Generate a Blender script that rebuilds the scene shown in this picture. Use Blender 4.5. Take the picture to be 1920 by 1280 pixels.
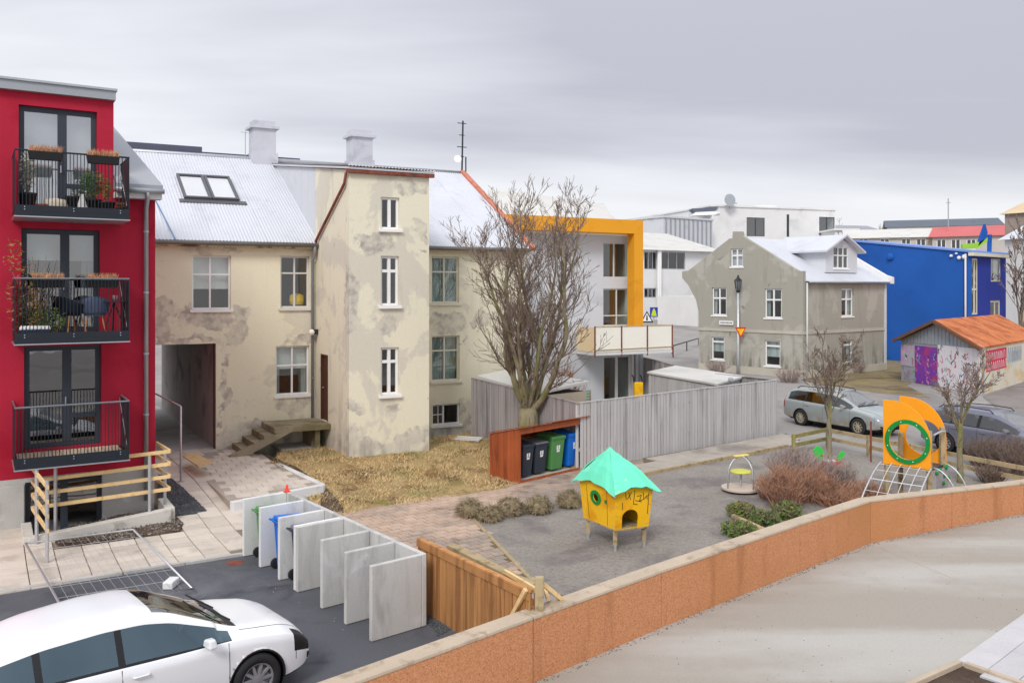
import bpy, bmesh, math, random
from mathutils import Vector as V, Matrix, noise
from mathutils.geometry import tessellate_polygon
random.seed(7)
SC = bpy.context.scene
for o in list(bpy.data.objects): bpy.data.objects.remove(o)
R = math.radians
# ---------------------------------------------------------------- camera
F, HX, HY, CH = 1600.0, 960.0, 542.0, 5.3        # focal length in photo pixels, horizon, eye height
cd = bpy.data.cameras.new('camera'); cam = bpy.data.objects.new('camera', cd); SC.collection.objects.link(cam)
cd.sensor_width = 36; cd.lens = 36*F/1920; cd.shift_y = -(640-HY)/1920; cd.clip_end = 3000; cd.clip_start = .1
cam.location = (0, 0, CH); cam.rotation_euler = (R(90), 0, 0); SC.camera = cam
# ---------------------------------------------------------------- light
SUN_EL, SUN_AZ = R(40), R(197)                     # azimuth clockwise from +Y: behind the camera, to its left
W = bpy.data.worlds.new('World'); SC.world = W; W.use_nodes = True
nt = W.node_tree; nt.nodes.clear()
def wn(t, **k):
    n = nt.nodes.new(t)
    for a, b in k.items(): setattr(n, a, b)
    return n
def wl(a, b): nt.links.new(a, b)
def wmath(op, a, b=None, c=None):
    n = wn('ShaderNodeMath', operation=op)
    for i, x in enumerate((a, b, c)):
        if x is None: continue
        if isinstance(x, (int, float)): n.inputs[i].default_value = x
        else: wl(x, n.inputs[i])
    return n.outputs[0]
wo = wn('ShaderNodeOutputWorld'); bg = wn('ShaderNodeBackground'); wl(bg.outputs[0], wo.inputs[0])
sky = wn('ShaderNodeTexSky', sky_type='NISHITA', sun_disc=False, sun_elevation=SUN_EL, sun_rotation=SUN_AZ)
tc = wn('ShaderNodeTexCoord'); sx = wn('ShaderNodeSeparateXYZ'); wl(tc.outputs['Generated'], sx.inputs[0])
zz = wmath('MAXIMUM', sx.outputs[2], 0.0)
den = wmath('ADD', zz, 0.16)                       # cloud deck: direction projected onto a flat layer
cx = wn('ShaderNodeCombineXYZ'); wl(wmath('DIVIDE', sx.outputs[0], den), cx.inputs[0]); wl(wmath('DIVIDE', sx.outputs[1], den), cx.inputs[1])
mp = wn('ShaderNodeMapping'); mp.inputs['Scale'].default_value = (.34, .8, 1); mp.inputs['Location'].default_value = (2.3, 3.25, 0); mp.inputs['Rotation'].default_value=(0,0,R(-9)); wl(cx.outputs[0], mp.inputs[0])
n1 = wn('ShaderNodeTexNoise'); n1.inputs['Scale'].default_value = .75; n1.inputs['Detail'].default_value = 6; n1.inputs['Roughness'].default_value = .48; n1.inputs['Distortion'].default_value=.3; wl(mp.outputs[0], n1.inputs['Vector'])
cr = wn('ShaderNodeValToRGB'); e = cr.color_ramp.elements
e[0].position = .40; e[0].color = (4.25, 4.32, 4.85, 1)
e[1].position = .62; e[1].color = (7.6, 7.7, 8.05, 1)
wl(n1.outputs[0], cr.inputs[0])
# overcast deck is brighter overhead than at the horizon, and pale in a thin band over the horizon
up = wn('ShaderNodeMapRange'); up.interpolation_type='SMOOTHSTEP'; up.inputs[1].default_value = .12; up.inputs[2].default_value = .9; up.inputs[3].default_value = 1.0; up.inputs[4].default_value = 1.5; wl(zz, up.inputs[0])
mul = wn('ShaderNodeMix', data_type='RGBA', blend_type='MULTIPLY'); mul.inputs[0].default_value = 1; wl(cr.outputs[0], mul.inputs[6]); wl(up.outputs[0], mul.inputs[7])
hz = wn('ShaderNodeMapRange'); hz.interpolation_type='SMOOTHSTEP'; hz.inputs[1].default_value = .04; hz.inputs[2].default_value = .15; hz.inputs[3].default_value = .85; hz.inputs[4].default_value = 0; wl(zz, hz.inputs[0])
mh = wn('ShaderNodeMix', data_type='RGBA'); wl(hz.outputs[0], mh.inputs[0]); wl(mul.outputs[2], mh.inputs[6]); mh.inputs[7].default_value = (7.2, 7.2, 7.35, 1)
ms = wn('ShaderNodeMix', data_type='RGBA'); ms.inputs[0].default_value = .94; wl(sky.outputs[0], ms.inputs[6]); wl(mh.outputs[2], ms.inputs[7])
wl(ms.outputs[2], bg.inputs[0]); bg.inputs[1].default_value = .1
sl = bpy.data.lights.new('sun', 'SUN'); sl.energy = 1.5; sl.angle = R(18); sl.color = (1, .96, .9)
so = bpy.data.objects.new('sun', sl); SC.collection.objects.link(so)
sd = V((math.sin(SUN_AZ)*math.cos(SUN_EL), math.cos(SUN_AZ)*math.cos(SUN_EL), math.sin(SUN_EL)))
so.rotation_euler = sd.to_track_quat('Z', 'Y').to_euler(); so.location = (-20, -20, 40)
vs = SC.view_settings; vs.view_transform = 'Standard'; vs.look = 'None'; vs.gamma = 1; vs.exposure = 0.36; vs.use_curve_mapping = False
# ---------------------------------------------------------------- pixel helpers
def dp(px, py, d): return V(((px-HX)/F*d, d, CH-(py-HY)/F*d))
def gp(px, py, z=0.): return dp(px, py, F*(CH-z)/(py-HY))
def gz(x, y):                                      # the yard rises towards the old house
    d = -(x+4.06)*.6+(y-20.3)*.8
    return .3*max(0, min(1, d/4.2))*max(0, min(1, (4.5-x)/4.))
def gpz(px, py, add=0.):
    z = 0.
    for _ in range(12):
        p = gp(px, py, z); z = gz(p.x, p.y)+add
    return gp(px, py, z)
class Fr:                                          # facade frame: s along, t outwards (towards the viewer), z up
    def __init__(s, O, u, n=None):
        s.O = V((O[0], O[1], 0)); u = V((u[0], u[1], 0)).normalized(); s.u = u
        s.n = V((n[0], n[1], 0)).normalized() if n else V((u.y, -u.x, 0))
    def P(s, a, t, z): return s.O+s.u*a+s.n*t+V((0, 0, z))
    def s_at(s, px, t=0.):
        k = (px-HX)/F; b = s.O+s.n*t
        return (k*b.y-b.x)/(s.u.x-k*s.u.y)
    def sz(s, px, py, t=0.):
        a = s.s_at(px, t); d = s.P(a, t, 0).y
        return a, CH-(py-HY)/F*d
# ---------------------------------------------------------------- mesh helpers
COL = SC.collection; WL = {}
def tag(o, label, cat, group=None, kind=None):
    if label: o['label'] = label
    if cat: o['category'] = cat
    if group: o['group'] = group
    if kind: o['kind'] = kind
    return o
def thing(name, loc, label, cat, group=None):
    o = bpy.data.objects.new(name, None); o.empty_display_size = .2; COL.objects.link(o); o.location = loc; WL[o] = V(loc)
    return tag(o, label, cat, group)
def link(name, me, parent=None, loc=(0, 0, 0), rot=None):
    o = bpy.data.objects.new(name, me); COL.objects.link(o)
    o.location = V(loc)-(WL[parent] if parent else V((0, 0, 0))); WL[o] = V(loc)
    if parent: o.parent = parent
    if rot: o.rotation_euler = rot
    return o
def mkmesh(name, verts, faces, mat=None, smooth=False, fix=True):
    me = bpy.data.meshes.new(name); me.from_pydata([tuple(v) for v in verts], [], faces)
    if fix and len(faces) < 60000:
        b = bmesh.new(); b.from_mesh(me); bmesh.ops.recalc_face_normals(b, faces=b.faces); b.to_mesh(me); b.free()
    for m in (mat if isinstance(mat, (list, tuple)) else [mat]):
        if m: me.materials.append(m)
    if smooth: me.polygons.foreach_set('use_smooth', [True]*len(me.polygons))
    me.update(); return me
class MB:
    def __init__(s): s.v = []; s.f = []; s.mi = []; s.m = 0
    def add(s, vs, fs):
        k = len(s.v); s.v += [V(x) for x in vs]; s.f += [tuple(i+k for i in f) for f in fs]; s.mi += [s.m]*len(fs); return s
    def hexa(s, p): return s.add(p, [(0, 1, 2, 3), (4, 7, 6, 5), (0, 4, 5, 1), (1, 5, 6, 2), (2, 6, 7, 3), (3, 7, 4, 0)])
    def box(s, x0, x1, y0, y1, z0, z1): return s.hexa([(x0, y0, z0), (x1, y0, z0), (x1, y1, z0), (x0, y1, z0), (x0, y0, z1), (x1, y0, z1), (x1, y1, z1), (x0, y1, z1)])
    def fb(s, fr, a0, a1, t0, t1, z0, z1):
        return s.hexa([fr.P(a0, t0, z0), fr.P(a1, t0, z0), fr.P(a1, t1, z0), fr.P(a0, t1, z0), fr.P(a0, t0, z1), fr.P(a1, t0, z1), fr.P(a1, t1, z1), fr.P(a0, t1, z1)])
    def bar(s, p, q, w, h, up=(0, 0, 1)):           # rectangular bar from p to q
        p = V(p); q = V(q); d = (q-p).normalized(); a = d.cross(V(up))
        a = a.normalized() if a.length > 1e-4 else V((1, 0, 0)); b = a.cross(d).normalized(); a = a*w/2; b = b*h/2
        return s.hexa([p-a-b, p+a-b, p+a+b, p-a+b, q-a-b, q+a-b, q+a+b, q-a+b])
    def tube(s, pts, r, n=8, cap=True):
        pts = [V(p) for p in pts]; k = len(pts); rs = r if isinstance(r, (list, tuple)) else [r]*k
        vs = []; fs = []; ref = None
        for i, p in enumerate(pts):
            d = (pts[min(i+1, k-1)]-pts[max(i-1, 0)]).normalized()
            if ref is None:
                ref = d.cross(V((0, 0, 1)));
                if ref.length < .05: ref = V((1, 0, 0))
            a = (ref-d*ref.dot(d)).normalized(); ref = a; b = d.cross(a)
            for j in range(n):
                t = 2*math.pi*j/n; vs.append(p+(a*math.cos(t)+b*math.sin(t))*rs[i])
        for i in range(k-1):
            for j in range(n): fs.append((i*n+j, i*n+(j+1) % n, (i+1)*n+(j+1) % n, (i+1)*n+j))
        if cap: fs += [tuple(range(n))[::-1], tuple(range((k-1)*n, k*n))]
        return s.add(vs, fs)
    def lathe(s, prof, c, n=16, ax=None):           # (r, h) profile about axis through c
        c = V(c); ax = V(ax or (0, 0, 1)).normalized(); a = ax.orthogonal().normalized(); b = ax.cross(a); vs = []; fs = []
        for r, h in prof:
            for j in range(n):
                t = 2*math.pi*j/n; vs.append(c+ax*h+(a*math.cos(t)+b*math.sin(t))*r)
        for i in range(len(prof)-1):
            for j in range(n): fs.append((i*n+j, i*n+(j+1) % n, (i+1)*n+(j+1) % n, (i+1)*n+j))
        fs += [tuple(range(n))[::-1], tuple(range((len(prof)-1)*n, len(prof)*n))]
        return s.add(vs, fs)
    def prism(s, poly, off):                        # polygon of 3-D points extruded by off
        off = V(off); n = len(poly); top = [V(p)+off for p in poly]
        return s.add([V(p) for p in poly]+top, [tuple(range(n))[::-1], tuple(range(n, 2*n))]+[(i, (i+1) % n, n+(i+1) % n, n+i) for i in range(n)])
    def slab(s, outer, holes, to3, off):            # polygon with holes (2-D), mapped by to3, extruded by off
        loops = [outer]+holes; flat = [p for l in loops for p in l]
        tri = tessellate_polygon([[V((p[0], p[1], 0)) for p in l] for l in loops])
        off = V(off); N = len(flat); vs = [to3(*p) for p in flat]; vs += [v+off for v in vs]
        fs = [tuple(t) for t in tri]+[tuple(i+N for i in t[::-1]) for t in tri]; k = 0
        for l in loops:
            m = len(l); fs += [(k+i, k+(i+1) % m, N+k+(i+1) % m, N+k+i) for i in range(m)]; k += m
        return s.add(vs, fs)
    def build(s, name, mat, parent=None, smooth=False, bevel=0, sub=0, fix=True, org=None):
        if org is None:
            org = V((sum(p.x for p in s.v)/len(s.v), sum(p.y for p in s.v)/len(s.v), min(p.z for p in s.v)))
        me = mkmesh(name, [p-org for p in s.v], s.f, mat, smooth, fix)
        if any(s.mi): me.polygons.foreach_set('material_index', s.mi)
        o = link(name, me, parent, org)
        if bevel:
            b = o.modifiers.new('bevel', 'BEVEL'); b.width = bevel; b.segments = 2; b.limit_method = 'ANGLE'; b.harden_normals = False
        if sub:
            b = o.modifiers.new('sub', 'SUBSURF'); b.levels = b.render_levels = sub
        return o
def rect(a0, a1, z0, z1): return [(a0, z0), (a1, z0), (a1, z1), (a0, z1)]
def copytree(o, parent=None):
    c = o.copy(); COL.objects.link(c); c.parent = parent; WL[c] = WL[o].copy()
    for ch in o.children: copytree(ch, c)
    return c
# ---------------------------------------------------------------- materials
def rgb(r, g, b):
    f = lambda c: (c/255/12.92 if c/255 <= .04045 else ((c/255+.055)/1.055)**2.4)
    return (f(r), f(g), f(b))
MATS = {}
class NT:
    def __init__(s, name):
        s.m = bpy.data.materials.new(name); s.m.use_nodes = True; s.t = s.m.node_tree; s.t.nodes.clear()
        s.out = s.n('ShaderNodeOutputMaterial'); MATS[name] = s.m
    def n(s, t, **k):
        x = s.t.nodes.new(t)
        for a, b in k.items(): setattr(x, a, b)
        return x
    def l(s, a, b): s.t.links.new(a, b)
    def set(s, inp, x):
        if hasattr(x, 'is_linked') or hasattr(x, 'links'): s.l(x, inp)
        else: inp.default_value = x if not (isinstance(x, (tuple, list)) and len(x) == 3 and inp.type == 'RGBA') else (*x, 1)
    def coord(s, kind='W', scale=(1, 1, 1), rot=0, loc=(0, 0, 0)):
        if kind == 'W': v = s.n('ShaderNodeNewGeometry').outputs['Position']
        else: v = s.n('ShaderNodeTexCoord').outputs['Object']
        mp = s.n('ShaderNodeMapping'); mp.inputs['Scale'].default_value = scale; mp.inputs['Rotation'].default_value = (0, 0, rot); mp.inputs['Location'].default_value = loc
        s.l(v, mp.inputs[0]); return mp.outputs[0]
    def noise(s, vec, scale, detail=4, rough=.55, dist=0.):
        x = s.n('ShaderNodeTexNoise'); s.l(vec, x.inputs['Vector']); x.inputs['Scale'].default_value = scale; x.inputs['Detail'].default_value = detail; x.inputs['Roughness'].default_value = rough; x.inputs['Distortion'].default_value = dist
        return x.outputs[0]
    def rng(s, v, a, b, c=0., d=1., smooth=True):
        x = s.n('ShaderNodeMapRange'); x.interpolation_type = 'SMOOTHSTEP' if smooth else 'LINEAR'
        s.set(x.inputs[0], v)
        for i, q in enumerate((a, b, c, d)): x.inputs[i+1].default_value = q
        return x.outputs[0]
    def math(s, op, a, b=0.):
        x = s.n('ShaderNodeMath', operation=op); s.set(x.inputs[0], a); s.set(x.inputs[1], b); return x.outputs[0]
    def mix(s, f, a, b, mode='MIX'):
        x = s.n('ShaderNodeMix', data_type='RGBA', blend_type=mode); s.set(x.inputs[0], f); s.set(x.inputs[6], a); s.set(x.inputs[7], b); return x.outputs[2]
    def val(s, col, v):                              # multiply brightness
        x = s.n('ShaderNodeHueSaturation'); s.set(x.inputs['Color'], col); s.set(x.inputs['Value'], v); return x.outputs[0]
    def bsdf(s, col, rough=.7, metal=0., spec=.3, bump=None, bs=.3, bd=.01, **k):
        p = s.n('ShaderNodeBsdfPrincipled'); s.set(p.inputs['Base Color'], col); s.set(p.inputs['Roughness'], rough); p.inputs['Metallic'].default_value = metal; p.inputs['Specular IOR Level'].default_value = spec
        for a, b in k.items(): p.inputs[a.replace('_', ' ')].default_value = b
        if bump is not None:
            b = s.n('ShaderNodeBump'); b.inputs['Strength'].default_value = bs; b.inputs['Distance'].default_value = bd; s.l(bump, b.inputs['Height']); s.l(b.outputs[0], p.inputs['Normal'])
        s.l(p.outputs[0], s.out.inputs[0]); return s.m
def mat(name, col, rough=.7, var=.12, vs=1.5, stains=(), rnd=0., bump=(60, .2, .005), metal=0., spec=.3, co='W', fine=.08, fs=40, **k):
    """colour with broad and fine variation; stains = (colour, scale, lo, hi, xyz stretch, strength)"""
    if name in MATS: return MATS[name]
    s = NT(name); v = s.coord(co); c = col
    for st in stains:
        sc, scale, lo, hi = st[:4]; stretch = st[4] if len(st) > 4 else (1, 1, 1); amt = st[5] if len(st) > 5 else 1.
        vv = s.coord(co, stretch, loc=(scale*3.1, lo*17, hi*5))
        c = s.mix(s.rng(s.noise(vv, scale, 6, .6, .4), lo, hi, 0, amt), c, sc)
    f = s.rng(s.noise(v, vs, 3), .25, .75, 1-var, 1+var, False)
    if fine: f = s.math('MULTIPLY', f, s.rng(s.noise(v, fs, 3, .7), .25, .75, 1-fine, 1+fine, False))
    if rnd:
        oi = s.n('ShaderNodeObjectInfo'); f = s.math('MULTIPLY', f, s.rng(oi.outputs['Random'], 0, 1, 1-rnd, 1+rnd, False))
    c = s.val(c, f)
    b = s.noise(v, bump[0], 4, .7) if bump else None
    return s.bsdf(c, rough, metal, spec, b, bump[1] if bump else 0, bump[2] if bump else 0, **k)
def mixc(a, b, f): return tuple(x*(1-f)+y*f for x, y in zip(a, b))
# ---------------------------------------------------------------- material library
def glass(name, tint=(.82, .87, .87), refl=.11, rough=.02, gc=(1, 1, 1)):
    if name in MATS: return MATS[name]
    s = NT(name); lw = s.n('ShaderNodeLayerWeight'); lw.inputs[0].default_value = .5
    f = s.rng(s.math('POWER', lw.outputs['Facing'], 4.), 0, 1, refl, 1, False)
    wob = s.n('ShaderNodeBump'); wob.inputs['Strength'].default_value = .06; wob.inputs['Distance'].default_value = .02; s.l(s.noise(s.coord('W'), 2.5, 1), wob.inputs['Height'])
    t = s.n('ShaderNodeBsdfTransparent'); t.inputs[0].default_value = (*tint, 1)
    g = s.n('ShaderNodeBsdfGlossy'); g.inputs['Roughness'].default_value = rough; g.inputs[0].default_value = (*gc, 1); s.l(wob.outputs[0], g.inputs['Normal'])
    m = s.n('ShaderNodeMixShader'); s.l(f, m.inputs[0]); s.l(t.outputs[0], m.inputs[1]); s.l(g.outputs[0], m.inputs[2]); s.l(m.outputs[0], s.out.inputs[0])
    return s.m
def paint(name, col, rough=.35, flake=0., dirt=None, coat=.6):
    if name in MATS: return MATS[name]
    s = NT(name); c = col
    if dirt:
        z = s.n('ShaderNodeSeparateXYZ'); s.l(s.n('ShaderNodeTexCoord').outputs['Object'], z.inputs[0])
        f = s.math('MULTIPLY', s.rng(z.outputs[2], .75, .2, 0, 1), s.rng(s.noise(s.coord('O', (1, 1, 2)), 3, 5), .3, .6))
        c = s.mix(s.math('MULTIPLY', f, dirt[1]), c, dirt[0])
    return s.bsdf(c, rough, flake, .5, Coat_Weight=coat, Coat_Roughness=.06)
def stucco(name, base, patch, dark, seed, plo=.5, damp=1.2, dampz=.3, streak=.5, spots=()):
    """painted render, worn through in blotches, with weathered runs and bare grey plaster at the foot of the wall"""
    s = NT(name); v = s.coord('W', loc=(seed*7.3, seed*3.1, seed)); vs = s.coord('W', (1.6, 1.6, .22), loc=(seed, 0, 0))
    big = s.noise(v, .42, 6, .62, .5); mid = s.noise(v, 1.3, 6, .6, .6); run = s.noise(vs, 1.4, 5, .6, .3)
    c = s.mix(s.rng(s.math('ADD', big, s.math('MULTIPLY', s.noise(v, 6, 4), .06)), plo+.03, plo+.08, 0, .7), base, patch)
    c = s.mix(s.rng(run, .54, .72, 0, streak), c, mixc(patch, dark, .5))
    c = s.mix(s.rng(mid, .66, .70, 0, .75), c, dark)
    if spots:
        nz = s.n('ShaderNodeTexNoise'); nz.inputs['Scale'].default_value = 2.2; nz.inputs['Detail'].default_value = 5; s.l(v, nz.inputs['Vector'])
        sc_ = s.n('ShaderNodeVectorMath', operation='MULTIPLY_ADD'); s.l(nz.outputs['Color'], sc_.inputs[0]); sc_.inputs[1].default_value = (1.1, 1.1, 1.1); s.l(s.n('ShaderNodeNewGeometry').outputs['Position'], sc_.inputs[2]); fac = 0.
        for p, rx, rz in spots:
            mm = s.n('ShaderNodeVectorMath', operation='MULTIPLY_ADD'); s.l(sc_.outputs[0], mm.inputs[0]); mm.inputs[1].default_value = (1/rx, 1/rx, 1/rz); mm.inputs[2].default_value = (-(p.x+.55)/rx, -(p.y+.55)/rx, -(p.z+.55)/rz)
            ln = s.n('ShaderNodeVectorMath', operation='LENGTH'); s.l(mm.outputs[0], ln.inputs[0]); fac = s.math('MAXIMUM', s.rng(ln.outputs['Value'], 1.05, .8), fac)
        c = s.mix(s.math('MULTIPLY', fac, s.rng(mid, .3, .6, .3, .85)), c, s.mix(s.rng(s.noise(v, 4, 5), .35, .6), dark, patch))
    sz = s.n('ShaderNodeSeparateXYZ'); s.l(s.n('ShaderNodeNewGeometry').outputs['Position'], sz.inputs[0])
    h = s.math('ADD', sz.outputs[2], s.rng(mid, .3, .7, -.55, .55, False))
    f = s.rng(h, dampz, dampz+damp, 1, 0)
    c = s.mix(s.math('MULTIPLY', f, s.rng(s.noise(v, 2.6, 5), .35, .6, .45, 1)), c, s.mix(s.rng(run, .4, .65), patch, dark))
    fine = s.noise(v, 26, 4, .7); c = s.val(c, s.rng(fine, .25, .75, .93, 1.06, False))
    return s.bsdf(c, .9, 0, .15, s.math('ADD', s.noise(v, 120, 3), s.math('MULTIPLY', mid, 2.)), .35, .004)
_mf = Fr(gp(406, 843, .3), (.891, .454), (.513, -.858)); _tf = Fr(_mf.P(3.096, 3.14, 0), (.891, .454), (.513, -.858))
def _sp(fr, px, py, rx, rz): a, z = fr.sz(px, py); return (fr.P(a, 0, z), rx, rz)
m_cream = stucco('cream_render', rgb(233, 227, 202), rgb(209, 203, 187), rgb(163, 157, 148), 1., .56, .5, .1, .22, [_sp(_mf, *q) for q in ((402, 598, .75, .3), (352, 588, .35, .3), (446, 618, .3, .5), (300, 575, .4, .3), (305, 612, .35, .5), (400, 469, 1.0, .16), (345, 640, 1.3, .14), (455, 585, .3, .3), (548, 762, .6, .3), (480, 800, .5, .2), (418, 740, .14, 1.8), (560, 640, .7, .14), (535, 690, .0001, .1), (840, 605, .8, .45), (872, 780, .35, .7), (905, 600, .5, .2), (835, 815, 1.2, .35))])
m_tower = stucco('stained_render', rgb(230, 225, 203), rgb(206, 201, 189), rgb(164, 160, 153), 2.4, .5, .9, .25, .6, [_sp(_tf, *q) for q in ((735, 770, .22, .2), (690, 835, .5, .35), (770, 820, .45, .4), (660, 768, .25, .3), (660, 830, .4, .5), (640, 560, .5, 1.2), (700, 455, .7, .3), (770, 350, .5, .3), (725, 605, .4, .25), (790, 430, .3, .4))])
m_reveal = mat('passage_plaster', rgb(186, 178, 174), .9, .1, 1.2, [(rgb(140, 134, 134), .8, .5, .7)])
m_red = mat('red_render', rgb(180, 42, 64), .85, .07, .8, [(rgb(165, 26, 48), .6, .48, .7), (rgb(196, 52, 76), 1.1, .6, .78, (2, 2, .3), .5)], bump=(140, .5, .004), spec=.15)
m_conc = mat('concrete', rgb(186, 184, 180), .88, .1, 1.1, [(rgb(150, 148, 144), 1.3, .52, .7, (1, 1, .5), .7), (rgb(212, 212, 210), 2.2, .58, .75)], bump=(45, .25, .004), fine=.1)
m_concl = mat('pale_concrete', rgb(222, 222, 222), .85, .05, 1.4, [(rgb(186, 186, 184), 1.9, .52, .72, (1, 1, .6), .8), (rgb(168, 168, 166), 9, .66, .76, (1, 1, 1), .6)], bump=(60, .25, .003))
m_coping = mat('coping_concrete', rgb(188, 172, 152), .9, .1, 2., [(rgb(158, 142, 122), 3, .52, .7), (rgb(120, 114, 100), 14, .62, .74, (1, 1, 1), .6)], bump=(70, .4, .006))
m_ghouse = stucco('raw_cement_render', rgb(164, 161, 150), rgb(182, 179, 170), rgb(120, 116, 105), 5.2, .5, 1.3, .5, 1.)
m_blue = mat('blue_render', rgb(32, 92, 176), .8, .1, .35, [(rgb(20, 72, 150), .25, .45, .7), (rgb(50, 100, 190), .9, .6, .8, (2, 2, .2), .5)], bump=(60, .2, .004))
m_blue2 = mat('navy_render', rgb(42, 58, 150), .8, .1, .35)
m_white = mat('white_paint', rgb(238, 238, 238), .5, .03, 2, fine=.02, bump=None)
m_whitew = mat('white_wall', rgb(228, 228, 228), .8, .03, .5, [(rgb(205, 205, 205), .3, .5, .75)], bump=None)
m_offw = mat('off_white_wall', rgb(214, 213, 212), .85, .05, .6, [(rgb(190, 188, 186), .5, .52, .75, (1, 1, .3))])
m_lgrey = mat('light_grey_wall', rgb(206, 209, 214), .85, .04, .5, [(rgb(188, 191, 198), .7, .55, .75)])
m_grey = mat('grey_metal_sheet', rgb(160, 164, 170), .5, .05, .8, metal=.2, bump=None)
m_zinc = mat('zinc', rgb(178, 182, 188), .42, .08, 2, metal=.6, bump=None)
m_galv = mat('galvanised_steel', rgb(196, 198, 202), .42, .1, 8, metal=.6, bump=None, co='O')
m_anth = mat('anthracite_frame', rgb(58, 64, 74), .45, .05, 2, fine=0, bump=None)
m_black = mat('black_steel', rgb(36, 42, 50), .45, .08, 4, fine=0, bump=None)
m_dark = mat('dark_interior', rgb(66, 64, 62), .95, .2, 1.5, bump=None)
m_blind_refl = mat('blind_and_reflection', rgb(226, 228, 226), .9, .04, 1, bump=None)
m_curt = mat('curtain_fabric', rgb(196, 204, 202), .9, .1, 1, [(rgb(160, 172, 172), 5, .45, .65, (1, 1, .05))], bump=None)
m_glass = glass('window_glass'); m_glassd = glass('door_glass', (.62, .68, .7), .2); m_glassg = glass('greenish_glass', (.72, .82, .8), .14); m_glassc = glass('car_glass', (.3, .4, .46), .17, gc=(.62, .86, 1)); m_glassw = glass('estate_glass', (.34, .4, .42), .1)
m_mirror = glass('skylight_glass', (.8, .82, .82), .62)
def roofmat(name, col, st, **k): return mat(name, col, .55, .04, .5, st, bump=None, spec=.4, fine=.03, **k)
m_roofw = roofmat('white_roof_steel', rgb(202, 205, 212), [(rgb(188, 190, 199), .7, .5, .75, (1, 1, 1), .8), (rgb(170, 170, 178), 1.7, .6, .78, (1, 1, .6), .5)])
m_roofp = roofmat('pale_roof', rgb(206, 205, 200), [(rgb(186, 184, 178), .5, .5, .75)])
m_roofr = mat('rusty_roof', rgb(190, 116, 74), .8, .14, 1.2, [(rgb(156, 86, 54), .9, .45, .65), (rgb(212, 140, 90), 1.8, .58, .7, (1, 1, 1), .7)], bump=None)
m_roofd = mat('dark_roof', rgb(96, 104, 116), .7, .1, .2, bump=None)
m_roofpink = mat('faded_red_roof', rgb(196, 104, 104), .75, .06, .3, bump=None)
m_solar = mat('dark_flashing', rgb(84, 86, 104), .5, .1, 1, bump=None)
m_rust = mat('rusty_paint', rgb(132, 76, 62), .8, .2, 6, [(rgb(92, 56, 48), 4, .5, .7)], bump=(40, .3, .004))
m_barge = mat('orange_barge_paint', rgb(196, 128, 106), .75, .1, 4, [(rgb(182, 92, 70), 5, .5, .65)])
m_orange = mat('orange_render', rgb(232, 160, 38), .75, .04, .8, [(rgb(214, 140, 30), .8, .55, .75)])
m_board = mat('weathered_board', rgb(186, 184, 184), .85, .06, 1.2, [(rgb(136, 132, 132), 5, .5, .72, (1, 1, .06), .8), (rgb(190, 187, 192), 3, .55, .75, (1, 1, .1), .6)], rnd=.09, bump=(60, .25, .003))
m_boardd = mat('old_grey_board', rgb(160, 155, 156), .88, .06, 1.2, [(rgb(114, 109, 110), 5, .5, .72, (1, 1, .06), .8)], rnd=.12, bump=(60, .25, .003))
m_cedar = mat('stained_cedar', rgb(160, 84, 48), .75, .1, 2, [(rgb(116, 56, 32), 6, .48, .7, (1, 1, .08), .8)], rnd=.14, bump=(50, .2, .003))
m_pine = mat('treated_pine', rgb(178, 128, 80), .8, .1, 2, [(rgb(138, 94, 58), 6, .46, .68, (1, 1, .08), .9), (rgb(150, 132, 66), 2.4, .56, .72, (1, 1, .2), .7)], rnd=.22, bump=(50, .25, .003))
m_newpine = mat('new_timber', rgb(232, 200, 146), .75, .08, 3, [(rgb(210, 172, 116), 7, .5, .7)], rnd=.06)
m_oldw = mat('old_timber', rgb(176, 158, 124), .9, .12, 3, [(rgb(130, 116, 86), 6, .48, .7), (rgb(140, 140, 70), 3, .6, .75, (1, 1, 1), .6)], rnd=.12)
m_moss = mat('mossy_rail', rgb(146, 138, 88), .9, .15, 3, [(rgb(150, 150, 70), 4, .45, .65), (rgb(104, 92, 70), 6, .55, .7)], rnd=.12)
m_asph = mat('fresh_asphalt', rgb(90, 92, 98), .85, .14, .5, [(rgb(112, 114, 119), .35, .5, .72), (rgb(64, 66, 74), .9, .55, .72, (1, 1, 1), .8)], bump=(180, .9, .006), fine=.22, fs=90)
m_road = mat('worn_asphalt', rgb(150, 146, 143), .9, .1, .3, [(rgb(128, 124, 122), .2, .48, .7, (1, .4, 1)), (rgb(168, 164, 160), .5, .56, .75)], bump=(120, .6, .006), fine=.12, fs=60)
m_soil = mat('bare_soil', rgb(92, 76, 64), .95, .25, 2, [(rgb(126, 108, 90), 3, .5, .7), (rgb(70, 60, 52), 5, .55, .7)], bump=(30, 1, .04), fine=.25, fs=30)
m_grav = mat('dark_chippings', rgb(98, 100, 104), .9, .2, 3, [(rgb(140, 142, 146), 30, .56, .66)], bump=(60, 1, .03), fine=.3, fs=50)
m_sand = mat('playground_sand', rgb(148, 142, 135), .95, .1, .7, [(rgb(108, 103, 99), 9, .52, .66, (1, 1.5, 1), .5), (rgb(124, 118, 116), .8, .5, .68), (rgb(160, 150, 140), 1.6, .58, .75), (rgb(150, 140, 118), .6, .62, .75, (1, 1, 1), .7)], bump=(9, 1, .06), fine=.2, fs=16)
m_lawn = mat('dead_turf', rgb(172, 148, 104), .95, .2, 1, [(rgb(118, 94, 64), 1.2, .5, .68), (rgb(140, 132, 70), .8, .55, .7)], bump=(30, 1, .03), fine=.2)
m_verge = mat('dry_verge', rgb(140, 126, 96), .95, .2, .5, [(rgb(110, 98, 78), .4, .48, .66), (rgb(146, 136, 84), .7, .55, .7)], bump=(20, 1, .04), fine=.2, fs=8)
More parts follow.
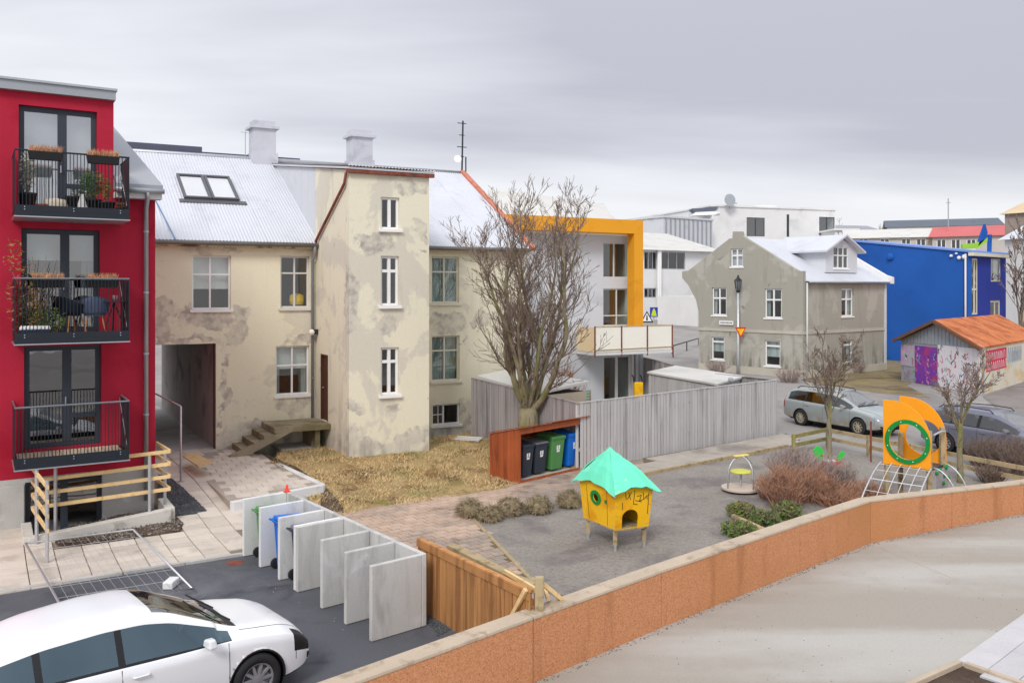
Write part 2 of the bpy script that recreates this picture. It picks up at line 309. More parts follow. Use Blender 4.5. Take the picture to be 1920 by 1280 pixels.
m_paver = mat('beige_paver', rgb(206, 196, 184), .9, .06, 2, [(rgb(178, 168, 156), 1.4, .52, .7, (1, 1, 1), .7)], rnd=.1, bump=(70, .3, .003))
m_joint = mat('joint_sand', rgb(132, 122, 110), .95, .1, 4)
m_brick = mat('brick_paver', rgb(188, 164, 146), .92, .08, 2, [(rgb(150, 138, 128), .5, .46, .62, (1, 1, 1), .9), (rgb(124, 108, 94), .9, .58, .72, (1, 1, 1), .8)], rnd=.1, bump=(70, .35, .004))
m_bjoint = mat('mossy_joint', rgb(112, 100, 84), .95, .15, 2)
m_walk = mat('pavement_concrete', rgb(172, 164, 154), .9, .08, 1, [(rgb(140, 132, 124), .7, .5, .7), (rgb(186, 178, 168), 1.6, .58, .75)], rnd=.05, bump=(70, .3, .004))
def m_ramp_():
    s = NT('driveway_concrete'); ang = math.atan2(.68, .73)
    v = s.coord('W'); vs = s.coord('W', (.09, .55, 1), -ang)
    t = s.rng(s.math('ADD', s.noise(vs, 1.25, 3, .5, .2), s.math('MULTIPLY', s.noise(v, 3, 5), .12)), .42, .68); c = s.mix(s.math('MULTIPLY', t, .85), rgb(178, 175, 169), rgb(156, 148, 137))
    c = s.mix(s.rng(s.noise(v, .8, 6, .6, .3), .54, .85, 0, .45), c, rgb(148, 140, 128)); c = s.val(c, s.rng(s.noise(v, 24, 4, .8), .25, .75, .9, 1.1, False))
    c = s.mix(s.rng(s.noise(v, 55, 3, .7), .6, .72, 0, .35), c, rgb(130, 124, 114))
    return s.bsdf(c, .8, 0, .3, s.noise(v, 90, 4, .7), .3, .004)
m_ramp = m_ramp_()
def m_pebble_():
    s = NT('pebble_dash'); v = s.coord('W'); vo = s.n('ShaderNodeTexVoronoi'); s.l(v, vo.inputs['Vector']); vo.inputs['Scale'].default_value = 60
    sep = s.n('ShaderNodeSeparateColor'); s.l(vo.outputs['Color'], sep.inputs[0])
    c = s.mix(s.rng(sep.outputs[0], .1, .9), rgb(190, 130, 92), rgb(206, 148, 108))
    c = s.mix(s.rng(sep.outputs[1], .86, .94, 0, .6), c, rgb(158, 100, 76))
    c = s.mix(s.rng(s.noise(s.coord('W', (.5, .5, .5)), .6, 5), .45, .7, 0, .85), c, rgb(184, 128, 80))
    c = s.mix(s.rng(s.noise(s.coord('W', (2, 2, .3)), 1.1, 5), .56, .75, 0, .45), c, rgb(150, 96, 62))
    return s.bsdf(c, .9, 0, .2, vo.outputs['Distance'], .45, .008)
m_pebble = m_pebble_()
m_bark = mat('bare_bark', rgb(146, 132, 118), .95, .2, 3, [(rgb(96, 84, 72), 8, .5, .65, (1, 1, .2)), (rgb(132, 126, 84), 2, .6, .75, (1, 1, 1), .6)], bump=(30, .7, .02))
m_bark2 = mat('mossy_bark', rgb(142, 132, 110), .95, .2, 3, [(rgb(88, 80, 66), 8, .5, .65, (1, 1, .2)), (rgb(124, 124, 72), 2, .45, .62, (1, 1, 1), .8)], bump=(26, .9, .03))
m_twig = mat('twig', rgb(128, 112, 102), .95, .2, 3, bump=None)
m_redtwig = mat('red_brown_twig', rgb(174, 134, 110), .95, .25, 2, [(rgb(140, 106, 92), 3, .45, .65)], bump=None)
m_greytwig = mat('grey_twig', rgb(160, 144, 138), .95, .25, 2, bump=None)
m_leafg = mat('juniper_needle', rgb(104, 122, 62), .85, .3, 3, [(rgb(140, 136, 72), 2, .5, .65), (rgb(70, 110, 62), 1.5, .55, .65)], bump=None)
m_leafdry = mat('dry_leaf', rgb(170, 128, 74), .9, .3, 5, [(rgb(120, 80, 50), 6, .5, .62), (rgb(140, 140, 70), 5, .55, .65)], bump=None)
m_heather = mat('dry_heather', rgb(206, 158, 120), .9, .25, 8, [(rgb(156, 112, 84), 14, .5, .62)], bump=None)
m_grassb = mat('dry_grass', rgb(216, 190, 142), .9, .16, 2.5, [(rgb(158, 128, 88), .9, .5, .66), (rgb(172, 164, 112), .7, .54, .68), (rgb(222, 190, 130), 2.2, .55, .7)], bump=None, fine=.2, fs=25)
m_tuft = mat('brown_tussock', rgb(156, 142, 114), .95, .25, 6, [(rgb(100, 88, 68), 9, .48, .62), (rgb(168, 156, 124), 12, .58, .7)], bump=None)
m_binblk = mat('charcoal_plastic', rgb(52, 60, 72), .5, .08, 3, co='O', bump=None); m_bingrn = mat('green_plastic', rgb(84, 142, 82), .5, .06, 3, co='O', bump=None); m_binblu = mat('blue_plastic', rgb(20, 108, 206), .5, .06, 3, co='O', bump=None)
m_lidgrey = mat('grey_lid_plastic', rgb(112, 114, 122), .5, .08, 3, co='O', bump=None)
m_yel = mat('yellow_panel', rgb(246, 192, 30), .5, .05, 2, [(rgb(232, 170, 24), 1.6, .5, .7), (rgb(214, 186, 110), 7, .62, .7, (1, 1, 1), .5), (rgb(232, 158, 16), 1.6, .5, .7)], co='O', bump=None)
m_oran = mat('orange_panel', rgb(250, 164, 34), .5, .05, 2, co='O', bump=None)
m_mint = mat('mint_panel', rgb(110, 226, 190), .5, .06, 2, [(rgb(150, 236, 204), 2, .5, .7), (rgb(196, 226, 130), 5, .66, .72, (1, 1, 1), .7)], co='O', bump=None)
m_green = mat('green_panel', rgb(20, 140, 64), .5, .06, 2, co='O', bump=None); m_lgreen = mat('bright_green_panel', rgb(60, 200, 80), .5, .06, 2, co='O', bump=None); m_redp = mat('red_panel', rgb(220, 44, 36), .5, .06, 2, co='O', bump=None)
m_tyre = mat('tyre_rubber', rgb(44, 44, 46), .8, .1, 6, co='O', bump=None); m_alloy = mat('alloy', rgb(176, 178, 182), .35, .05, 6, metal=.6, co='O', bump=None); m_trim = mat('black_trim', rgb(34, 35, 38), .5, .1, 4, co='O', bump=None)
m_ink = mat('black_ink', rgb(40, 34, 40), .8, .1, 6, bump=None)
def flat(name, c, rough=.7): return mat(name, c, rough, .05, 3, fine=.04, bump=None, co='O')
# ---------------------------------------------------------------- setting: ground sheets
def xy(p): return (p.x, p.y)
def inside(p, poly):
    x, y = p; r = False; j = len(poly)-1
    for i in range(len(poly)):
        xi, yi = poly[i]; xj, yj = poly[j]
        if (yi > y) != (yj > y) and x < (xj-xi)*(y-yi)/(yj-yi)+xi: r = not r
        j = i
    return r
def sheet(name, poly, zf, m, step=None, parent=None, kind='structure', jitter=0., thick=0.):
    b = bmesh.new(); f = b.faces.new([b.verts.new((x, y, 0)) for x, y in poly])
    if step:
        for ax in (0, 1):
            lo = min(p[ax] for p in poly); hi = max(p[ax] for p in poly); k = lo+step
            while k < hi:
                bmesh.ops.bisect_plane(b, geom=b.verts[:]+b.edges[:]+b.faces[:], plane_co=(k, 0, 0) if ax == 0 else (0, k, 0), plane_no=(1, 0, 0) if ax == 0 else (0, 1, 0)); k += step
    if thick:
        r = bmesh.ops.extrude_face_region(b, geom=b.faces[:]); dn = [v for v in r['geom'] if isinstance(v, bmesh.types.BMVert)]
        for v in dn: v.co.z = -1
    for v in b.verts:
        z = zf(v.co.x, v.co.y) if callable(zf) else zf
        v.co.z = z+(-thick if v.co.z < -.5 else (jitter*noise.noise((v.co.x*1.7, v.co.y*1.7, 0)) if jitter else 0))
    bmesh.ops.recalc_face_normals(b, faces=b.faces)
    me = bpy.data.meshes.new(name); b.to_mesh(me); b.free(); me.materials.append(m)
    if step: me.polygons.foreach_set('use_smooth', [not thick]*len(me.polygons))
    o = link(name, me, parent)
    if kind: o['kind'] = kind
    return o
def hill(x, y):
    t = max(0, y-66); return -.022+.028*min(t, 150)+.012*max(0, t-150)
b = MB(); NX, NY = 60, 70; xs = [-320+i*12 for i in range(NX)]; ys = [-30+i*1.0 if i < 0 else -30+i*8 for i in range(NY)]
b.add([V((x, y, hill(x, y))) for y in ys for x in xs], [(j*NX+i, j*NX+i+1, (j+1)*NX+i+1, (j+1)*NX+i) for j in range(NY-1) for i in range(NX-1)])
o = b.build('ground', m_road, None, True, org=V((0, 0, 0))); o['kind'] = 'structure'
UM = V((.891, .454, 0)); NM = V((.513, -.858, 0)); MF = Fr(gp(406, 843, .3), UM, NM)        # old house facade
RF = Fr((-10.58, 18.4), (.848, .53))                                                        # red house facade
# retaining wall: line of its outer foot
WP = [V((-4.6, 6.95, 0)), gp(1000, 1280), gp(1240, 1176), gp(1500, 1071), gp(1632, 1018), gp(1920, 963), V((26, 26.6, 0))]
def off(line, d):
    r = []
    for i, p in enumerate(line):
        t = ((line[min(i+1, len(line)-1)]-p).normalized()+(p-line[max(i-1, 0)]).normalized()).normalized(); r.append(p+V((-t.y, t.x, 0))*d)
    return r
WI = off(WP, .26)
K0, K1 = gp(-330, 1163), gp(455, 1040)                                                     # kerb between paving and yard
E0 = gp(848, 1179); E1 = gp(802, 1151); S0 = gp(888, 975); S1 = gp(1012, 1104)
sheet('asphalt_yard', [xy(K0), xy(K1), xy(gp(560, 985)), xy(E1), xy(E0)]+[xy(p) for p in WI[1::-1]]+[(-9, 3), (-16, 9)], -.006, m_asph)
sheet('driveway', [xy(p) for p in WP]+[(30, 10), (14, 2), (0, 2), (-5, 4)], .0, m_ramp)
# playground
S2, S3 = gp(1212, 891), gp(1476, 839); S25 = gp(1100, 918)
playpoly = [xy(S0), xy(S25), xy(S2), xy(S3), xy(gp(1552, 838)), xy(gp(1800, 892)), xy(gp(1920, 915)), (20, 24.2)]+[xy(p) for p in WI[:1:-1]]+[xy(S1)]
sheet('playground', playpoly, .012, m_sand, .5, jitter=.02)
# lawn
L = [gpz(*p) for p in ((505, 868), (560, 815), (655, 840), (810, 822), (884, 812), (985, 818), (1090, 850), (1098, 879), (972, 908), (946, 916), (640, 967), (585, 946), (560, 905))]
lawnpoly = [xy(p) for p in L]
def lz(x, y): return gz(x, y)+.012*noise.noise((x*.9, y*.9, 3))+.01
sheet('lawn', lawnpoly, lz, m_lawn, .45)
# sheets under the paving
BP = [gpz(*p) for p in ((640, 964), (946, 913), (972, 905), (1098, 878), (1210, 858), (1216, 889), (1100, 917), (888, 976), (1014, 1106), (990, 1108), (786, 1090), (640, 1000), (600, 985))]
brickpoly = [xy(p) for p in BP]
sheet('brick_path', brickpoly, lambda x, y: gz(x, y)-.006, m_bjoint, 1.2)
TP = [xy(K0), xy(K1), xy(gpz(470, 985)), xy(gpz(433, 948)), xy(gpz(350, 868)), xy(MF.P(-.2, -.2, 0)), xy(MF.P(-2.6, -.2, 0)), xy(RF.P(2.9, -3, 0)), xy(RF.P(2.75, .0, 0)), xy(RF.P(2.75, .9, 0)), xy(RF.P(.1, 1.1, 0)), xy(RF.P(.1, 0, 0)), xy(RF.P(-5, 0, 0))]
sheet('paved_ramp', TP, lambda x, y: gz(x, y)-.0, m_joint, .8)
PP = [xy(gp(433, 941, .32)), xy(gp(605, 908, .32)), xy(gp(520, 868, .32)), xy(gp(470, 838, .32)), xy(gp(407, 842, .32)), xy(gp(350, 868, .32))]
sheet('paved_terrace', PP, .31, mat('pale_joint', rgb(166, 156, 144), .95, .08, 3), None, thick=.3)
def lay(parent, poly, u, a, bb, gap, zf, m, th=.06, stag=.5, skip=(), lim=300, jit=.004, strict=False):
    u = V((u[0], u[1], 0)).normalized(); n = V((-u.y, u.x, 0)); org = V((poly[0][0], poly[0][1], 0))
    ss = [(V((p[0], p[1], 0))-org).dot(u) for p in poly]; ts = [(V((p[0], p[1], 0))-org).dot(n) for p in poly]
    q = []; j = 0; t = min(ts)+bb/2
    while t < max(ts):
        s = min(ss)+a/2-(stag*a if j % 2 else 0)
        while s < max(ss)+a:
            c = org+u*s+n*t
            if (all(inside(xy(c+u*i*a*.49+n*j_*bb*.49), poly) for i in (-1, 1) for j_ in (-1, 1)) if strict else inside(xy(c), poly)) and not any(inside(xy(c), k) for k in skip): q.append(c)
            s += a
        t += bb; j += 1
    q.sort(key=lambda c: c.length)
    b = MB(); e = .006; A, B = a/2-gap/2, bb/2-gap/2
    b.add([(-A, -B, -th), (A, -B, -th), (A, B, -th), (-A, B, -th), (-A, -B, -e), (A, -B, -e), (A, B, -e), (-A, B, -e), (-A+e, -B+e, 0), (A-e, -B+e, 0), (A-e, B-e, 0), (-A+e, B-e, 0)],
          [(0, 1, 5, 4), (1, 2, 6, 5), (2, 3, 7, 6), (3, 0, 4, 7), (4, 5, 9, 8), (5, 6, 10, 9), (6, 7, 11, 10), (7, 4, 8, 11), (8, 9, 10, 11), (3, 2, 1, 0)])
    me = mkmesh('paver', b.v, b.f, m); rest = MB(); ang = math.atan2(u.y, u.x)
    for i, c in enumerate(q):
        x, y = c.x, c.y; z = zf(x, y)+random.uniform(-jit, jit)
        gx = (zf(x+.1, y)-zf(x-.1, y))/.2; gy = (zf(x, y+.1)-zf(x, y-.1))/.2
        nn = V((-gx, -gy, 1)).normalized(); rot = V((0, 0, 1)).rotation_difference(nn).to_matrix() @ Matrix.Rotation(ang+random.uniform(-.008, .008), 3, 'Z')
        if i < lim:
            o = link('paver', me, parent, (x, y, z)); o.rotation_euler = rot.to_euler()
        else: rest.add([rot @ v+V((x, y, z)) for v in b.v], b.f)
    if rest.v:
        o = rest.build('paver_field', m, parent, fix=False); o['kind'] = 'stuff'
    return len(q)
ob = bpy.data.objects
UR = RF.u
soilA = [xy(gpz(*p)) for p in ((100, 1012), (130, 990), (250, 965), (310, 955), (344, 985), (335, 1000), (250, 1012), (180, 1022), (110, 1024))]
soilB = [xy(gpz(*p)) for p in ((297, 893), (320, 900), (350, 925), (388, 960), (330, 970), (296, 962))]
WELL = [xy(RF.P(.1, 0, 0)), xy(RF.P(.1, 1.05, 0)), xy(RF.P(2.75, .85, 0)), xy(RF.P(2.75, 0, 0))]
print('ramp pavers', lay(ob['paved_ramp'], TP, UR, .5, .36, .018, lambda x, y: gz(x, y)+.03, m_paver, stag=0., skip=(soilA, soilB, WELL)))
print('terrace pavers', lay(ob['paved_terrace'], PP, UM, .4, .4, .012, lambda x, y: .325, m_paver, stag=.5, strict=True))
print('brick pavers', lay(ob['brick_path'], brickpoly, (.8, .6), .3, .22, .022, lambda x, y: gz(x, y)+.02, m_brick, stag=.5))
# terrace edge stones
b = ob['paved_terrace']
edge = [gp(433, 941, .33), gp(605, 908, .33), gp(520, 868, .33)]
for p, q in zip(edge[:-1], edge[1:]):
    n = int((q-p).length/.9); d = (q-p)/n
    for i in range(n):
        mb = MB(); mb.bar(p+d*i+d*.01-V((0, 0, .14)), p+d*(i+1)-d*.01-V((0, 0, .14)), .16, .3); mb.build('edge_stone', m_concl, b, bevel=.015)
# kerb stones along the yard
kb = ob['paved_ramp']; n = int((K1-K0).length/.95); d = (K1-K0)/n
for i in range(n):
    mb = MB(); mb.bar(K0+d*i+d*.008+V((0, 0, -.03)), K0+d*(i+1)-d*.008+V((0, 0, -.03)), .1, .16); mb.build('kerb_stone', m_conc, kb, bevel=.01)
# soil heaps and chippings by the red house
sheet('bare_soil', soilA, lambda x, y: gz(x, y)+.05+.05*noise.noise((x*3, y*3, 1)), m_soil, .14, thick=.12)
sheet('chippings_bed', soilB, lambda x, y: gz(x, y)+.05+.04*noise.noise((x*4, y*4, 2)), m_grav, .14, thick=.12)
def pebbles(name, poly, zf, n, m, r0, r1):
    b = MB(); xs = [p[0] for p in poly]; ys = [p[1] for p in poly]; k = 0
    while k < n:
        p = (random.uniform(min(xs), max(xs)), random.uniform(min(ys), max(ys)))
        if not inside(p, poly): continue
        k += 1; r = random.uniform(r0, r1); c = V((p[0], p[1], zf(*p)+r*.2)); q = Matrix.Rotation(random.random()*6, 3, 'Z')
        vs = [V((1, 0, 0)), V((-.8, .2, 0)), V((0, .9, .1)), V((.1, -.8, 0)), V((.1, .1, .8)), V((0, 0, -.6))]
        b.add([c+q @ (v*r*random.uniform(.8, 1.2)) for v in vs], [(0, 2, 4), (2, 1, 4), (1, 3, 4), (3, 0, 4), (2, 0, 5), (1, 2, 5), (3, 1, 5), (0, 3, 5)])
    o = b.build(name, m, None, fix=False); o['kind'] = 'stuff'; return o
m_stone = mat('loose_stone', rgb(120, 112, 104), .95, .3, 9, [(rgb(176, 170, 164), 14, .55, .62)], bump=None)
tag(pebbles('soil_clods', soilA, lambda x, y: gz(x, y)+.06, 900, m_stone, .012, .04), 'stony clods in the bare soil below the timber guard rail', 'soil')
tag(pebbles('loose_chippings', soilB, lambda x, y: gz(x, y)+.06, 900, m_grav, .012, .035), 'dark stone chippings in the bed at the corner of the red building', 'gravel')
cornerp = [xy(gp(803, 1166)), xy(gp(806, 1150)), xy(gp(850, 1178)), xy(gp(820, 1192))]
tag(pebbles('yard_gravel', cornerp, lambda x, y: 0., 260, m_grav, .012, .03), 'grey gravel between the front concrete slab and the brown fence', 'gravel')
# pavement along the grey fence, laid as slabs
F0, F1 = gp(1205, 860), gp(1457, 815)
swp = [xy(S2), xy(S3), xy(gp(1500, 826)), xy(F1+V((.4, .2, 0))), xy(F0)]
sheet('pavement', swp, .03, m_bjoint, None, thick=.1)
print('slabs', lay(ob['pavement'], swp, (F1-F0).xy, .8, .5, .012, lambda x, y: .07, m_walk, stag=.5, lim=120))
# edging board of the playground along the brick path
mb = MB(); mb.bar(S0+V((0, 0, -.02)), S1+V((0, 0, -.02)), .08, .1); mb.build('edging_board', m_oldw, ob['playground'])
mb = MB(); mb.bar(S25+V((0, 0, .02)), S2+V((0, 0, .03)), .07, .14); mb.build('edging_board', m_oldw, ob['playground'])
mb = MB(); mb.bar(S2+V((0, 0, .02)), S3+V((0, 0, .03)), .09, .16); mb.build('edging_board', m_oldw, ob['playground'])
sg_ = [xy(gpz(*p)) for p in ((488, 848), (520, 862), (560, 880), (622, 925), (650, 962), (600, 958), (603, 928), (530, 878))]
sheet('soil_margin', sg_, lambda x, y: gz(x, y)+.035+.02*noise.noise((x*4, y*4, 2)), m_soil, .25)
# expansion joints and grit on the driveway
for p, q in (((1648, 1026), (1790, 1085)),):
    mb = MB(); mb.bar(gp(*p, .003), gp(*q, .003), .008, .006); mb.build('joint', m_coping, ob['driveway'])
gl = off(WP, -.12); gp_ = [xy(p) for p in WP[1:6]]+[xy(p) for p in gl[5:0:-1]]
tag(pebbles('wall_grit', gp_, lambda x, y: .0, 700, m_stone, .006, .018), 'dark grit gathered on the driveway along the foot of the wall', 'grit')
tag(pebbles('driveway_grit', [xy(p) for p in WP[1:6]]+[(11, 15), (6, 10), (2, 9.5)], lambda x, y: .0, 260, m_stone, .005, .013), 'scattered small stones on the open concrete driveway', 'grit')
tag(pebbles('yard_litter', [xy(K1), xy(gp(200, 1100)), xy(gp(300, 1200)), xy(gp(640, 1240)), xy(gp(690, 1190))], lambda x, y: -.004, 160, m_stone, .006, .016), 'scattered small stones on the asphalt yard', 'grit')
# verge by the blue house
vg = [xy(gp(*p)) for p in ((1500, 712), (1662, 672), (1700, 668), (1760, 690), (1700, 722), (1745, 745), (1640, 735), (1560, 722))]
sheet('verge', vg, lambda x, y: -.01+.005*noise.noise((x*.6, y*.6, 0)), m_verge, 1.)
yd = [xy(gp(*p)) for p in ((1842, 742), (1920, 716), (2100, 690), (2100, 780), (1900, 790))]
sheet('shed_yard', yd, -.004, mat('shed_yard_gravel', rgb(134, 128, 124), .95, .15, .8, [(rgb(110, 104, 100), 1, .5, .7)], bump=(30, .8, .02)))
# lower right paving and planter
lp = [gp(1822, 1242), gp(1935, 1160), V((16, 14, 0)), V((14, 5, 0)), gp(2100, 1400)]
sheet('front_paving', [xy(p) for p in lp], .03, m_joint, None, thick=.1)
lay(ob['front_paving'], [xy(p) for p in lp], (lp[1]-lp[0]).xy, .6, .4, .01, lambda x, y: .06, mat('pale_paver', rgb(192, 190, 192), .85, .05, 2, rnd=.05), stag=.5)
t = thing('tree_pit', gp(1730, 1262), 'timber edged planting pit beside the pale paving in the bottom right corner', 'planter')
c0, c1, c2 = gp(1800, 1250), gp(1690, 1300), gp(1930, 1296); 
mb = MB(); mb.bar(c0+V((0, 0, .04)), c1+V((0, 0, .04)), .08, .12); mb.build('edging', m_coping, t, bevel=.01)
mb = MB(); mb.bar(c0+V((.05, -.05, .04)), c2+V((0, 0, .04)), .08, .12); mb.build('edging', m_coping, t, bevel=.01)
mb = MB(); q = c1+c2-c0; mb.add([c0+V((0, 0, .03)), c1+V((0, 0, .03)), q+V((0, 0, .03)), c2+V((0, 0, .03))], [(0, 1, 2, 3)]); mb.build('soil', m_soil, t)
# dry grass of the lawn
def blades(name, poly, zf, n, m, h0, h1, w, lean, label, cat, wfun=None):
    vs = []; fs = []; xs = [p[0] for p in poly]; ys = [p[1] for p in poly]; k = 0
    while k < n:
        p = (random.uniform(min(xs), max(xs)), random.uniform(min(ys), max(ys)))
        if not inside(p, poly): continue
        d = noise.noise((p[0]*1.1, p[1]*1.1, 5))
        if random.random() > .75+d: k += .2; continue
        k += 1; z = zf(*p); h = random.uniform(h0, h1)*(1+d*.8); a = random.random()*6.28; l = random.uniform(.3, 1)*lean*h
        b = V((p[0], p[1], z-.01)); s = V((math.cos(a+1.57), math.sin(a+1.57), 0))*w*random.uniform(.6, 1.3); i = len(vs)
        vs += [b-s, b+s, b+V((math.cos(a)*l, math.sin(a)*l, max(.02, h*.6)))]; fs.append((i, i+1, i+2))
    me = mkmesh(name, vs, fs, m, fix=False); o = link(name, me); tag(o, label, cat, None, 'stuff'); return o
blades('grass', lawnpoly, lz, 30000, m_grassb, .05, .15, .009, 1.6, 'straw coloured matted dry grass on the lawn around the old house', 'grass')
# ---------------------------------------------------------------- building helpers
def prect(fr, x0, y0, x1, y1, t=0.):
    c = (x0+x1)/2; a0 = fr.s_at(x0, t); a1 = fr.s_at(x1, t); z1 = fr.sz(c, y0, t)[1]; z0 = fr.sz(c, y1, t)[1]
    return (a0, a1, z0, z1)
def wall(parent, name, fr, outer, holes, m, th=.28, t0=0.):
    b = MB(); b.slab(outer, [rect(*h) for h in holes], lambda a, z: fr.P(a, t0, z), fr.n*-th); return b.build(name, m, parent)
def window(parent, fr, h, cols=(.5,), rows=(.34,), t=-.09, fm=None, gm=None, fw=.055, sill=None, blind_or_reflection=0., bm=None, curtain=0, mull=.05, room=1.1, skip=(), name='window', lattice=None):
    """casement: frame with mullions, one pane per light, sill, blind and a dim room behind; rows measured from the top"""
    fm = fm or m_white; gm = gm or m_glass; a0, a1, z0, z1 = h; w = a1-a0; hh = z1-z0; b = MB(); T0, T1 = t-.06, t
    g = .004
    b.fb(fr, a0+g, a1-g, T0, T1, z1-fw, z1-g); b.fb(fr, a0+g, a1-g, T0, T1, z0+g, z0+fw); b.fb(fr, a0+g, a0+fw, T0+.002, T1-.002, z0+fw, z1-fw); b.fb(fr, a1-fw, a1-g, T0+.002, T1-.002, z0+fw, z1-fw)
    cs = [a0+fw]+[a0+w*c for c in cols]+[a1-fw]; rs = [z1-fw]+[z1-hh*r for r in rows]+[z0+fw]
    for c in cs[1:-1]: b.fb(fr, c-mull/2, c+mull/2, T0+.004, T1+.012, z0+fw, z1-fw)
    for r in rs[1:-1]: b.fb(fr, a0+fw, a1-fw, T0+.006, T1+.008, r-mull/2, r+mull/2)
    if lattice is not None:
        ca, cb = cs[lattice], cs[lattice+1]; b.fb(fr, (ca+cb)/2-.012, (ca+cb)/2+.012, T1-.02, T1+.004, z0+fw, z1-fw); b.fb(fr, ca, cb, T1-.02, T1+.002, (z0+z1)/2-.012, (z0+z1)/2+.012)
    o = b.build(name, fm, parent)
    for i in range(len(cs)-1):
        for j in range(len(rs)-1):
            p = MB(); tt = t-.035; p.add([fr.P(cs[i], tt, rs[j+1]), fr.P(cs[i+1], tt, rs[j+1]), fr.P(cs[i+1], tt, rs[j]), fr.P(cs[i], tt, rs[j])], [(0, 1, 2, 3)]); p.build('pane', gm, o)
    if sill:
        p = MB(); p.fb(fr, a0-.07, a1+.07, t-.05, sill, z0-.09, z0-.001); p.build('sill', fm if fm is not m_anth else m_anth, o, bevel=.008)
    if room:
        rmg = .25 if room >= 2 else .03
        p = MB(); q = [fr.P(a, tt, z) for tt in (t-.12, t-.12-room) for (a, z) in rect(a0-rmg, a1+rmg, z0-rmg, z1+min(.15, rmg))]
        p.add(q, [(4, 5, 6, 7), (0, 1, 5, 4), (1, 2, 6, 5), (2, 3, 7, 6), (3, 0, 4, 7)]); p.build('room', m_dark, o)
    if blind_or_reflection:
        p = MB(); p.fb(fr, a0+.02, a1-.02, t-.2, t-.18, z1-hh*blind_or_reflection, z1-.01); p.build('blind_or_reflection', bm or m_blind_refl, o)
    if curtain:
        for (ca, cb) in ((a0+.02, a0+w*curtain), (a1-w*curtain, a1-.02)):
            p = MB(); n = 14; vs = []; fs = []
            for i in range(n+1):
                a = ca+(cb-ca)*i/n; tt = t-.2+.03*math.sin(i*2.2); vs += [fr.P(a, tt, z0+.02), fr.P(a, tt, z1-.02)]
                if i: k = 2*i; fs.append((k-2, k, k+1, k-1))
            p.add(vs, fs); p.build('curtain', bm or m_curt, o, True)
    return o
def rayplane(px, py, P, n):
    d = V(((px-HX)/F, 1, -(py-HY)/F)); o = V((0, 0, CH)); return o+d*((P-o).dot(n)/d.dot(n))
def corrugated(parent, P0, u, up, length, m, sw=.8, pitch=.1, amp=.012, name='roof_sheet'):
    """corrugated sheets laid side by side from P0 along u, each running up the slope"""
    u = V(u).normalized(); n = u.cross(V(up)).normalized(); k = max(1, round(length/sw)); sw = length/k; cnt = max(3, round(sw/pitch)); vs = []; fs = []; q = 6
    for i in range(cnt*q+1):
        a = sw*i/(cnt*q); h = amp*math.cos(2*math.pi*i/q); p = u*a+n*h; vs += [p, p+V(up)]
        if i: j = 2*i; fs.append((j-2, j, j+1, j-1))
    me = mkmesh(name, vs, fs, m, True)
    for i in range(k): link(name, me, parent, V(P0)+u*(sw*i)+n*(.004 if i % 2 else 0))
def downpipe(parent, pts, r=.045, m=None, name='drainpipe', br=()):
    b = MB(); b.tube(pts, r, 10); o = b.build(name, m or m_zinc, parent, True)
    for p in br:
        q = MB(); q.lathe([(r+.012, 0), (r+.012, .04)], V(p), 10); q.build('bracket', m or m_zinc, o)
    return o
# ---------------------------------------------------------------- old cream house
T0, T1 = gp(655, 858, .3), None
house = thing('cream_house', MF.P(2, 0, .3), 'long cream rendered house with grey stains, white corrugated roof and projecting stair tower', 'house')
TS = 3.096; TW = 2.54; TD = 3.14; EZ = 6.82; RD = 5.26; RZ = 10.2; SL, SR = -7.5, 10.88
wl1 = prect(MF, 360, 479, 433, 580); wl2 = prect(MF, 526, 480, 580, 577); wl3 = prect(MF, 517, 648, 580, 740)
pas = (-2.75, -.02, .05, prect(MF, 300, 645, 405, 840)[3])
wr1 = prect(MF, 809.5, 481, 861, 568); wr2 = prect(MF, 809.5, 629, 862, 714); wr3 = prect(MF, 811, 757, 863, 796)
wall(house, 'wall', MF, [(SL, -.1), (pas[0], -.1), (pas[0], pas[3]), (pas[1], pas[3]), (pas[1], -.1), (TS+.2, -.1), (TS+.2, EZ), (SL, EZ)], [wl1, wl2, wl3], m_cream)
wall(house, 'wall', MF, rect(TS+TW-.1, SR, -.1, EZ), [wr1, wr2, wr3], m_cream)
GE = Fr(MF.P(SR, 0, 0), -NM, MF.u)                              # right gable end, facing away
b = MB(); b.prism([MF.P(SR, -.3, -.1), MF.P(SR, -.3, EZ), MF.P(SR, -RD, RZ-.05), MF.P(SR, -2*RD, EZ), MF.P(SR, -2*RD, -.1)], MF.u*-.25); b.build('gable_wall', m_cream, house)
for s0, s1, z0 in ((SL, pas[0]-.2, -.1), (pas[1]+.2, SR-.3, -.1), (pas[0]-.2, pas[1]+.2, pas[3]+.1)): b = MB(); b.fb(MF, s0, s1, -2*RD, -2*RD+.25, z0, EZ); b.build('rear_wall', m_cream, house)
# passage through the house
b = MB(); b.fb(MF, pas[1], pas[1]+.2, -2*RD, -.29, -.1, pas[3]+.1); b.build('passage_wall', m_reveal, house)
b = MB(); b.fb(MF, pas[0]-.2, pas[0], -2*RD, -.29, -.1, pas[3]+.1); b.build('passage_wall', m_reveal, house)
b = MB(); b.fb(MF, pas[0], pas[1], -2*RD, -.29, pas[3]+.004, pas[3]+.2); b.build('passage_ceiling', m_reveal, house)
b = MB(); b.fb(MF, pas[0], pas[1], -2*RD-1, .4, .2, .322); b.build('passage_floor', m_conc, house)
b = MB(); b.fb(MF, pas[1]-.025, pas[1]-.003, -.31, .008, .3, pas[3]-.003); b.build('door_jamb', mat('brown_jamb', rgb(120, 92, 84), .8, .1, 3), house)
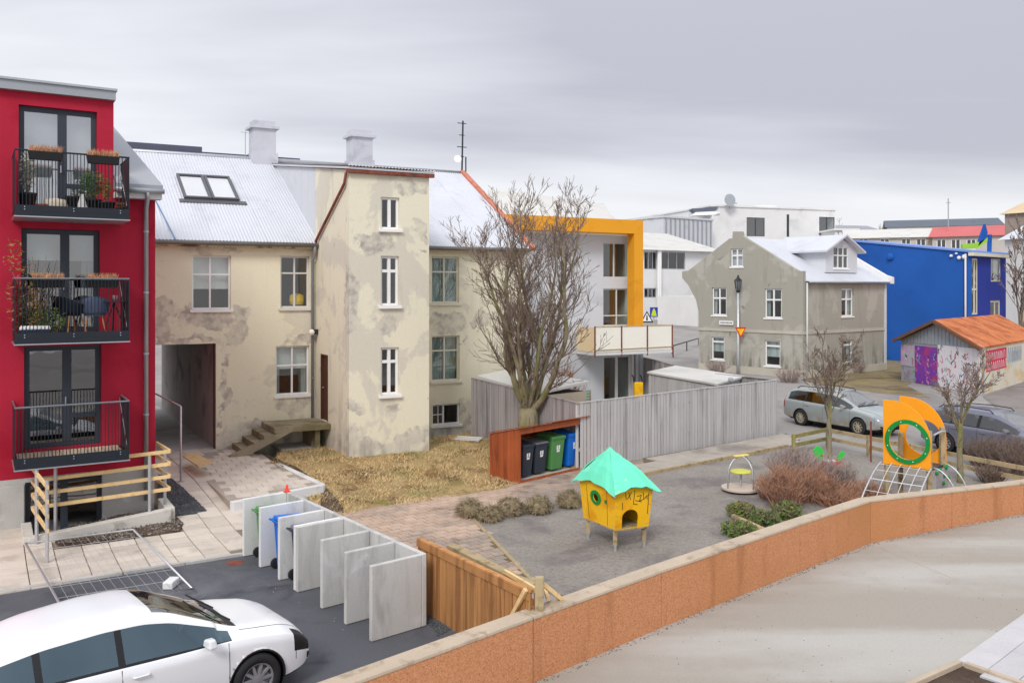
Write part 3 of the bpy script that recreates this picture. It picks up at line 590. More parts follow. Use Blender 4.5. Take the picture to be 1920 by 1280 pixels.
# windows in the long wall
window(house, MF, wl1, (.47,), (.35,), blind_or_reflection=.62, sill=.07)
w = window(house, MF, wl2, (.5,), (.33,), sill=.07, fm=mat('grey_white_frame', rgb(214, 212, 206), .6, .04, 2))
b = MB(); b.lathe([(.2, 0), (.24, .12), (.22, .3), (.1, .36)], MF.P(wl2[1]-.3, -.4, wl2[2]+.1), 12); b.build('yellow_bucket', flat('yellow_cloth', rgb(236, 196, 20)), w)
window(house, MF, wl3, (.5,), (.4,), blind_or_reflection=.48, sill=.06, curtain=.18)
window(house, MF, wr1, (.48,), (.33,), curtain=.49, sill=.07, fm=mat('cream_frame', rgb(222, 216, 196), .6, .04, 2), gm=m_glassg)
window(house, MF, wr2, (.48,), (.33,), curtain=.49, sill=.07, fm=MATS['cream_frame'], gm=m_glassg)
window(house, MF, wr3, (.42,), (), sill=.05, lattice=0)
# stair tower
TF = Fr(MF.P(TS, TD, 0), UM, NM); TZ = 8.84; TR = 9.98
wt = [prect(TF, 714, 370, 749, 430), prect(TF, 714, 480, 748, 573), prect(TF, 714, 651, 748, 740)]
wall(house, 'tower_wall', TF, rect(0, TW, -.1, TZ), wt, m_tower)
for i, h in enumerate(wt): window(house, TF, h, (.5,), () if i == 0 else (.3,), sill=.1, t=-.08, fw=.07, mull=.09)
TL = Fr(MF.P(TS, 0, 0), NM, -UM)                                 # left flank of the tower: s runs from the house outwards
dh = (.55, 1.25, 1.12, 3.22)
roofz = lambda t: EZ+(RZ-EZ)*(-t)/RD
b = MB(); b.slab([(0, -.1), (TD-.29, -.1), (TD-.29, TZ+(TR-TZ)*.29/(TD+RD)), (0, TZ+(TR-TZ)*TD/(TD+RD))], [rect(*dh)], lambda a, z: TL.P(a, 0, z), UM*.28); b.build('tower_wall', m_tower, house)
b = MB(); b.prism([TF.P(TW, -.29, -.1), TF.P(TW, -.29, TZ), MF.P(TS+TW, 0, TZ+(TR-TZ)*.37), MF.P(TS+TW, 0, -.1)], UM*-.28); b.build('tower_wall', m_tower, house)
# side of the dormer that joins the tower to the ridge, clad in flat sheets
K = 7
for i in range(K):
    t0 = -RD*i/K*1.02; t1 = -RD*(i+1)/K*1.02; zt = lambda t: TZ+(TR-TZ)*(TD-t)/(TD+RD)
    if roofz(t1) > zt(t1)-.02: t1 = -RD*.985
    for s in (TS, TS+TW-.02):
        b = MB(); b.prism([MF.P(s, t0-.006, roofz(t0)-.1), MF.P(s, t0-.006, zt(t0)), MF.P(s, t1+.006, zt(t1)), MF.P(s, t1+.006, min(roofz(t1)-.1, zt(t1)-.01))], UM*.02); b.build('cladding_sheet', m_lgrey, house)
o = b = MB(); b.prism([MF.P(TS-.1, TD+.15, TZ+.01), MF.P(TS+TW+.1, TD+.15, TZ+.01), MF.P(TS+TW+.1, -RD, TR+.02), MF.P(TS-.1, -RD, TR+.02)], (0, 0, .06)); tr = b.build('tower_roof', m_roofw, house)
corrugated(tr, MF.P(TS-.12, TD+.2, TZ+.1), UM, MF.P(0, -RD, TR+.1)-MF.P(0, TD+.2, TZ+.1), TW+.24, mat('grey_rusty_sheet', rgb(196, 190, 188), .6, .06, 1, [(rgb(150, 110, 96), 1.5, .55, .75)], bump=None), amp=.016)
b = MB(); b.fb(TF, -.1, TW+.12, .001, .14, TZ-.1, TZ+.02); b.build('eaves_board', m_rust, house)
# front door in the flank
b = MB(); b.fb(TL, dh[0]+.05, dh[1]-.05, -.1, -.05, dh[2], dh[3]-.05); d = b.build('door', mat('brown_door', rgb(84, 52, 38), .6, .12, 3), house)
b = MB(); b.tube([TL.P(dh[0]+.12, -.05, 2.15), TL.P(dh[0]+.12, .0, 2.15), TL.P(dh[0]+.24, .0, 2.15)], .012, 6); b.build('handle', m_galv, d)
b = MB(); b.fb(TL, dh[0], dh[0]+.05, -.21, .01, dh[2], dh[3]); b.fb(TL, dh[1]-.05, dh[1], -.21, .01, dh[2], dh[3]); b.fb(TL, dh[0]+.05, dh[1]-.05, -.21, .008, dh[3]-.05, dh[3]); b.build('frame', MATS['brown_door'], d)
# roofs
roof = MB(); roof.prism([MF.P(SL, .25, EZ-.12), MF.P(SL, -RD, RZ-.1), MF.P(SL, -2*RD-.25, EZ-.12)], UM*(TS-SL-.02))
roof.prism([MF.P(TS+TW+.02, .25, EZ-.12), MF.P(TS+TW+.02, -RD, RZ-.1), MF.P(TS+TW+.02, -2*RD-.25, EZ-.12)], UM*(SR-TS-TW-.04))
roof = roof.build('roof', m_roofw, house)
upv = MF.P(0, -RD, RZ)-MF.P(0, .32, EZ-.05)
corrugated(roof, MF.P(SL, .32, EZ-.03), UM, upv, TS-SL, m_roofw)
corrugated(roof, MF.P(TS+TW, .32, EZ-.03), UM, upv, SR-TS-TW+.1, m_roofw)
b = MB(); b.tube([MF.P(SL, -RD, RZ+.0), MF.P(SR+.1, -RD, RZ+.0)], .09, 8); b.build('ridge_cap', m_zinc, roof, True)
m_seam = mat('blue_sealant', rgb(96, 130, 168), .6, .1, 2, bump=None)
for pa, pb in (((243, 282), (329, 450)),):
    n = UM.cross(upv).normalized(); P = MF.P(0, .32, EZ-.01); q0 = rayplane(pa[0], pa[1], P, n); q1 = rayplane(pb[0], pb[1], P, n)
    b = MB(); b.bar(q0+n*.02, q1+n*.02, .035, .012, n); b.build('seam_strip', m_seam, roof)
for s0, s1, h in ((SL, .6, .34), (.6, 4.2, .16)):
    b = MB(); b.fb(MF, s0, s1, -RD-1.2, -RD-.12, RZ-.1, RZ+h); b.build('roof_monitor', m_solar, roof)
# skylight pair
n = UM.cross(upv).normalized(); P = MF.P(0, .32, EZ-.02); u1 = upv.normalized()
q = [rayplane(x, y, P, n) for x, y in ((345, 374), (449, 377), (430, 331), (334, 330))]
o0 = q[0]; wS = (q[1]-q[0]).dot(UM); hS = (q[3]-q[0]).dot(u1); SF = lambda a, c, h: o0+UM*a+u1*c+n*h
def sbox(b, a0, a1, c0, c1, h0, h1): b.hexa([SF(a, c, h) for h in (h0, h1) for a, c in rect(a0, a1, c0, c1)])
m_sky = mat('skylight_frame', rgb(92, 92, 98), .5, .05, 2, bump=None)
for k in (0, 1):
    a0 = k*wS/2+.01; a1 = (k+1)*wS/2-.01; b = MB()
    for r in ((a0, a1, 0, .09), (a0, a1, hS-.09, hS), (a0, a0+.08, .09, hS-.09), (a1-.08, a1, .09, hS-.09)): sbox(b, *r, .0, .11)
    o = b.build('skylight', m_sky, roof); b = MB(); sbox(b, a0+.08, a1-.08, .09, hS-.09, .04, .07); b.build('pane', m_mirror, o)
    
b = MB(); sbox(b, -.15, wS+.2, -.22, -.005, .0, .03); b.build('skylight_flashing', m_sky, roof)
# chimneys
def chimney(px, yt, wpx, s_dep=.95):
    s = MF.s_at(px, -RD); d = MF.P(s, -RD, 0).y; zt = CH+(HY-yt)/F*d; w = wpx/F*d/2/.93
    b = MB(); b.fb(MF, s-w*1.15, s+w*1.15, -RD-w, -RD+w, RZ-.8, RZ+.22); b.fb(MF, s-w, s+w, -RD-w*.85, -RD+w*.85, RZ+.22, zt-.3); b.fb(MF, s-w*1.28, s+w*1.28, -RD-w*1.1, -RD+w*1.1, zt-.3, zt-.2); b.fb(MF, s-w*.95, s+w*.95, -RD-w*.8, -RD+w*.8, zt-.2, zt)
    return b.build('chimney', mat('chimney_sheet', rgb(196, 198, 206), .6, .05, 1.5, [(rgb(176, 178, 188), 1.4, .5, .7)], bump=None), roof)
chimney(492, 229, 38); chimney(674, 246, 36)
b = MB(); s = MF.s_at(460, -RD); b.tube([MF.P(s, -RD, RZ-.1), MF.P(s, -RD, RZ+1.0)], .014, 5); b.tube([MF.P(s-.16, -RD, RZ+.98), MF.P(s+.08, -RD, RZ+.98)], .012, 5); b.build('aerial', m_zinc, roof)
# mast on the right end of the ridge
s = MF.s_at(866, -RD); b = MB(); b.tube([MF.P(s, -RD, RZ-.1), MF.P(s+.05, -RD, CH+(HY-226)/F*36)], .035, 6)
for z, l in ((12.3, .2), (11.8, .12), (11.3, .22), (10.9, .1)): b.tube([MF.P(s-l, -RD, z), MF.P(s+l, -RD, z)], .018, 5)
b.tube([MF.P(s+.18, -RD, RZ), MF.P(s+.18, -RD, 10.9)], .03, 5); mm = b.build('antenna_mast', m_black, roof)
b = MB(); b.lathe([(.02, 0), (.12, .04), (.16, .08)], MF.P(s-.25, -RD+.1, RZ+.55), 14, (.2, -1, .2)); b.build('dish', m_white, mm)
# barge board on the right verge, gutters, pipes, lamp
b = MB(); b.bar(MF.P(SR+.12, .36, EZ-.06), MF.P(SR+.12, -RD, RZ+.05), .22, .14); b.build('barge_board', m_barge, house)
b = MB(); b.tube([MF.P(SL, .33, EZ-.1), MF.P(TS-.03, .33, EZ-.1)], .065, 8); b.build('gutter', mat('old_gutter', rgb(120, 116, 112), .7, .15, 4), house, True)
b = MB(); b.tube([MF.P(TS+TW+.02, .33, EZ-.1), MF.P(SR, .33, EZ-.1)], .065, 8); b.build('gutter', MATS['old_gutter'], house, True)
b = MB(); b.fb(MF, SL, TS-.02, .002, .26, EZ-.22, EZ-.13); b.build('eaves_board', mat('eaves_paint', rgb(206, 190, 160), .8, .1, 2, [(rgb(120, 104, 88), 1.4, .48, .6)]), house)
b = MB(); b.fb(MF, TS+TW+.02, SR, .002, .26, EZ-.22, EZ-.13); b.build('eaves_board', MATS['eaves_paint'], house)
downpipe(house, [MF.P(TS-.12, .33, EZ-.12), MF.P(TS-.12, .3, EZ-.35), MF.P(TS-.12, .07, EZ-.6), MF.P(TS-.12, .07, 1.0)], .05, mat('grey_pipe', rgb(140, 144, 150), .5, .1, 3, bump=None), br=[MF.P(TS-.12, .07, z) for z in (5.4, 3.9, 2.4)])
downpipe(house, [TL.P(TD-.05, .07, TZ-.1), TL.P(TD-.2, .07, TZ-.4), TL.P(.35, .07, EZ+.1), TL.P(.2, .1, EZ-.1)], .045, m_rust)
b = MB(); c = MF.P(TS-.02, .5, prect(MF, 590, 620, 600, 630)[3]); b.fb(TL, .2, .3, 0, .14, c.z-.1, c.z+.06); o = b.build('lamp_bracket', m_black, house); b = MB(); b.lathe([(.0, -.1), (.07, -.075), (.1, 0), (.07, .075), (.0, .1)], TL.P(.25, .2, c.z-.03), 14); b.build('lamp_globe', mat('opal_globe', rgb(240, 236, 226), .3, 0, 1, fine=0, bump=None), o, True)
# entrance steps
st = thing('entrance_steps', MF.P(1.6, .7, .3), 'mossy concrete steps and landing up to the brown door of the tower', 'steps')
m_step = mat('mossy_concrete', rgb(150, 140, 118), .92, .12, 1.5, [(rgb(120, 112, 82), 1.1, .45, .62), (rgb(172, 164, 148), 2.2, .55, .7)])
LA = 1.35
b = MB(); b.fb(MF, LA, TS-.01, .08, 1.55, .93, 1.1); b.build('landing', m_step, st, bevel=.012)
for i in range(4):
    z = 1.1-.2*(i+1); a = LA-.3*i
    b = MB(); b.fb(MF, a-.31, a-.004, .08, 1.55, z-.17 if z > .4 else .2, z); b.build('step', m_step, st, bevel=.012)
b = MB(); b.prism([MF.P(LA+.1, 1.56, .93), MF.P(LA+.5, 1.56, .93), MF.P(LA-1.0, 1.56, .22), MF.P(LA-1.3, 1.56, .22), MF.P(LA-1.3, 1.56, .36)], NM*-.15); b.build('stringer', m_step, st)
b = MB(); b.fb(MF, TS-.45, TS-.3, .1, 1.4, .2, .926); b.build('support_block', m_step, st)
b = MB(); b.fb(MF, LA+.3, TS-.5, .1, 1.2, .28, .36); b.build('slab', m_conc, st)
# ---------------------------------------------------------------- red apartment building
red = thing('red_apartment_building', RF.P(.5, 0, 0), 'crimson rendered apartment building with three dark steel balconies', 'building')
RC = 2.70; RT = RF.s_at(213); EZR = 7.56; PZ = 9.56; PL = 1.22
doors = [prect(RF, 35, 203, 182, 398), prect(RF, 40, 430, 187, 640), prect(RF, 45, 648, 190, 836)]
base = (doors[2][0]+.02, doors[2][1]+.02, -.9, PL-.1)
doors = [(d[0], d[1], z+.06, d[3]) for d, z in zip(doors, (6.86, 4.28, 1.76))]
wall(red, 'wall', RF, [(-6, PL), (RC, PL), (RC, EZR), (RT, EZR), (RT, PZ), (-1.6, PZ), (-1.6, EZR), (-6, EZR)], doors, m_red, .35)
wall(red, 'plinth', RF, [(-6, -.95), (base[0], -.95), (base[0], base[3]), (base[1], base[3]), (base[1], -.95), (RC-.02, -.95), (RC-.02, PL-.004), (-6, PL-.004)], [], m_conc, .35, .0)
b = MB(); b.fb(RF, -6, base[0]-.02, .004, .14, -.3, PL-.12); b.build('plinth', m_conc, red, bevel=.01)
b = MB(); b.prism([RF.P(RC, -.352, -.95), RF.P(RC, -.352, EZR), RF.P(RC, -7.5, EZR), RF.P(RC, -7.5, -.95)], RF.u*-.3); b.build('wall', m_red, red)
b = MB(); b.fb(RF, -6, RC-.35, -7.5, -7.2, -.95, EZR); b.build('wall', m_red, red)
b = MB(); b.fb(RF, -1.6, RT, -5, -.36, EZR, PZ); b.build('dormer', m_grey, red)
b = MB(); b.fb(RF, -2, RT+.03, -5, .14, PZ+.001, PZ+.2); b.build('fascia', m_grey, red); b = MB(); b.fb(RF, -2, RT+.06, -5, .18, PZ+.201, PZ+.25); b.build('roof_edge', m_zinc, red)
b = MB(); tp = dp(213, 243, 22.5); e0, e1 = RF.P(RT+.02, .3, EZR+.04), RF.P(RC+.12, .3, EZR+.04); bk = RF.P(RT+.02, -3.4, tp.z)
b.prism([e0, e1, tp, bk], (0, 0, .08)); b.build('roof', m_grey, red)
b = MB(); b.prism([e1+V((0, 0, -.01)), tp+V((0, 0, -.01)), RF.P(RC-.2, -6, EZR)], (0, 0, -.1)); b.build('roof', m_grey, red)
b = MB(); b.tube([RF.P(RT, .34, EZR-.02), RF.P(RC+.14, .34, EZR-.02)], .06, 8); b.build('gutter', m_zinc, red, True)
b = MB(); b.fb(RF, RT, RC+.1, .004, .28, EZR-.2, EZR-.07); b.build('eaves_board', m_offw, red)
ps = RF.s_at(274, .1)
downpipe(red, [RF.P(ps, .34, EZR-.05), RF.P(ps, .3, EZR-.18), RF.P(ps, .1, EZR-.4), RF.P(ps, .1, .45)], .05, m_zinc, br=[RF.P(ps, .1, z) for z in (6.6, 5.2, 3.8, 2.4)])
for i, d in enumerate(doors):
    w = d[1]-d[0]; o = window(red, RF, d, (.55,), (), t=-.12, fm=m_anth, gm=m_glassd if i else glass('sky_glass', (.7, .75, .78), .5), fw=.11, mull=.18, name='balcony_door', room=2.2, blind_or_reflection=(.97, .3, 0)[i])  # top door: added pale backing stands in for sky reflected in the panes
    b = MB(); a = d[0]+w*.55; b.fb(RF, a+.09, d[1]-.11, -.175, -.105, d[2]+.62, d[2]+.72); b.build('rail', m_anth, o)
    b = MB(); b.tube([RF.P(a-.03, -.1, d[2]+.95), RF.P(a-.03, -.05, d[2]+.95), RF.P(a-.03, -.05, d[2]+1.1)], .013, 6); b.build('handle', m_galv, o)
    if i == 1:
        b = MB(); b.fb(RF, a+.35, a+.75, -.4, -.38, d[2], d[3]-.3); b.build('curtain', m_curt, o)
o = window(red, RF, base, (.5,), (), t=-.12, fm=m_anth, gm=m_glassd, fw=.1, mull=.14, name='basement_door', room=2)
# balconies
balz = (6.84, 4.24, 1.70); BT = 1.32
BA, BB = RF.s_at(28, BT), RF.s_at(242, BT)
for i, z in enumerate(balz):
    top = z+(1.28, 1.28, 1.2)[i]; b = MB(); b.fb(RF, BA, BB, .005, BT, z-.05, z+.05); o = b.build('balcony', m_black, red)
    b = MB(); b.fb(RF, BA-.02, BB+.02, .01, BT+.02, z-.075, z-.052); b.build('soffit', m_zinc, o)
    nb = 12
    for k in range(nb):
        a0 = BA+.06+(BB-BA-.12)*k/nb; a1 = BA+.06+(BB-BA-.12)*(k+1)/nb-.012
        b = MB(); b.fb(RF, a0, a1, .06, BT-.08, z+.052, z+.075); b.build('deck_board', mat('deck_board_wood', rgb(206, 186, 162), .8, .1, 3, rnd=.1), o)
    b = MB(); b.fb(RF, BA, BB, BT-.03, BT, z+.052, z+.17); b.build('kickboard', m_black, o)
    b = MB(); b.tube([RF.P(BA, .03, top), RF.P(BA, BT-.015, top), RF.P(BB, BT-.015, top), RF.P(BB, .03, top)], .02, 6); b.build('handrail', m_black if i == 0 else mat('grey_handrail', rgb(120, 126, 132), .45, .1, 4, metal=.3, bump=None), o)
    b = MB(); n = 32
    for k in range(n+1):
        a = BA+(BB-BA)*k/n; b.tube([RF.P(a, BT-.015, z+.05), RF.P(a, BT-.015, top)], .009, 4, False)
    b.build('balusters', m_black, o)
    for a in (BA, BB):
        b = MB(); n = 12
        for k in range(n): t = .06+(BT-.12)*k/n; b.fb(RF, a-.008, a+.008, t, t+(BT-.12)/n*.82, z+.05, top-.03)
        b.build('side_screen', m_black, o)
    b = MB()
    for k in (.08, .5, .92):
        for dz in (.0, .05): b.lathe([(.012, 0), (.012, .01)], RF.P(BA+(BB-BA)*k, BT+.002, z+.08+dz), 8, RF.n)
    b.build('bolt', m_zinc, o)
    b = MB(); b.tube([RF.P(BB-.03, .1, top-.05), RF.P(BB-.03, BT-.1, z+.25)], .008, 5); b.build('brace', m_galv, o)
# --- things on the balconies
def leaves(b, c, r, n, size, flat_=.6, seed=0, up=.3):
    rr = random.Random(seed)
    for _ in range(n):
        while True:
            p = V((rr.uniform(-1, 1), rr.uniform(-1, 1), rr.uniform(-1, 1)))
            if p.length < 1: break
        p = V((p.x*r[0], p.y*r[1], p.z*r[2]))+V(c); a = V((rr.uniform(-1, 1), rr.uniform(-1, 1), rr.uniform(-.4, 1)*up*3)).normalized(); q = a.orthogonal().normalized(); q.rotate(Matrix.Rotation(rr.random()*6.28, 3, a)); s = size*rr.uniform(.6, 1.3)
        b.add([p-a*s, p+q*s*.35, p+a*s, p-q*s*.35], [(0, 1, 2, 3)])
def spikes(b, c, u, l, n, h, w, seed):
    rr = random.Random(seed); c = V(c); nn = V((u.y, -u.x, 0))
    for _ in range(n):
        p = c+u*rr.uniform(-l/2, l/2)+nn*rr.uniform(-w, w); d = V((rr.uniform(-.35, .35), rr.uniform(-.35, .35), 1))*h*rr.uniform(.5, 1.2); q = V((rr.uniform(-1, 1), rr.uniform(-1, 1), 0)).normalized()*.008
        b.add([p-q, p+q, p+d], [(0, 1, 2)])
lab = iter(['black window box of dry heather on the top balcony, left one', 'black window box of dry heather on the top balcony, right one', 'black window box of dry heather on the middle balcony, left one', 'black window box of dry heather on the middle balcony, right one'])
for zi, xs in ((0, ((52, 118, 283), (162, 224, 290))), (1, ((60, 122, 526), (160, 222, 524)))):
    for x0, x1, yy in xs:
        t = BT+.06 if zi == 0 else BT-.16; a0, a1 = RF.s_at(x0, t), RF.s_at(x1, t); zt = balz[zi]+1.26; c = RF.P((a0+a1)/2, t, zt-.16)
        o = thing('window_box', c, next(lab), 'planter', 'heather boxes on the balcony rails'); w = (a1-a0)/2; am = (a0+a1)/2
        b = MB(); b.hexa([RF.P(am-w*.92, t-.06, zt-.17), RF.P(am+w*.92, t-.06, zt-.17), RF.P(am+w*.92, t+.06, zt-.17), RF.P(am-w*.92, t+.06, zt-.17), RF.P(am-w, t-.09, zt), RF.P(am+w, t-.09, zt), RF.P(am+w, t+.09, zt), RF.P(am-w, t+.09, zt)]); b.build('trough', m_trim, o, bevel=.008)
        b = MB(); spikes(b, RF.P(am, t, zt-.01), RF.u, 2*w*.92, 420, .15, .07, x0); o2 = b.build('heather', m_heather, o, fix=False)
        b = MB()
        for k in (-.6, .6): b.tube([RF.P(am+w*k, t-.09, zt-.02), RF.P(am+w*k, BT-.0, zt+.01)], .006, 5)
        b.build('hook', m_trim, o)
def pot(zi, px, t, r, h, label, plant=None, m=None, seed=1, mleaf=None):
    a = RF.s_at(px, t); c = RF.P(a, t, balz[zi]+.076); o = thing('potted_plant', c, label, 'plant pot')
    b = MB(); b.lathe([(r*.75, 0), (r*.95, h*.86), (r*1.08, h*.87), (r*1.08, h), (r*.9, h), (r*.85, h*.85)], c, 18); b.build('pot', m or m_trim, o, True)
    b = MB(); b.lathe([(r*.9, h*.8), (r*.88, h*.9)], c, 14); b.build('soil', m_soil, o)
    if plant:
        rr = random.Random(seed); k, pr, ph = plant; b = MB()
        for _ in range(k):
            d = V((rr.uniform(-1, 1)*pr, rr.uniform(-1, 1)*pr, ph*rr.uniform(.6, 1))); b.tube([c+V((0, 0, h*.85)), c+V((0, 0, h))+d*.5+V((rr.uniform(-.04, .04), 0, 0)), c+V((0, 0, h))+d], [.01, .007, .003], 4, False)
        b.build('stem', m_bark, o); b = MB(); leaves(b, c+V((0, 0, h+ph*.55)), (pr, pr, ph*.5), 60*k, .045, seed=seed); b.build('foliage', mleaf or m_leafg, o, fix=False)
    return o
pot(0, 52, .85, .17, .38, 'dark pot with a tall pale climber at the left end of the top balcony', (5, .16, .85), seed=3, mleaf=mat('pale_leaf', rgb(176, 176, 160), .9, .2, 6, bump=None))
pot(0, 138, .8, .16, .36, 'black round pot in the middle of the top balcony', None)
pot(0, 172, .75, .19, .32, 'dark pot with a leafy grey green bush on the top balcony', (7, .25, .62), seed=5)
pot(0, 200, .95, .17, .26, 'dark pot with dry yellow stalks on the top balcony', (3, .1, .5), seed=6, mleaf=m_leafdry)
pot(0, 226, 1.05, .09, .14, 'small pot with a dry clump at the right end of the top balcony', (4, .07, .1), seed=7, mleaf=m_leafdry)
a = RF.s_at(104, .8); c = RF.P(a, .8, balz[0]+.076); b = MB(); b.lathe([(.0, 0), (.19, .03), (.25, .14), (.2, .27), (.0, .31)], c, 16); tag(b.build('cushion', mat('cream_cloth', rgb(222, 210, 190), .9, .1, 3), None, True), 'cream floor cushion on the top balcony between pots', 'cushion')
a = RF.s_at(80, .9); c = RF.P(a, .9, balz[0]+.076); b = MB(); b.box(c.x-.12, c.x+.12, c.y-.08, c.y+.08, c.z, c.z+.16); tag(b.build('wooden_crate', m_rust, bevel=.01), 'small brown box on the top balcony floor beside the left pot', 'box')
a = RF.s_at(154, 1.0); c = RF.P(a, 1.0, balz[0]+.076); b = MB(); b.add([c+V((-.11, -.08, 0)), c+V((.11, -.08, 0)), c+V((.11, .08, 0)), c+V((-.11, .08, 0)), c+V((-.03, 0, .4)), c+V((.03, 0, .4))], [(0, 1, 5, 4), (2, 3, 4, 5), (0, 4, 3), (1, 2, 5), (0, 3, 2, 1)]); tag(b.build('folded_sign', m_offw), 'small white A shaped stand between pots on the top balcony', 'stand')
# middle balcony
def shell_chair(px, t, m, label, rz):
    c = RF.P(RF.s_at(px, t), t, balz[1]+.076); o = thing('shell_chair', (0, 0, 0), label, 'chair', 'shell chairs on the middle balcony')
    b = MB(); n = 9; vs = []; fs = []
    for i in range(n):
        a = -1.9+3.8*i/(n-1)
        for j, (r, z) in enumerate(((.05, .43), (.2, .43), (.27, .5), (.29, .62+.12*max(0, math.cos(a))), (.3, .66+.17*max(0, math.cos(a))))): vs.append(V((math.sin(a)*r, math.cos(a)*r*.95, z)))
        if i:
            for j in range(4): k = i*5+j; fs.append((k-5, k, k+1, k-4))
    b.add(vs, fs); s = b.build('seat', m, o, True); md = s.modifiers.new('solid', 'SOLIDIFY'); md.thickness = .02
    b = MB(); b.lathe([(.2, .41), (.21, .435)], (0, 0, 0), 14); b.build('seat_pad', m, o)
    for x in (-1, 1):
        for y in (-1, 1): b = MB(); b.tube([(x*.13, y*.13, .42), (x*.22, y*.22, 0)], [.018, .012], 6); b.build('leg', mat('oak_leg', rgb(196, 136, 82), .6, .1, 3), o)
    o.location = c; o.rotation_euler = (0, 0, rz); WL[o] = c
shell_chair(134, .7, flat('black_plastic', rgb(28, 34, 48)), 'black shell chair on wooden legs on the middle balcony', 2.6)
shell_chair(178, .75, flat('slate_blue_plastic', rgb(92, 104, 132)), 'slate blue shell chair beside the small table on the middle balcony', 3.6)
c = RF.P(RF.s_at(214, .8), .8, balz[1]+.076); o = thing('bistro_table', c, 'small dark round table at the right end of the middle balcony', 'table')
b = MB(); b.lathe([(.3, .7), (.31, .705), (.31, .72), (.3, .725)], c, 20); b.build('table_top', m_anth, o)
for k in range(3): a = k*2.1; b = MB(); b.tube([c+V((0, 0, .7)), c+V((math.cos(a)*.28, math.sin(a)*.28, 0))], .012, 6); b.build('leg', m_black, o)
b = MB(); b.lathe([(.05, 0), (.06, .1), (.045, .12)], c+V((.02, 0, .727)), 10); tag(b.build('candle_holder', flat('pink_glass', rgb(226, 170, 180)), None, True), 'small pink candle holder on the dark balcony table', 'ornament')
c = RF.P(RF.s_at(70, .9), .9, balz[1]+.076); o = thing('balcony_shrub', c, 'overgrown yellow and green shrub filling the left end of the middle balcony', 'shrub')
b = MB(); rr = random.Random(4)
for _ in range(26):
    d = RF.u*rr.uniform(-.55, .45)+RF.n*rr.uniform(-.3, .3)+V((0, 0, rr.uniform(.5, 1.75))); b.tube([c+RF.u*d.x*.1, c+d*.5+V((0, 0, .06)), c+d], [.014, .009, .004], 4, False)
b.build('stem', m_bark, o); b = MB(); leaves(b, c+RF.u*-.2+V((0, 0, .75)), (.38, .3, .75), 420, .05, seed=8); b.build('foliage', m_leafdry, o, fix=False)
b = MB(); leaves(b, c+RF.u*.1+V((0, 0, .35)), (.5, .3, .3), 520, .05, seed=9); b.build('foliage', m_leafg, o, fix=False)
b = MB(); leaves(b, c+RF.u*-.42+V((0, 0, 1.7)), (.22, .2, .36), 60, .05, seed=10); b.build('foliage', m_leafdry, o, fix=False)
a0, a1 = RF.s_at(38, 1.2), RF.s_at(93, 1.2); zc = balz[1]+.076; b = MB(); b.fb(RF, a0, a1, 1.0, 1.26, zc, zc+.16); o = b.build('balcony_planter', flat('navy_plastic', rgb(44, 56, 78)), bevel=.01); tag(o, 'navy trough edged with white stones at the foot of the balcony shrub', 'planter')
b = MB(); rr = random.Random(2)
for k in range(9):
    q = RF.P(a0+(a1-a0)*(k+.5)/9, 1.2, zc+.17); b.lathe([(.0, -.05), (.05, -.02), (.055, .02), (.03, .06), (0, .07)], q, 7)
b.build('white_stones', m_white, o, True)
# ---------------------------------------------------------------- stair well, guard rail, handrail
m_curb = mat('well_concrete', rgb(208, 204, 196), .9, .08, 2, [(rgb(166, 160, 150), 2, .5, .7)])
well = thing('basement_well', RF.P(1.4, .9, 0), 'pale concrete kerb around the basement stair well below the timber rail', 'kerb')
WQ = [RF.P(.08, .15, 0), RF.P(.08, 1.2, 0), RF.P(2.85, 1.0, 0), RF.P(2.85, .02, 0)]
for p, q, z0, z1 in ((WQ[0], WQ[1], .3, .24), (WQ[1], WQ[2], .24, .42), (WQ[2], WQ[3], .42, .44)):
    b = MB(); d = (q-p).normalized(); n = V((d.y, -d.x, 0))*.1; b.hexa([p-n-V((0, 0, .2)), p+n-V((0, 0, .2)), q+n-V((0, 0, .2)), q-n-V((0, 0, .2)), p-n+V((0, 0, z0)), p+n+V((0, 0, z0)), q+n+V((0, 0, z1)), q-n+V((0, 0, z1))]); b.build('kerb', m_curb, well, bevel=.015)
b = MB(); b.add([p+V((0, 0, -.045)) for p in WQ], [(0, 1, 2, 3)]); b.build('well_floor', m_conc, well)
gr = thing('timber_guard_rail', RF.P(1.4, .9, .3), 'new pale timber guard rail on galvanised posts beside the red building', 'railing')
A0, A1 = RF.P(RF.s_at(60, .72), .72, 0), RF.P(2.85, .98, 0); B1 = gp(90, 912, 1.5); B1.z = 0; C1 = RF.P(2.72, .05, 0)
for z in (1.56, 1.28, 1.0, .72):
    for p, q, dz in ((A0, A1, .12), (A0, B1, -.08), (A1, C1, .05)):
        b = MB(); z0 = z if p is not A1 else z+.12; b.bar(p+V((0, 0, z0)), q+V((0, 0, z0+dz)), .04, .075); b.build('rail', m_newpine, gr)
for p, zb in ((A0+(A1-A0)*.16, .2), (A0+(A1-A0)*.84, .3), (B1+(A0-B1)*.06, .0), (A0+(B1-A0)*.3, .1), (A1+(C1-A1)*.4, .3)):
    b = MB(); d = V((.03, -.05, 0)); b.bar(p+d+V((0, 0, zb)), p+d+V((0, 0, 1.62)), .05, .05, (0, 1, 0)); b.build('post', m_galv, gr)
hr = thing('passage_handrail', gpz(339, 905), 'thin galvanised handrail at the mouth of the passage', 'handrail')
q = gpz(339, 905); top = dp(339, 762, q.y); bk = MF.P(-2.2, -1.2, 2.0); b = MB(); b.tube([q, top], .028, 8); b.build('post', m_galv, hr, True); b = MB(); b.tube([top, dp(292, 738, q.y+3.2)], .024, 8); b.build('rail', m_galv, hr, True)
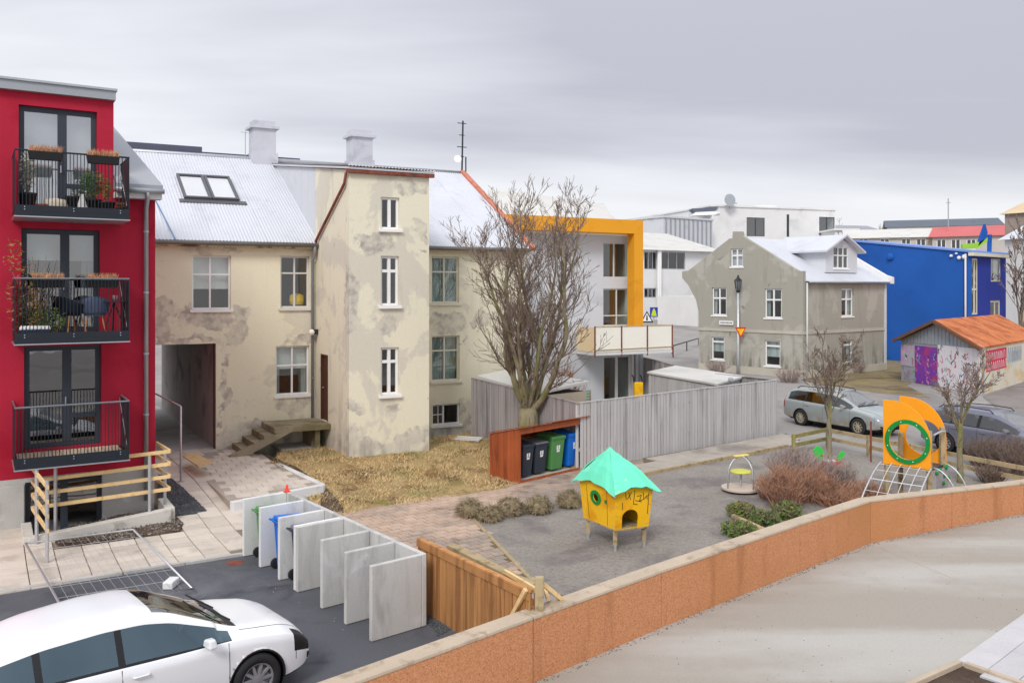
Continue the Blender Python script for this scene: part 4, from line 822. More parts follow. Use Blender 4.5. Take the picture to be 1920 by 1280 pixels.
b = MB(); b.lathe([(.09, 0), (.09, .02)], q+V((0, 0, .03)), 12); b.build('base_plate', m_galv, hr)
b = MB(); p = [gpz(*k, .33) for k in ((342, 856), (366, 850), (400, 868), (372, 876))]; b.prism([v+V((0, 0, .006)) for v in p], (0, 0, .025)); tag(b.build('plywood_sheet', mat('plywood', rgb(206, 176, 130), .85, .1, 2, [(rgb(170, 140, 100), 2, .5, .7)])), 'weathered plywood sheet lying on the paving at the passage', 'board')
# ---------------------------------------------------------------- modern neighbour with the orange frame
NF = Fr(dp(1185, 542, 40), (.883, .469)); S = lambda px, t=0.: NF.s_at(px, t)
mod = thing('modern_house', NF.P(-1, 0, 0), 'pale grey flat fronted house with a big orange portal frame and corner glazing', 'house')
nh = [prect(NF, 1131, 455, 1181, 521), prect(NF, 1131, 541, 1181, 611), prect(NF, 1130, 665, 1184, 752)]
nh[2] = (nh[2][0], nh[2][1], .12, nh[2][3]); NZ = prect(NF, 1131, 443, 1181, 600)[3]; NL = S(960)
wall(mod, 'wall', NF, rect(NL, S(1184), -.1, NZ), nh, m_lgrey, .3)
b = MB(); b.fb(NF, S(1184)-.02, S(1184)+.12, -5, .05, -.1, NZ); b.build('corner_post', m_offw, mod)
b = MB(); b.fb(NF, NL, NL+.3, -9, -.31, -.1, NZ); b.build('wall', m_lgrey, mod)
b = MB(); b.fb(NF, NL-.1, S(1184)+.2, -9, .25, NZ+.003, NZ+.16); b.build('roof', m_white, mod)
window(mod, NF, nh[0], (.42,), (), t=-.06, fm=m_offw, gm=m_glassg, room=4, curtain=.12); window(mod, NF, nh[1], (.52,), (.72,), t=-.06, fm=m_offw, gm=m_glassg, room=4); window(mod, NF, nh[2], (.5,), (), t=-.06, fm=m_offw, gm=m_glassg, fw=.12, mull=.14, room=3, name='patio_door')
b = MB(); zt = prect(NF, 1190, 413, 1206, 608, .9); z2 = prect(NF, 1130, 413, 1180, 437, .9); FT = .9
a0, a1 = NF.s_at(940, FT), NF.s_at(1206, FT); zt0 = zt[3]
b.fb(NF, a0, a1, FT-.55, FT, zt0-.62, zt0); b.fb(NF, a1-.5, a1, FT-.548, FT-.002, 2.53, zt0-.622); b.build('portal_frame', m_orange, mod)
bt = 1.6; bz0, bz1 = 2.52, 3.62; b0, b1 = NF.s_at(1116, bt), NF.s_at(1261, bt)
b = MB(); b.fb(NF, b0, b1, .06, bt, bz0-.12, bz0); o = b.build('balcony', m_offw, mod)
n = 3; w = (b1-b0)/n
for i in range(n):
    b = MB(); b.fb(NF, b0+w*i+.04, b0+w*(i+1)-.04, bt-.05, bt-.02, bz0+.03, bz1); b.build('panel', mat('pale_balcony_panel', rgb(238, 234, 222), .6, .04, 1, bump=None), o)
b = MB(); b.fb(NF, b0, b0+.04, .1, bt-.06, bz0+.03, bz1); b.build('panel', mat('yellowed_panel', rgb(232, 208, 168), .6, .05, 1, bump=None), o)
for i in range(n+1): b = MB(); b.fb(NF, b0+w*i-.02, b0+w*i+.02, bt-.05, bt+.01, bz0-.2, bz1+.06); b.build('post', m_rust, o)
b = MB(); b.tube([NF.P(b0, bt-.02, bz1+.03), NF.P(b1, bt-.02, bz1+.03)], .025, 6); b.tube([NF.P(b0, bt+.01, bz0+.12), NF.P(b1, bt+.01, bz0+.16)], .018, 6); b.build('rail', m_oldw, o)
for k in (1, 2.1): b = MB(); b.fb(NF, S(1184)+.25*k, S(1184)+.25*k+.16, -.2, .0, -.1, bz0-.13); b.build('pillar', m_lgrey, mod)
rp = [dp(915, 360, 47), dp(1132, 388, 52), dp(1175, 447, 45), dp(925, 447, 42)]
b = MB(); b.prism(rp, (0, 0, .2)); b.build('upper_roof', m_roofp, mod)
b = MB(); b.prism([rp[0], rp[3], V((rp[3].x, rp[3].y, 6)), V((rp[0].x, rp[0].y, 6))], (.2, .1, 0)); b.build('upper_wall', m_whitew, mod)
# ---------------------------------------------------------------- grey gabled house
GC, GLp, GRp = gp(1505, 708), gp(1310, 692), gp(1660, 692)
GL = Fr(GLp, (GC-GLp).xy); GR = Fr(GC, (GRp-GC).xy); LL = (GC-GLp).length; LR = (GRp-GC).length
gh = thing('grey_gabled_house', GC, 'bare grey cement house with stepped gable, white windows and white dormer', 'house')
out = [(1310, 696), (1310, 585), (1305, 562), (1290, 534), (1279, 521), (1279, 509), (1291, 507), (1368, 447), (1373, 447), (1374, 434), (1390, 434), (1391, 442), (1497, 508), (1506, 508), (1506, 540), (1505, 712)]
out2 = [GL.sz(*p) for p in out]
hs = [prect(GL, *p) for p in ((1370, 466, 1393, 500), (1335, 539, 1362, 591), (1434, 541, 1466, 596), (1334, 631, 1358, 674), (1434, 638, 1463, 686))]
wall(gh, 'gable_wall', GL, out2, hs, m_ghouse, .3)
for i, h in enumerate(hs): window(gh, GL, h, (.5,) if i < 3 else (), (.38,) if i < 3 else (.22,), t=-.08, sill=.05, room=1.5, curtain=.2 if i in (1, 2) else 0, blind_or_reflection=.0 if i < 3 else .65, bm=m_curt, fw=.08, mull=.09)
GE_ = GR.sz(1506, 527)[1]; PK = GL.sz(1382, 440); RIDGE = PK[1]-.15
hr_ = [prect(GR, 1578, 541, 1600, 593), prect(GR, 1579, 637, 1599, 680)]
b = MB(); b.slab(rect(.02, LR, -.1, GE_), [rect(*h) for h in hr_], lambda a, z: GR.P(a, 0, z), GR.n*-.3); b.build('side_wall', m_ghouse, gh)
for i, h in enumerate(hr_): window(gh, GR, h, (.5,) if i == 0 else (), (.38,) if i == 0 else (.22,), t=-.08, sill=.05, room=1.5, curtain=.25, fw=.08, mull=.09)
m_band = mat('smooth_cement_band', rgb(186, 181, 168), .9, .08, 1)
zb = GL.sz(1400, 620)[1]; b = MB(); b.fb(GL, .02, LL-.02, .002, .05, zb-.09, zb+.09); b.build('string_course', m_band, gh); b = MB(); b.fb(GR, 0, LR, .002, .05, zb-.09, zb+.09); b.build('string_course', m_band, gh)
b = MB(); b.fb(GR, LR-.16, LR+.06, .003, .06, -.05, GE_); b.build('quoin', m_lgrey, gh)
b = MB(); b.fb(GL, .02, LL-.02, .002, .07, -.05, .42); b.build('plinth', m_band, gh); b = MB(); b.fb(GR, 0, LR, .002, .07, -.05, .42); b.build('plinth', m_band, gh)
half = LL-PK[0]; m1 = PK[0]
def gpt(a, q, z): return GLp+GL.u*a+GR.u*q+V((0, 0, z))         # a across the gable, q back along the side
b = MB(); b.prism([gpt(LL+.25, .25, GE_-.02), gpt(m1, .25, RIDGE), gpt(-.3, .25, GE_+.1)], GR.u*(LR-.3)); rf = b.build('roof', m_roofw, gh)
for q0, q1 in ((LR-.05, LR+.25),):
    b = MB(); b.prism([gpt(LL+.45, q0, GE_-.12), gpt(LL+.45, q0, GE_+.3), gpt(LL, q0, GE_+.45), gpt(m1, q0, RIDGE+.3), gpt(-.3, q0, GE_+.3), gpt(-.3, q0, GE_-.1)], GR.u*(q1-q0)); b.build('parapet_gable', m_whitew, gh)
b = MB(); b.tube([gpt(LL+.3, .2, GE_-.05), gpt(LL+.3, LR, GE_-.05)], .07, 7); b.build('gutter', m_zinc, gh, True)
pp = GR.P(.3, .1, 0); downpipe(gh, [pp+V((0, 0, GE_-.1)), pp], .055, m_offw)
b = MB(); b.prism([gpt(LL-.03, LR-.3, -.1), gpt(LL-.03, LR-.3, GE_-.13), gpt(0, LR-.3, GE_-.13), gpt(0, LR-.3, -.1)], GR.u*.28); b.build('rear_wall', m_ghouse, gh)
# dormer facing the street
dq0, dq1 = GR.s_at(1548, -.6), GR.s_at(1607, -.6); DT = -.6
DF = Fr(GR.P(0, DT, 0), GR.u.xy); dz0 = DF.sz(1575, 511)[1]; dz1 = DF.sz(1575, 466)[1]; dzp = DF.sz(1577, 447)[1]
dw = prect(DF, 1563, 463, 1591, 503); dor = wall(gh, 'dormer_wall', DF, [(dq0, dz0), (dq1, dz0), (dq1, dz1), ((dq0+dq1)/2, dzp), (dq0, dz1)], [dw], m_lgrey, .15)
window(gh, DF, dw, (.33, .67), (.4,), t=-.05, sill=.05, room=.9, fw=.06, mull=.07)
for a in (dq0, dq1-.12): b = MB(); b.fb(DF, a+.002, a+.118, -3.2, -.151, dz0-.2, dz1); b.build('dormer_wall', m_lgrey, gh)
mid = (dq0+dq1)/2
for e, sgn in ((dq0-.45, 1), (dq1+.4, -1)):
    ze = dz1-.28; b = MB(); b.prism([DF.P(e, .4, ze), DF.P(mid, .4, dzp+.12), DF.P(mid, -4.2, dzp+.12), DF.P(e, -4.2, ze)], (0, 0, .12)); b.build('dormer_roof', m_roofw, gh)
b = MB(); o = GL.sz(1363, 605); b.fb(GL, o[0]-.52, o[0]+.52, .06, .09, o[1]-.13, o[1]+.13); sg = b.build('street_name_plate', m_white, gh)
b = MB()
for k in range(9):
    a = o[0]-.42+k*.1; b.fb(GL, a, a+.055, .091, .095, o[1]-.05, o[1]+.05)
b.build('lettering', m_ink, sg)
# ---------------------------------------------------------------- blue building
BLp = dp(1598, 542, 67); BCp = dp(1815, 542, 58); BRp = dp(1886, 542, 62.5); BLp.z = BCp.z = BRp.z = 0
BL = Fr(BLp, (BCp-BLp).xy); BR = Fr(BCp, (BRp-BCp).xy); lb = (BCp-BLp).length; lbr = (BRp-BCp).length
blu = thing('blue_building', BCp, 'bright blue rendered building with a blank long side and white window strip', 'building')
z0, z1 = BL.sz(1606, 452)[1], BL.sz(1814, 473)[1]
b = MB(); b.prism([BL.P(0, 0, -.1), BL.P(lb, 0, -.1), BL.P(lb, 0, z1), BL.P(0, 0, z0)], BL.n*-.4); b.build('side_wall', m_blue, blu)
bh = [prect(BR, 1816, 484, 1834, 590), prect(BR, 1858, 485, 1877, 528), prect(BR, 1857, 563, 1876, 602)]
wall(blu, 'front_wall', BR, rect(.03, lbr, -.1, z1-.1), bh, m_blue2, .3)
m_ivory = mat('ivory_frame', rgb(214, 210, 190), .7, .05, 2, bump=None)
window(blu, BR, bh[0], (.36, .68), (.55,), t=-.05, fm=m_ivory, fw=.12, mull=.14, room=.12, blind_or_reflection=.0); window(blu, BR, bh[1], (), (), t=-.05, fm=m_ivory, fw=.1, room=1, curtain=.4); window(blu, BR, bh[2], (.5,), (), t=-.05, fm=m_ivory, fw=.14, room=1)
b = MB(); b.prism([BL.P(-.1, .1, z0), BL.P(lb+.1, .1, z1), BR.P(lbr, .3, z1), BR.P(lbr, -9, z0)], (0, 0, .12)); b.build('roof', mat('pale_blue_edge', rgb(120, 150, 214), .6, .04, 1, bump=None), blu)
b = MB(); b.fb(BR, -.1, lbr+.15, .05, .4, z1-.24, z1-.02); b.build('fascia', m_ivory, blu)
downpipe(blu, [BL.P(lb-.1, .12, z1-.1), BL.P(lb-.1, .12, 0)], .06, m_offw)
a, z = BL.sz(1670, 482); b = MB(); b.lathe([(.3, 0), (.3, .05), (.18, .2), (.1, .22)], BL.P(a, .01, z), 12, BL.n); b.build('wall_vent', m_blue, blu)
a, z = BL.sz(1797, 482); b = MB()
for k, (da, dz, r) in enumerate(((-.5, .1, .1), (.1, -.05, .13), (.5, 0, .16), (-.1, .25, .07))): b.lathe([(r, 0), (r, .1), (r*.5, .16)], BL.P(a+da, .02, z+dz), 8, BL.n)
b.build('floodlight', m_white, blu)
sc = thing('roof_sculpture', BR.P(1.6, -1.5, z1+.1), 'blue and green sail shaped ornament standing on the roof of the blue building', 'ornament')
q = lambda x, y: dp(x, y, 60.5); b = MB(); b.prism([q(1834, 462), q(1838, 448), q(1848, 420), q(1852, 436), q(1850, 446)], (0, .3, 0)); b.build('blue_sail', m_blue, sc); b = MB(); b.prism([q(1805, 458), q(1834, 455), q(1855, 444), q(1852, 452), q(1832, 466), q(1805, 466)], (0, .3, 0)); b.build('green_band', flat('lime_paint', rgb(150, 196, 60)), sc); b = MB(); b.tube([q(1855, 475), q(1856, 440)], .15, 7); b.build('blue_post', m_blue, sc)
# ---------------------------------------------------------------- graffiti shed
SLp, SRp = gp(1690, 713), gp(1841, 739); SF_ = Fr(SLp, (SRp-SLp).xy); S2u = (gp(1920, 714)-SRp).normalized(); SS = Fr(SRp, S2u.xy); ls = (SRp-SLp).length
shed = thing('graffiti_shed', SLp, 'small corrugated shed covered in graffiti under a rusty orange roof', 'shed')
ez, pk = 2.38, 3.5; slen = 13.
m_tin = mat('dull_tin', rgb(150, 156, 166), .6, .08, 1.5, [(rgb(122, 116, 120), 1.2, .5, .7), (rgb(176, 110, 150), .9, .6, .7, (1, 1, 1), .7)], bump=None)
b = MB(); b.prism([SF_.P(0, 0, -.1), SF_.P(ls, 0, -.1), SF_.P(ls, 0, ez), SF_.P(ls/2, 0, pk), SF_.P(0, 0, ez)], -SF_.n*.15); b.build('front_wall', m_tin, shed)
k = 22
for i in range(k):                                              # corrugated strips of the gable
    a0 = ls*i/k; a1 = ls*(i+1)/k; zz_ = lambda a: ez+(pk-ez)*(1-abs(a-ls/2)/(ls/2))-.05
    b = MB(); b.prism([SF_.P(a0+.02, .004, ez-.12), SF_.P(a1-.02, .004, ez-.12), SF_.P(a1-.02, .004, zz_(a1)), SF_.P(a0+.02, .004, zz_(a0))], SF_.n*.03); b.build('corrugation', m_tin, shed)
dr = (SF_.s_at(1717), SF_.s_at(1757)); m_graf = mat('graffiti_door', rgb(120, 60, 160), .8, .1, 1, [(rgb(176, 60, 120), .9, .48, .6, (1, 1, .5)), (rgb(206, 150, 170), 2.6, .58, .64), (rgb(90, 40, 110), 3, .6, .66)], bump=None)
b = MB(); b.fb(SF_, dr[0], dr[1], .01, .05, .05, 2.12); b.build('door', m_graf, shed)
m_graf2 = mat('scrawled_white_sheet', rgb(216, 212, 218), .8, .05, 1, [(rgb(168, 158, 168), 2.1, .55, .6, (1, 1, .4)), (rgb(206, 120, 130), 1.4, .64, .68), (rgb(170, 200, 190), 1.1, .62, .68, (1, 1, 1), .8)], bump=None)
n = 6; a0 = dr[1]+.1; rr_g = random.Random(8)
for i in range(n):
    w = (ls-a0)/n; b = MB(); b.fb(SF_, a0+w*i+.006, a0+w*(i+1)-.006, .01, .045, .0, 2.28); b.build('sheet', m_graf2, shed)
for cn_, cc_ in (('magenta_spray', rgb(196, 90, 150)), ('black_spray', rgb(70, 64, 76)), ('crimson_spray', rgb(196, 60, 80)), ('teal_spray', rgb(120, 176, 168))):
    for k in range(13):
        x = rr_g.uniform(.2, ls-.7); z = rr_g.uniform(.3, 1.85)
        if dr[0]-.4 < x < dr[1]+.1 and cn_ == 'black_spray': continue
        b = MB(); pts = [SF_.P(x, .052, z)]
        for q in range(4): pts.append(pts[-1]+SF_.u*rr_g.uniform(-.12, .22)+V((0, 0, rr_g.uniform(-.25, .25))))
        for p, q in zip(pts[:-1], pts[1:]): b.bar(p, q, .035, .004, SF_.n)
        b.build('graffiti_tag', flat(cn_, cc_), shed)
b = MB(); b.fb(SF_, 0, dr[0]-.08, .01, .03, .9, 2.1); b.build('sheet', mat('pink_scrawled_sheet', rgb(170, 168, 182), .8, .05, 1, [(rgb(206, 130, 180), 1.2, .5, .6), (rgb(226, 222, 228), 2, .58, .64)], bump=None), shed)
b = MB(); b.fb(SS, .02, slen, -.15, 0, -.1, ez); b.build('side_wall', mat('side_plaster', rgb(216, 208, 190), .85, .06, 1, [(rgb(214, 190, 150), .6, .48, .62, (1, 1, 2)), (rgb(190, 216, 200), .9, .58, .66)]), shed)
rr = random.Random(11); g0, g1 = SS.s_at(1849), SS.s_at(1887)
b = MB(); b.fb(SS, g0, g1, .004, .008, 1.05, 2.15); gro = b.build('graffiti_field', mat('graffiti_red', rgb(206, 44, 78), .8, .1, 2, bump=None), shed)
b = MB()
for row, zc in ((0, 1.82), (1, 1.32)):
    x = g0+.12
    while x < g1-.3:
        w = rr.uniform(.24, .42); pts = [(x, zc-.2), (x+w*.1, zc+.2), (x+w*.6, zc+rr.uniform(-.05, .2)), (x+w*.7, zc-.2)]
        for p, q_ in zip(pts[:-1], pts[1:]): b.bar(SS.P(p[0], .012, p[1]), SS.P(q_[0], .012, q_[1]), .05, .004, SS.n)
        x += w+.08
b.build('graffiti_letters', m_offw, gro)
b = MB(); x = SS.s_at(1889)
while x < SS.s_at(1914):
    w = rr.uniform(.2, .4)
    for p, q_ in zip([(x, 1.3), (x+w*.4, 2.1), (x+w, 1.7)], [(x+w*.4, 2.1), (x+w, 1.7), (x+w*.5, 1.25)]): b.bar(SS.P(p[0], .012, p[1]), SS.P(q_[0], .012, q_[1]), .09, .004, SS.n)
    x += w+.1
b.build('graffiti_letters', flat('grey_blue_spray', rgb(160, 172, 190)), shed)
b = MB(); b.fb(SS, .02, .3, .003, .03, 0, ez-.15); b.build('corner_board', mat('ochre_board', rgb(206, 160, 96), .8, .1, 2), shed)
ed = .35
pk0 = SF_.P(ls/2, .3, pk+.05); dirb = S2u*(slen+.3)
vR = SF_.P(ls+.3, .3, ez-.1)-pk0; vL = SF_.P(-.3, .3, ez-.1)-pk0
b = MB(); b.prism([pk0, pk0+vR, pk0+vR+dirb, pk0+dirb], (0, 0, .05)); r1 = b.build('roof', m_roofr, shed)
b = MB(); b.prism([pk0, pk0+vL, pk0+vL+dirb, pk0+dirb], (0, 0, .05)); b.build('roof', m_roofr, shed)
corrugated(r1, pk0+vR+V((0, 0, .09)), S2u, -vR, slen, m_roofr, .9, .16, .02)
for v in (vR, vL): b = MB(); b.bar(pk0+SF_.n*.05, pk0+v+SF_.n*.05, .08, .16); b.build('barge_board', mat('dark_brown_board', rgb(110, 80, 62), .85, .15, 3), shed)
# ---------------------------------------------------------------- buildings further off
def block(name, label, cat, x0, d0, x1, d1, yt, depth, m, wins=(), roof=None, rh=0., rm=None, zb=None, over=.4, fm=None, gm=None, cols=(.5,)):
    A = dp(x0, 542, d0); B_ = dp(x1, 542, d1); fr = Fr(A, (B_-A).xy); l = (V((B_.x, B_.y, 0))-V((A.x, A.y, 0))).length; zt = CH+(HY-yt)/F*(d0+d1)/2
    zb = hill(A.x, min(d0, d1))-.5 if zb is None else zb; o = thing(name, fr.P(l/2, 0, zb), label, cat); hs = [prect(fr, *w) for w in wins]
    wall(o, 'wall', fr, rect(0, l, zb, zt), hs, m, .3)
    for a in (0, l-.3): b = MB(); b.fb(fr, a+.002, a+.298, -depth, -.301, zb, zt); b.build('wall', m, o)
    for h in hs: window(o, fr, h, cols, (), t=-.08, room=1.5, fm=fm or m_white, gm=gm or m_glass, fw=.12, mull=.14)
    if roof == 'flat' or roof is None: b = MB(); b.fb(fr, -over, l+over, -depth-over, over, zt+.002, zt+.3); b.build('roof', rm or m, o)
    else:
        b = MB(); e = zt+.002; b.prism([fr.P(-over, over, e), fr.P(-over, -depth/2, e+rh), fr.P(-over, -depth-over, e)], fr.u*(l+2*over)); b.build('roof', rm or m_roofp, o)
    return o, fr, l, zt
block('annex', 'pale grey lean-to annex with a scrawled door beside the grey gabled house', 'annex', 1233, 104, 1308, 100, 560, 9, m_offw, zb=.3, over=.01)
o, fr, l, zt = block('school_building', 'white two storey building with window bands and broad pale roof behind the orange frame', 'building', 1150, 108, 1345, 118, 470, 22, m_whitew, ((1208, 472, 1232, 505), (1237, 472, 1285, 505), (1208, 540, 1231, 558)), 'gable', 3.2, m_roofp, over=.9, fm=m_zinc, cols=(.34, .67))
for px in (1235, 1238): b = MB(); a = fr.s_at(px, .5); b.tube([fr.P(a, .5, 1), fr.P(a, .5, zt)], .18, 8); b.build('column', m_white, o)
o, fr, l, zt = block('white_flat_block', 'large white flat roofed block with dark framed windows on the skyline', 'building', 1335, 150, 1566, 158, 391, 30, m_whitew, ((1400, 408, 1434, 443), (1475, 402, 1480, 444), (1536, 407, 1565, 441)), 'flat', fm=m_anth, gm=m_glassd, over=.2)
b = MB(); a = fr.s_at(1500); b.lathe([(5, 0), (4.4, .7), (2.5, 1.3), (0, 1.5)], fr.P(a, -12, zt+.3), 24); b.build('roof_dome', m_white, o, True)
o, fr, l, zt = block('ribbed_metal_block', 'pale ribbed metal block on the skyline left of the white block', 'building', 1244, 140, 1336, 147, 411, 25, m_lgrey, over=.2)
for i in range(11): b = MB(); a = l*(i+.5)/11; b.fb(fr, a-.12, a+.12, .003, .15, 2, zt-.1); b.build('rib', m_grey, o)
t = thing('roof_hatch', dp(1324, 402, 150), 'tilted dark roof light standing above the ribbed metal block', 'roof light'); q = lambda x, y, d=150: dp(x, y, d)
b = MB(); b.prism([q(1298, 391), q(1347, 388), q(1341, 396), q(1304, 398)], (0, 3, 0)); b.build('glazing', m_roofd, t); b = MB(); b.prism([q(1304, 398), q(1341, 396), q(1350, 399), q(1340, 403), q(1300, 404)], (0, 3, 0)); b.build('frame', m_white, t)
t = thing('roof_antenna', dp(1368, 391, 152), 'grey dish antenna cluster on the roof of the white block', 'antenna'); b = MB(); b.lathe([(.3, 0), (1.0, .3), (1.1, .5)], q(1366, 376), 14, (.3, -1, .1)); b.build('dish', m_zinc, t); b = MB(); b.tube([q(1368, 394), q(1368, 374)], .12, 6); b.tube([q(1362, 382), q(1382, 381)], .1, 6); b.build('mast', m_zinc, t)
def gable_far(name, label, x0, d0, x1, d1, ye, yr, m, rm, wins=(), depth=12): 
    A = (d0+d1)/2; return block(name, label, 'building', x0, d0, x1, d1, ye, depth, m, wins, 'gable', (ye-yr)/F*A, rm, over=.5)
gable_far('pale_roofed_terrace', 'long low terrace with pale roof beyond the blue building, left of the red roof', 1588, 132, 1748, 128, 446, 425, mat('beige_render', rgb(196, 188, 176), .85, .06, .6), m_roofp, [(x, 447, x+18, 462) for x in (1610, 1650, 1690, 1718)])
gable_far('red_roofed_terrace', 'long low terrace with faded red roof beyond the blue building', 1748, 127, 1885, 122, 443, 419, mat('beige_render2', rgb(190, 184, 178), .85, .06, .6), m_roofpink, [(x, 448, x+18, 468) for x in (1756, 1783, 1812)])
b = MB(); b.tube([dp(1778, 425, 128), dp(1778, 372, 128)], .09, 6); b.tube([dp(1774, 380, 128), dp(1782, 380, 128)], .05, 5); tag(b.build('radio_mast', m_zinc), 'thin pole antenna rising behind the red roofed terrace', 'antenna')
block('dark_roofed_hall', 'long dark slate roofed hall on the skyline behind the red roofed terrace', 'building', 1664, 190, 1880, 182, 424, 16, m_offw, (), 'gable', 2.1, m_roofd)
block('grey_roofed_hall', 'grey roofed hall with trees behind it on the skyline beside the white block', 'building', 1560, 186, 1668, 190, 436, 16, m_offw, (), 'gable', 2.2, mat('mid_grey_roof', rgb(150, 152, 160), .7, .08, .3, bump=None))
block('colonnade_block', 'pale low block with a row of thin window bays behind the dormer', 'building', 1566, 150, 1606, 150, 432, 10, m_whitew, [(x, 434, x+4, 445) for x in range(1570, 1604, 8)], 'flat', cols=())
block('white_corner_house', 'white walled house behind the bare tree at the right edge', 'house', 1884, 72, 2010, 66, 446, 10, m_offw, ((1908, 610, 1916, 640),), 'gable', 2.5, m_roofw, zb=-.2)
block('brown_tower_block', 'tan roofed brown building rising behind the white house at the right edge', 'building', 1884, 92, 2020, 86, 397, 12, mat('brown_render', rgb(150, 138, 130), .85, .08, .6), (), 'gable', 2.0, mat('tan_roof', rgb(206, 184, 150), .8, .06, .5, bump=None), zb=0)
# ---------------------------------------------------------------- retaining wall
rw = thing('retaining_wall', WP[3], 'orange pebble dashed retaining wall with pale concrete coping along the driveway', 'wall')
WH = [.9, .9, .9, .91, .9, .74, .6]
for i in range(len(WP)-1):
    p, q, pi, qi = WP[i], WP[i+1], WI[i], WI[i+1]; m = 2 if i in (0, 3, 4) else 1
    for k in range(m):
        L_ = lambda a, b_, f: a+(b_-a)*f
        f0, f1 = k/m+.0015, (k+1)/m-.0015; h0 = WH[i]+(WH[i+1]-WH[i])*f0; h1 = WH[i]+(WH[i+1]-WH[i])*f1
        a, c, ai, ci = L_(p, q, f0), L_(p, q, f1), L_(pi, qi, f0), L_(pi, qi, f1); Z = lambda z: V((0, 0, z))
        b = MB(); b.hexa([a+Z(-.2), c+Z(-.2), ci+Z(-.2), ai+Z(-.2), a+Z(h0-.05), c+Z(h1-.05), ci+Z(h1-.05), ai+Z(h0-.05)]); b.build('wall_panel', m_pebble, rw)
        o_ = (a-ai).normalized()*.012; b = MB(); b.hexa([a+o_+Z(h0-.049), c+o_+Z(h1-.049), ci-o_+Z(h1-.049), ai-o_+Z(h0-.049), a+o_*.6+Z(h0), c+o_*.6+Z(h1), ci-o_+Z(h1), ai-o_+Z(h0)]); b.build('coping', m_coping, rw, bevel=.012)
# ---------------------------------------------------------------- board fences
def fence(name, P, Q, h0, h1, m, label, bw=.13, gap=.014, th=.022, cap=True, front=None, zf=None, rails=(.3, .8), capm=None, post=1.8):
    d = Q-P; l = V((d.x, d.y, 0)).length; u = V((d.x, d.y, 0))/l; n = V((u.y, -u.x, 0)); z0 = zf or (lambda a: P.z+(Q.z-P.z)*a/l); o = thing(name, P, label, 'fence'); k = max(1, round(l/bw)); w = l/k
    bm_ = MB(); bm_.box(-w/2+gap/2, w/2-gap/2, -th/2, th/2, 0, 1); me = mkmesh('board', bm_.v, bm_.f, m); ang = math.atan2(u.y, u.x)
    for i in range(k):
        a = w*(i+.5); c = V((P.x, P.y, 0))+u*a+n*random.uniform(-.004, .004); z = z0(a); h = h0+(h1-h0)*a/l+random.uniform(-.006, .006)
        b = link('board', me, o, (c.x, c.y, z)); b.rotation_euler = (random.uniform(-.006, .006), random.uniform(-.004, .004), ang+random.uniform(-.015, .015)); b.scale = (1, 1, h)
    for f in rails:
        b = MB(); b.bar(V((P.x, P.y, z0(0)+h0*f))-n*.045, V((Q.x, Q.y, z0(l)+h1*f))-n*.045, .05, .09); b.build('rail', m, o)
    if post:
        k = max(1, int(l/post))
        for i in range(k+1):
            a = l*i/k; c = V((P.x, P.y, 0))+u*a-n*.12; b = MB(); b.bar(c+V((0, 0, z0(a)-.1)), c+V((0, 0, z0(a)+(h0+(h1-h0)*a/l)*.97)), .09, .09, (0, 1, 0)); b.build('post', m, o)
    if cap:
        b = MB(); b.bar(V((P.x, P.y, z0(0)+h0+.02))-n*.02, V((Q.x, Q.y, z0(l)+h1+.02))-n*.02, .09, .03); b.build('cap_rail', capm or m, o)
    return o
FU = (F1-F0).normalized(); fl = Fr(F0, FU.xy); FC = fl.P(fl.s_at(1087), 0, 0)
FA = gpz(884, 815)
fence('board_fence', FC, F1, 1.95, 1.98, m_board, 'pale grey vertical board fence along the pavement', .14, .03)
fence('dark_board_fence', FA, FC+V((-.03, .05, 0)), 1.93, 1.93, m_boardd, 'weathered dark grey board fence behind the big bare tree', .13, .014)
fence('fence_return', F1+V((.02, .05, 0)), F1+V((-1.6, 2.6, 0)), 1.98, 1.95, m_boardd, 'short return of the board fence at its street end', .13, .014)
fence('far_board_fence', dp(1200, 542, 41)*V((1, 1, 0)), dp(1263, 542, 37)*V((1, 1, 0)), 2.0, 2.0, m_boardd, 'dark board fence below the balcony of the modern house', .16, .014) if False else None
q0 = dp(1198, 542, 41); q0.z = 0; q1 = dp(1263, 542, 37.5); q1.z = 0
fence('far_board_fence', q0, q1, 2.05, 1.95, m_boardd, 'dark board fence panel below the balcony of the modern house', .16, .014)
# sheds in the neighbouring yard
sh2 = thing('garden_shed', gp(1345, 722, 1.85)*V((1, 1, 0)), 'grey boarded garden shed with a flat white roof behind the pale fence', 'shed')
r_ = [gp(1213, 700, 1.9), gp(1345, 723, 1.9), gp(1397, 708, 1.9), gp(1266, 688, 1.9)]
b = MB(); b.prism([p for p in r_], (0, 0, .07)); b.build('roof', m_roofp, sh2)
g = [p.lerp(sum(r_, V())/4, .05)*V((1, 1, 0)) for p in r_]
for i in range(4):
    p, q = g[i], g[(i+1) % 4]; k = max(1, round((q-p).length/.14)); d = (q-p)/k
    if i in (2, 3): b = MB(); b.bar(p+V((0, 0, .94)), q+V((0, 0, .94)), .05, 1.88); b.build('wall', m_board, sh2); continue
    for j in range(k): b = MB(); b.bar(p+d*(j+.06)+V((0, 0, .94)), p+d*(j+.94)+V((0, 0, .94)), .03, 1.88); b.build('board', m_board, sh2)
b = MB(); fo = gp(1370, 713, 1.97); b.lathe([(.1, 0), (.09, .08), (.03, .12)], fo, 10); b.build('roof_vent', m_zinc, sh2)
dF = (FC-FA)*V((1, 1, 0)); dn = V((dF.y, -dF.x, 0)).normalized()*-1
sh1 = thing('yard_shed', FA-dn*.2, 'low shed with a white roof behind the dark fence and the bare tree', 'shed')
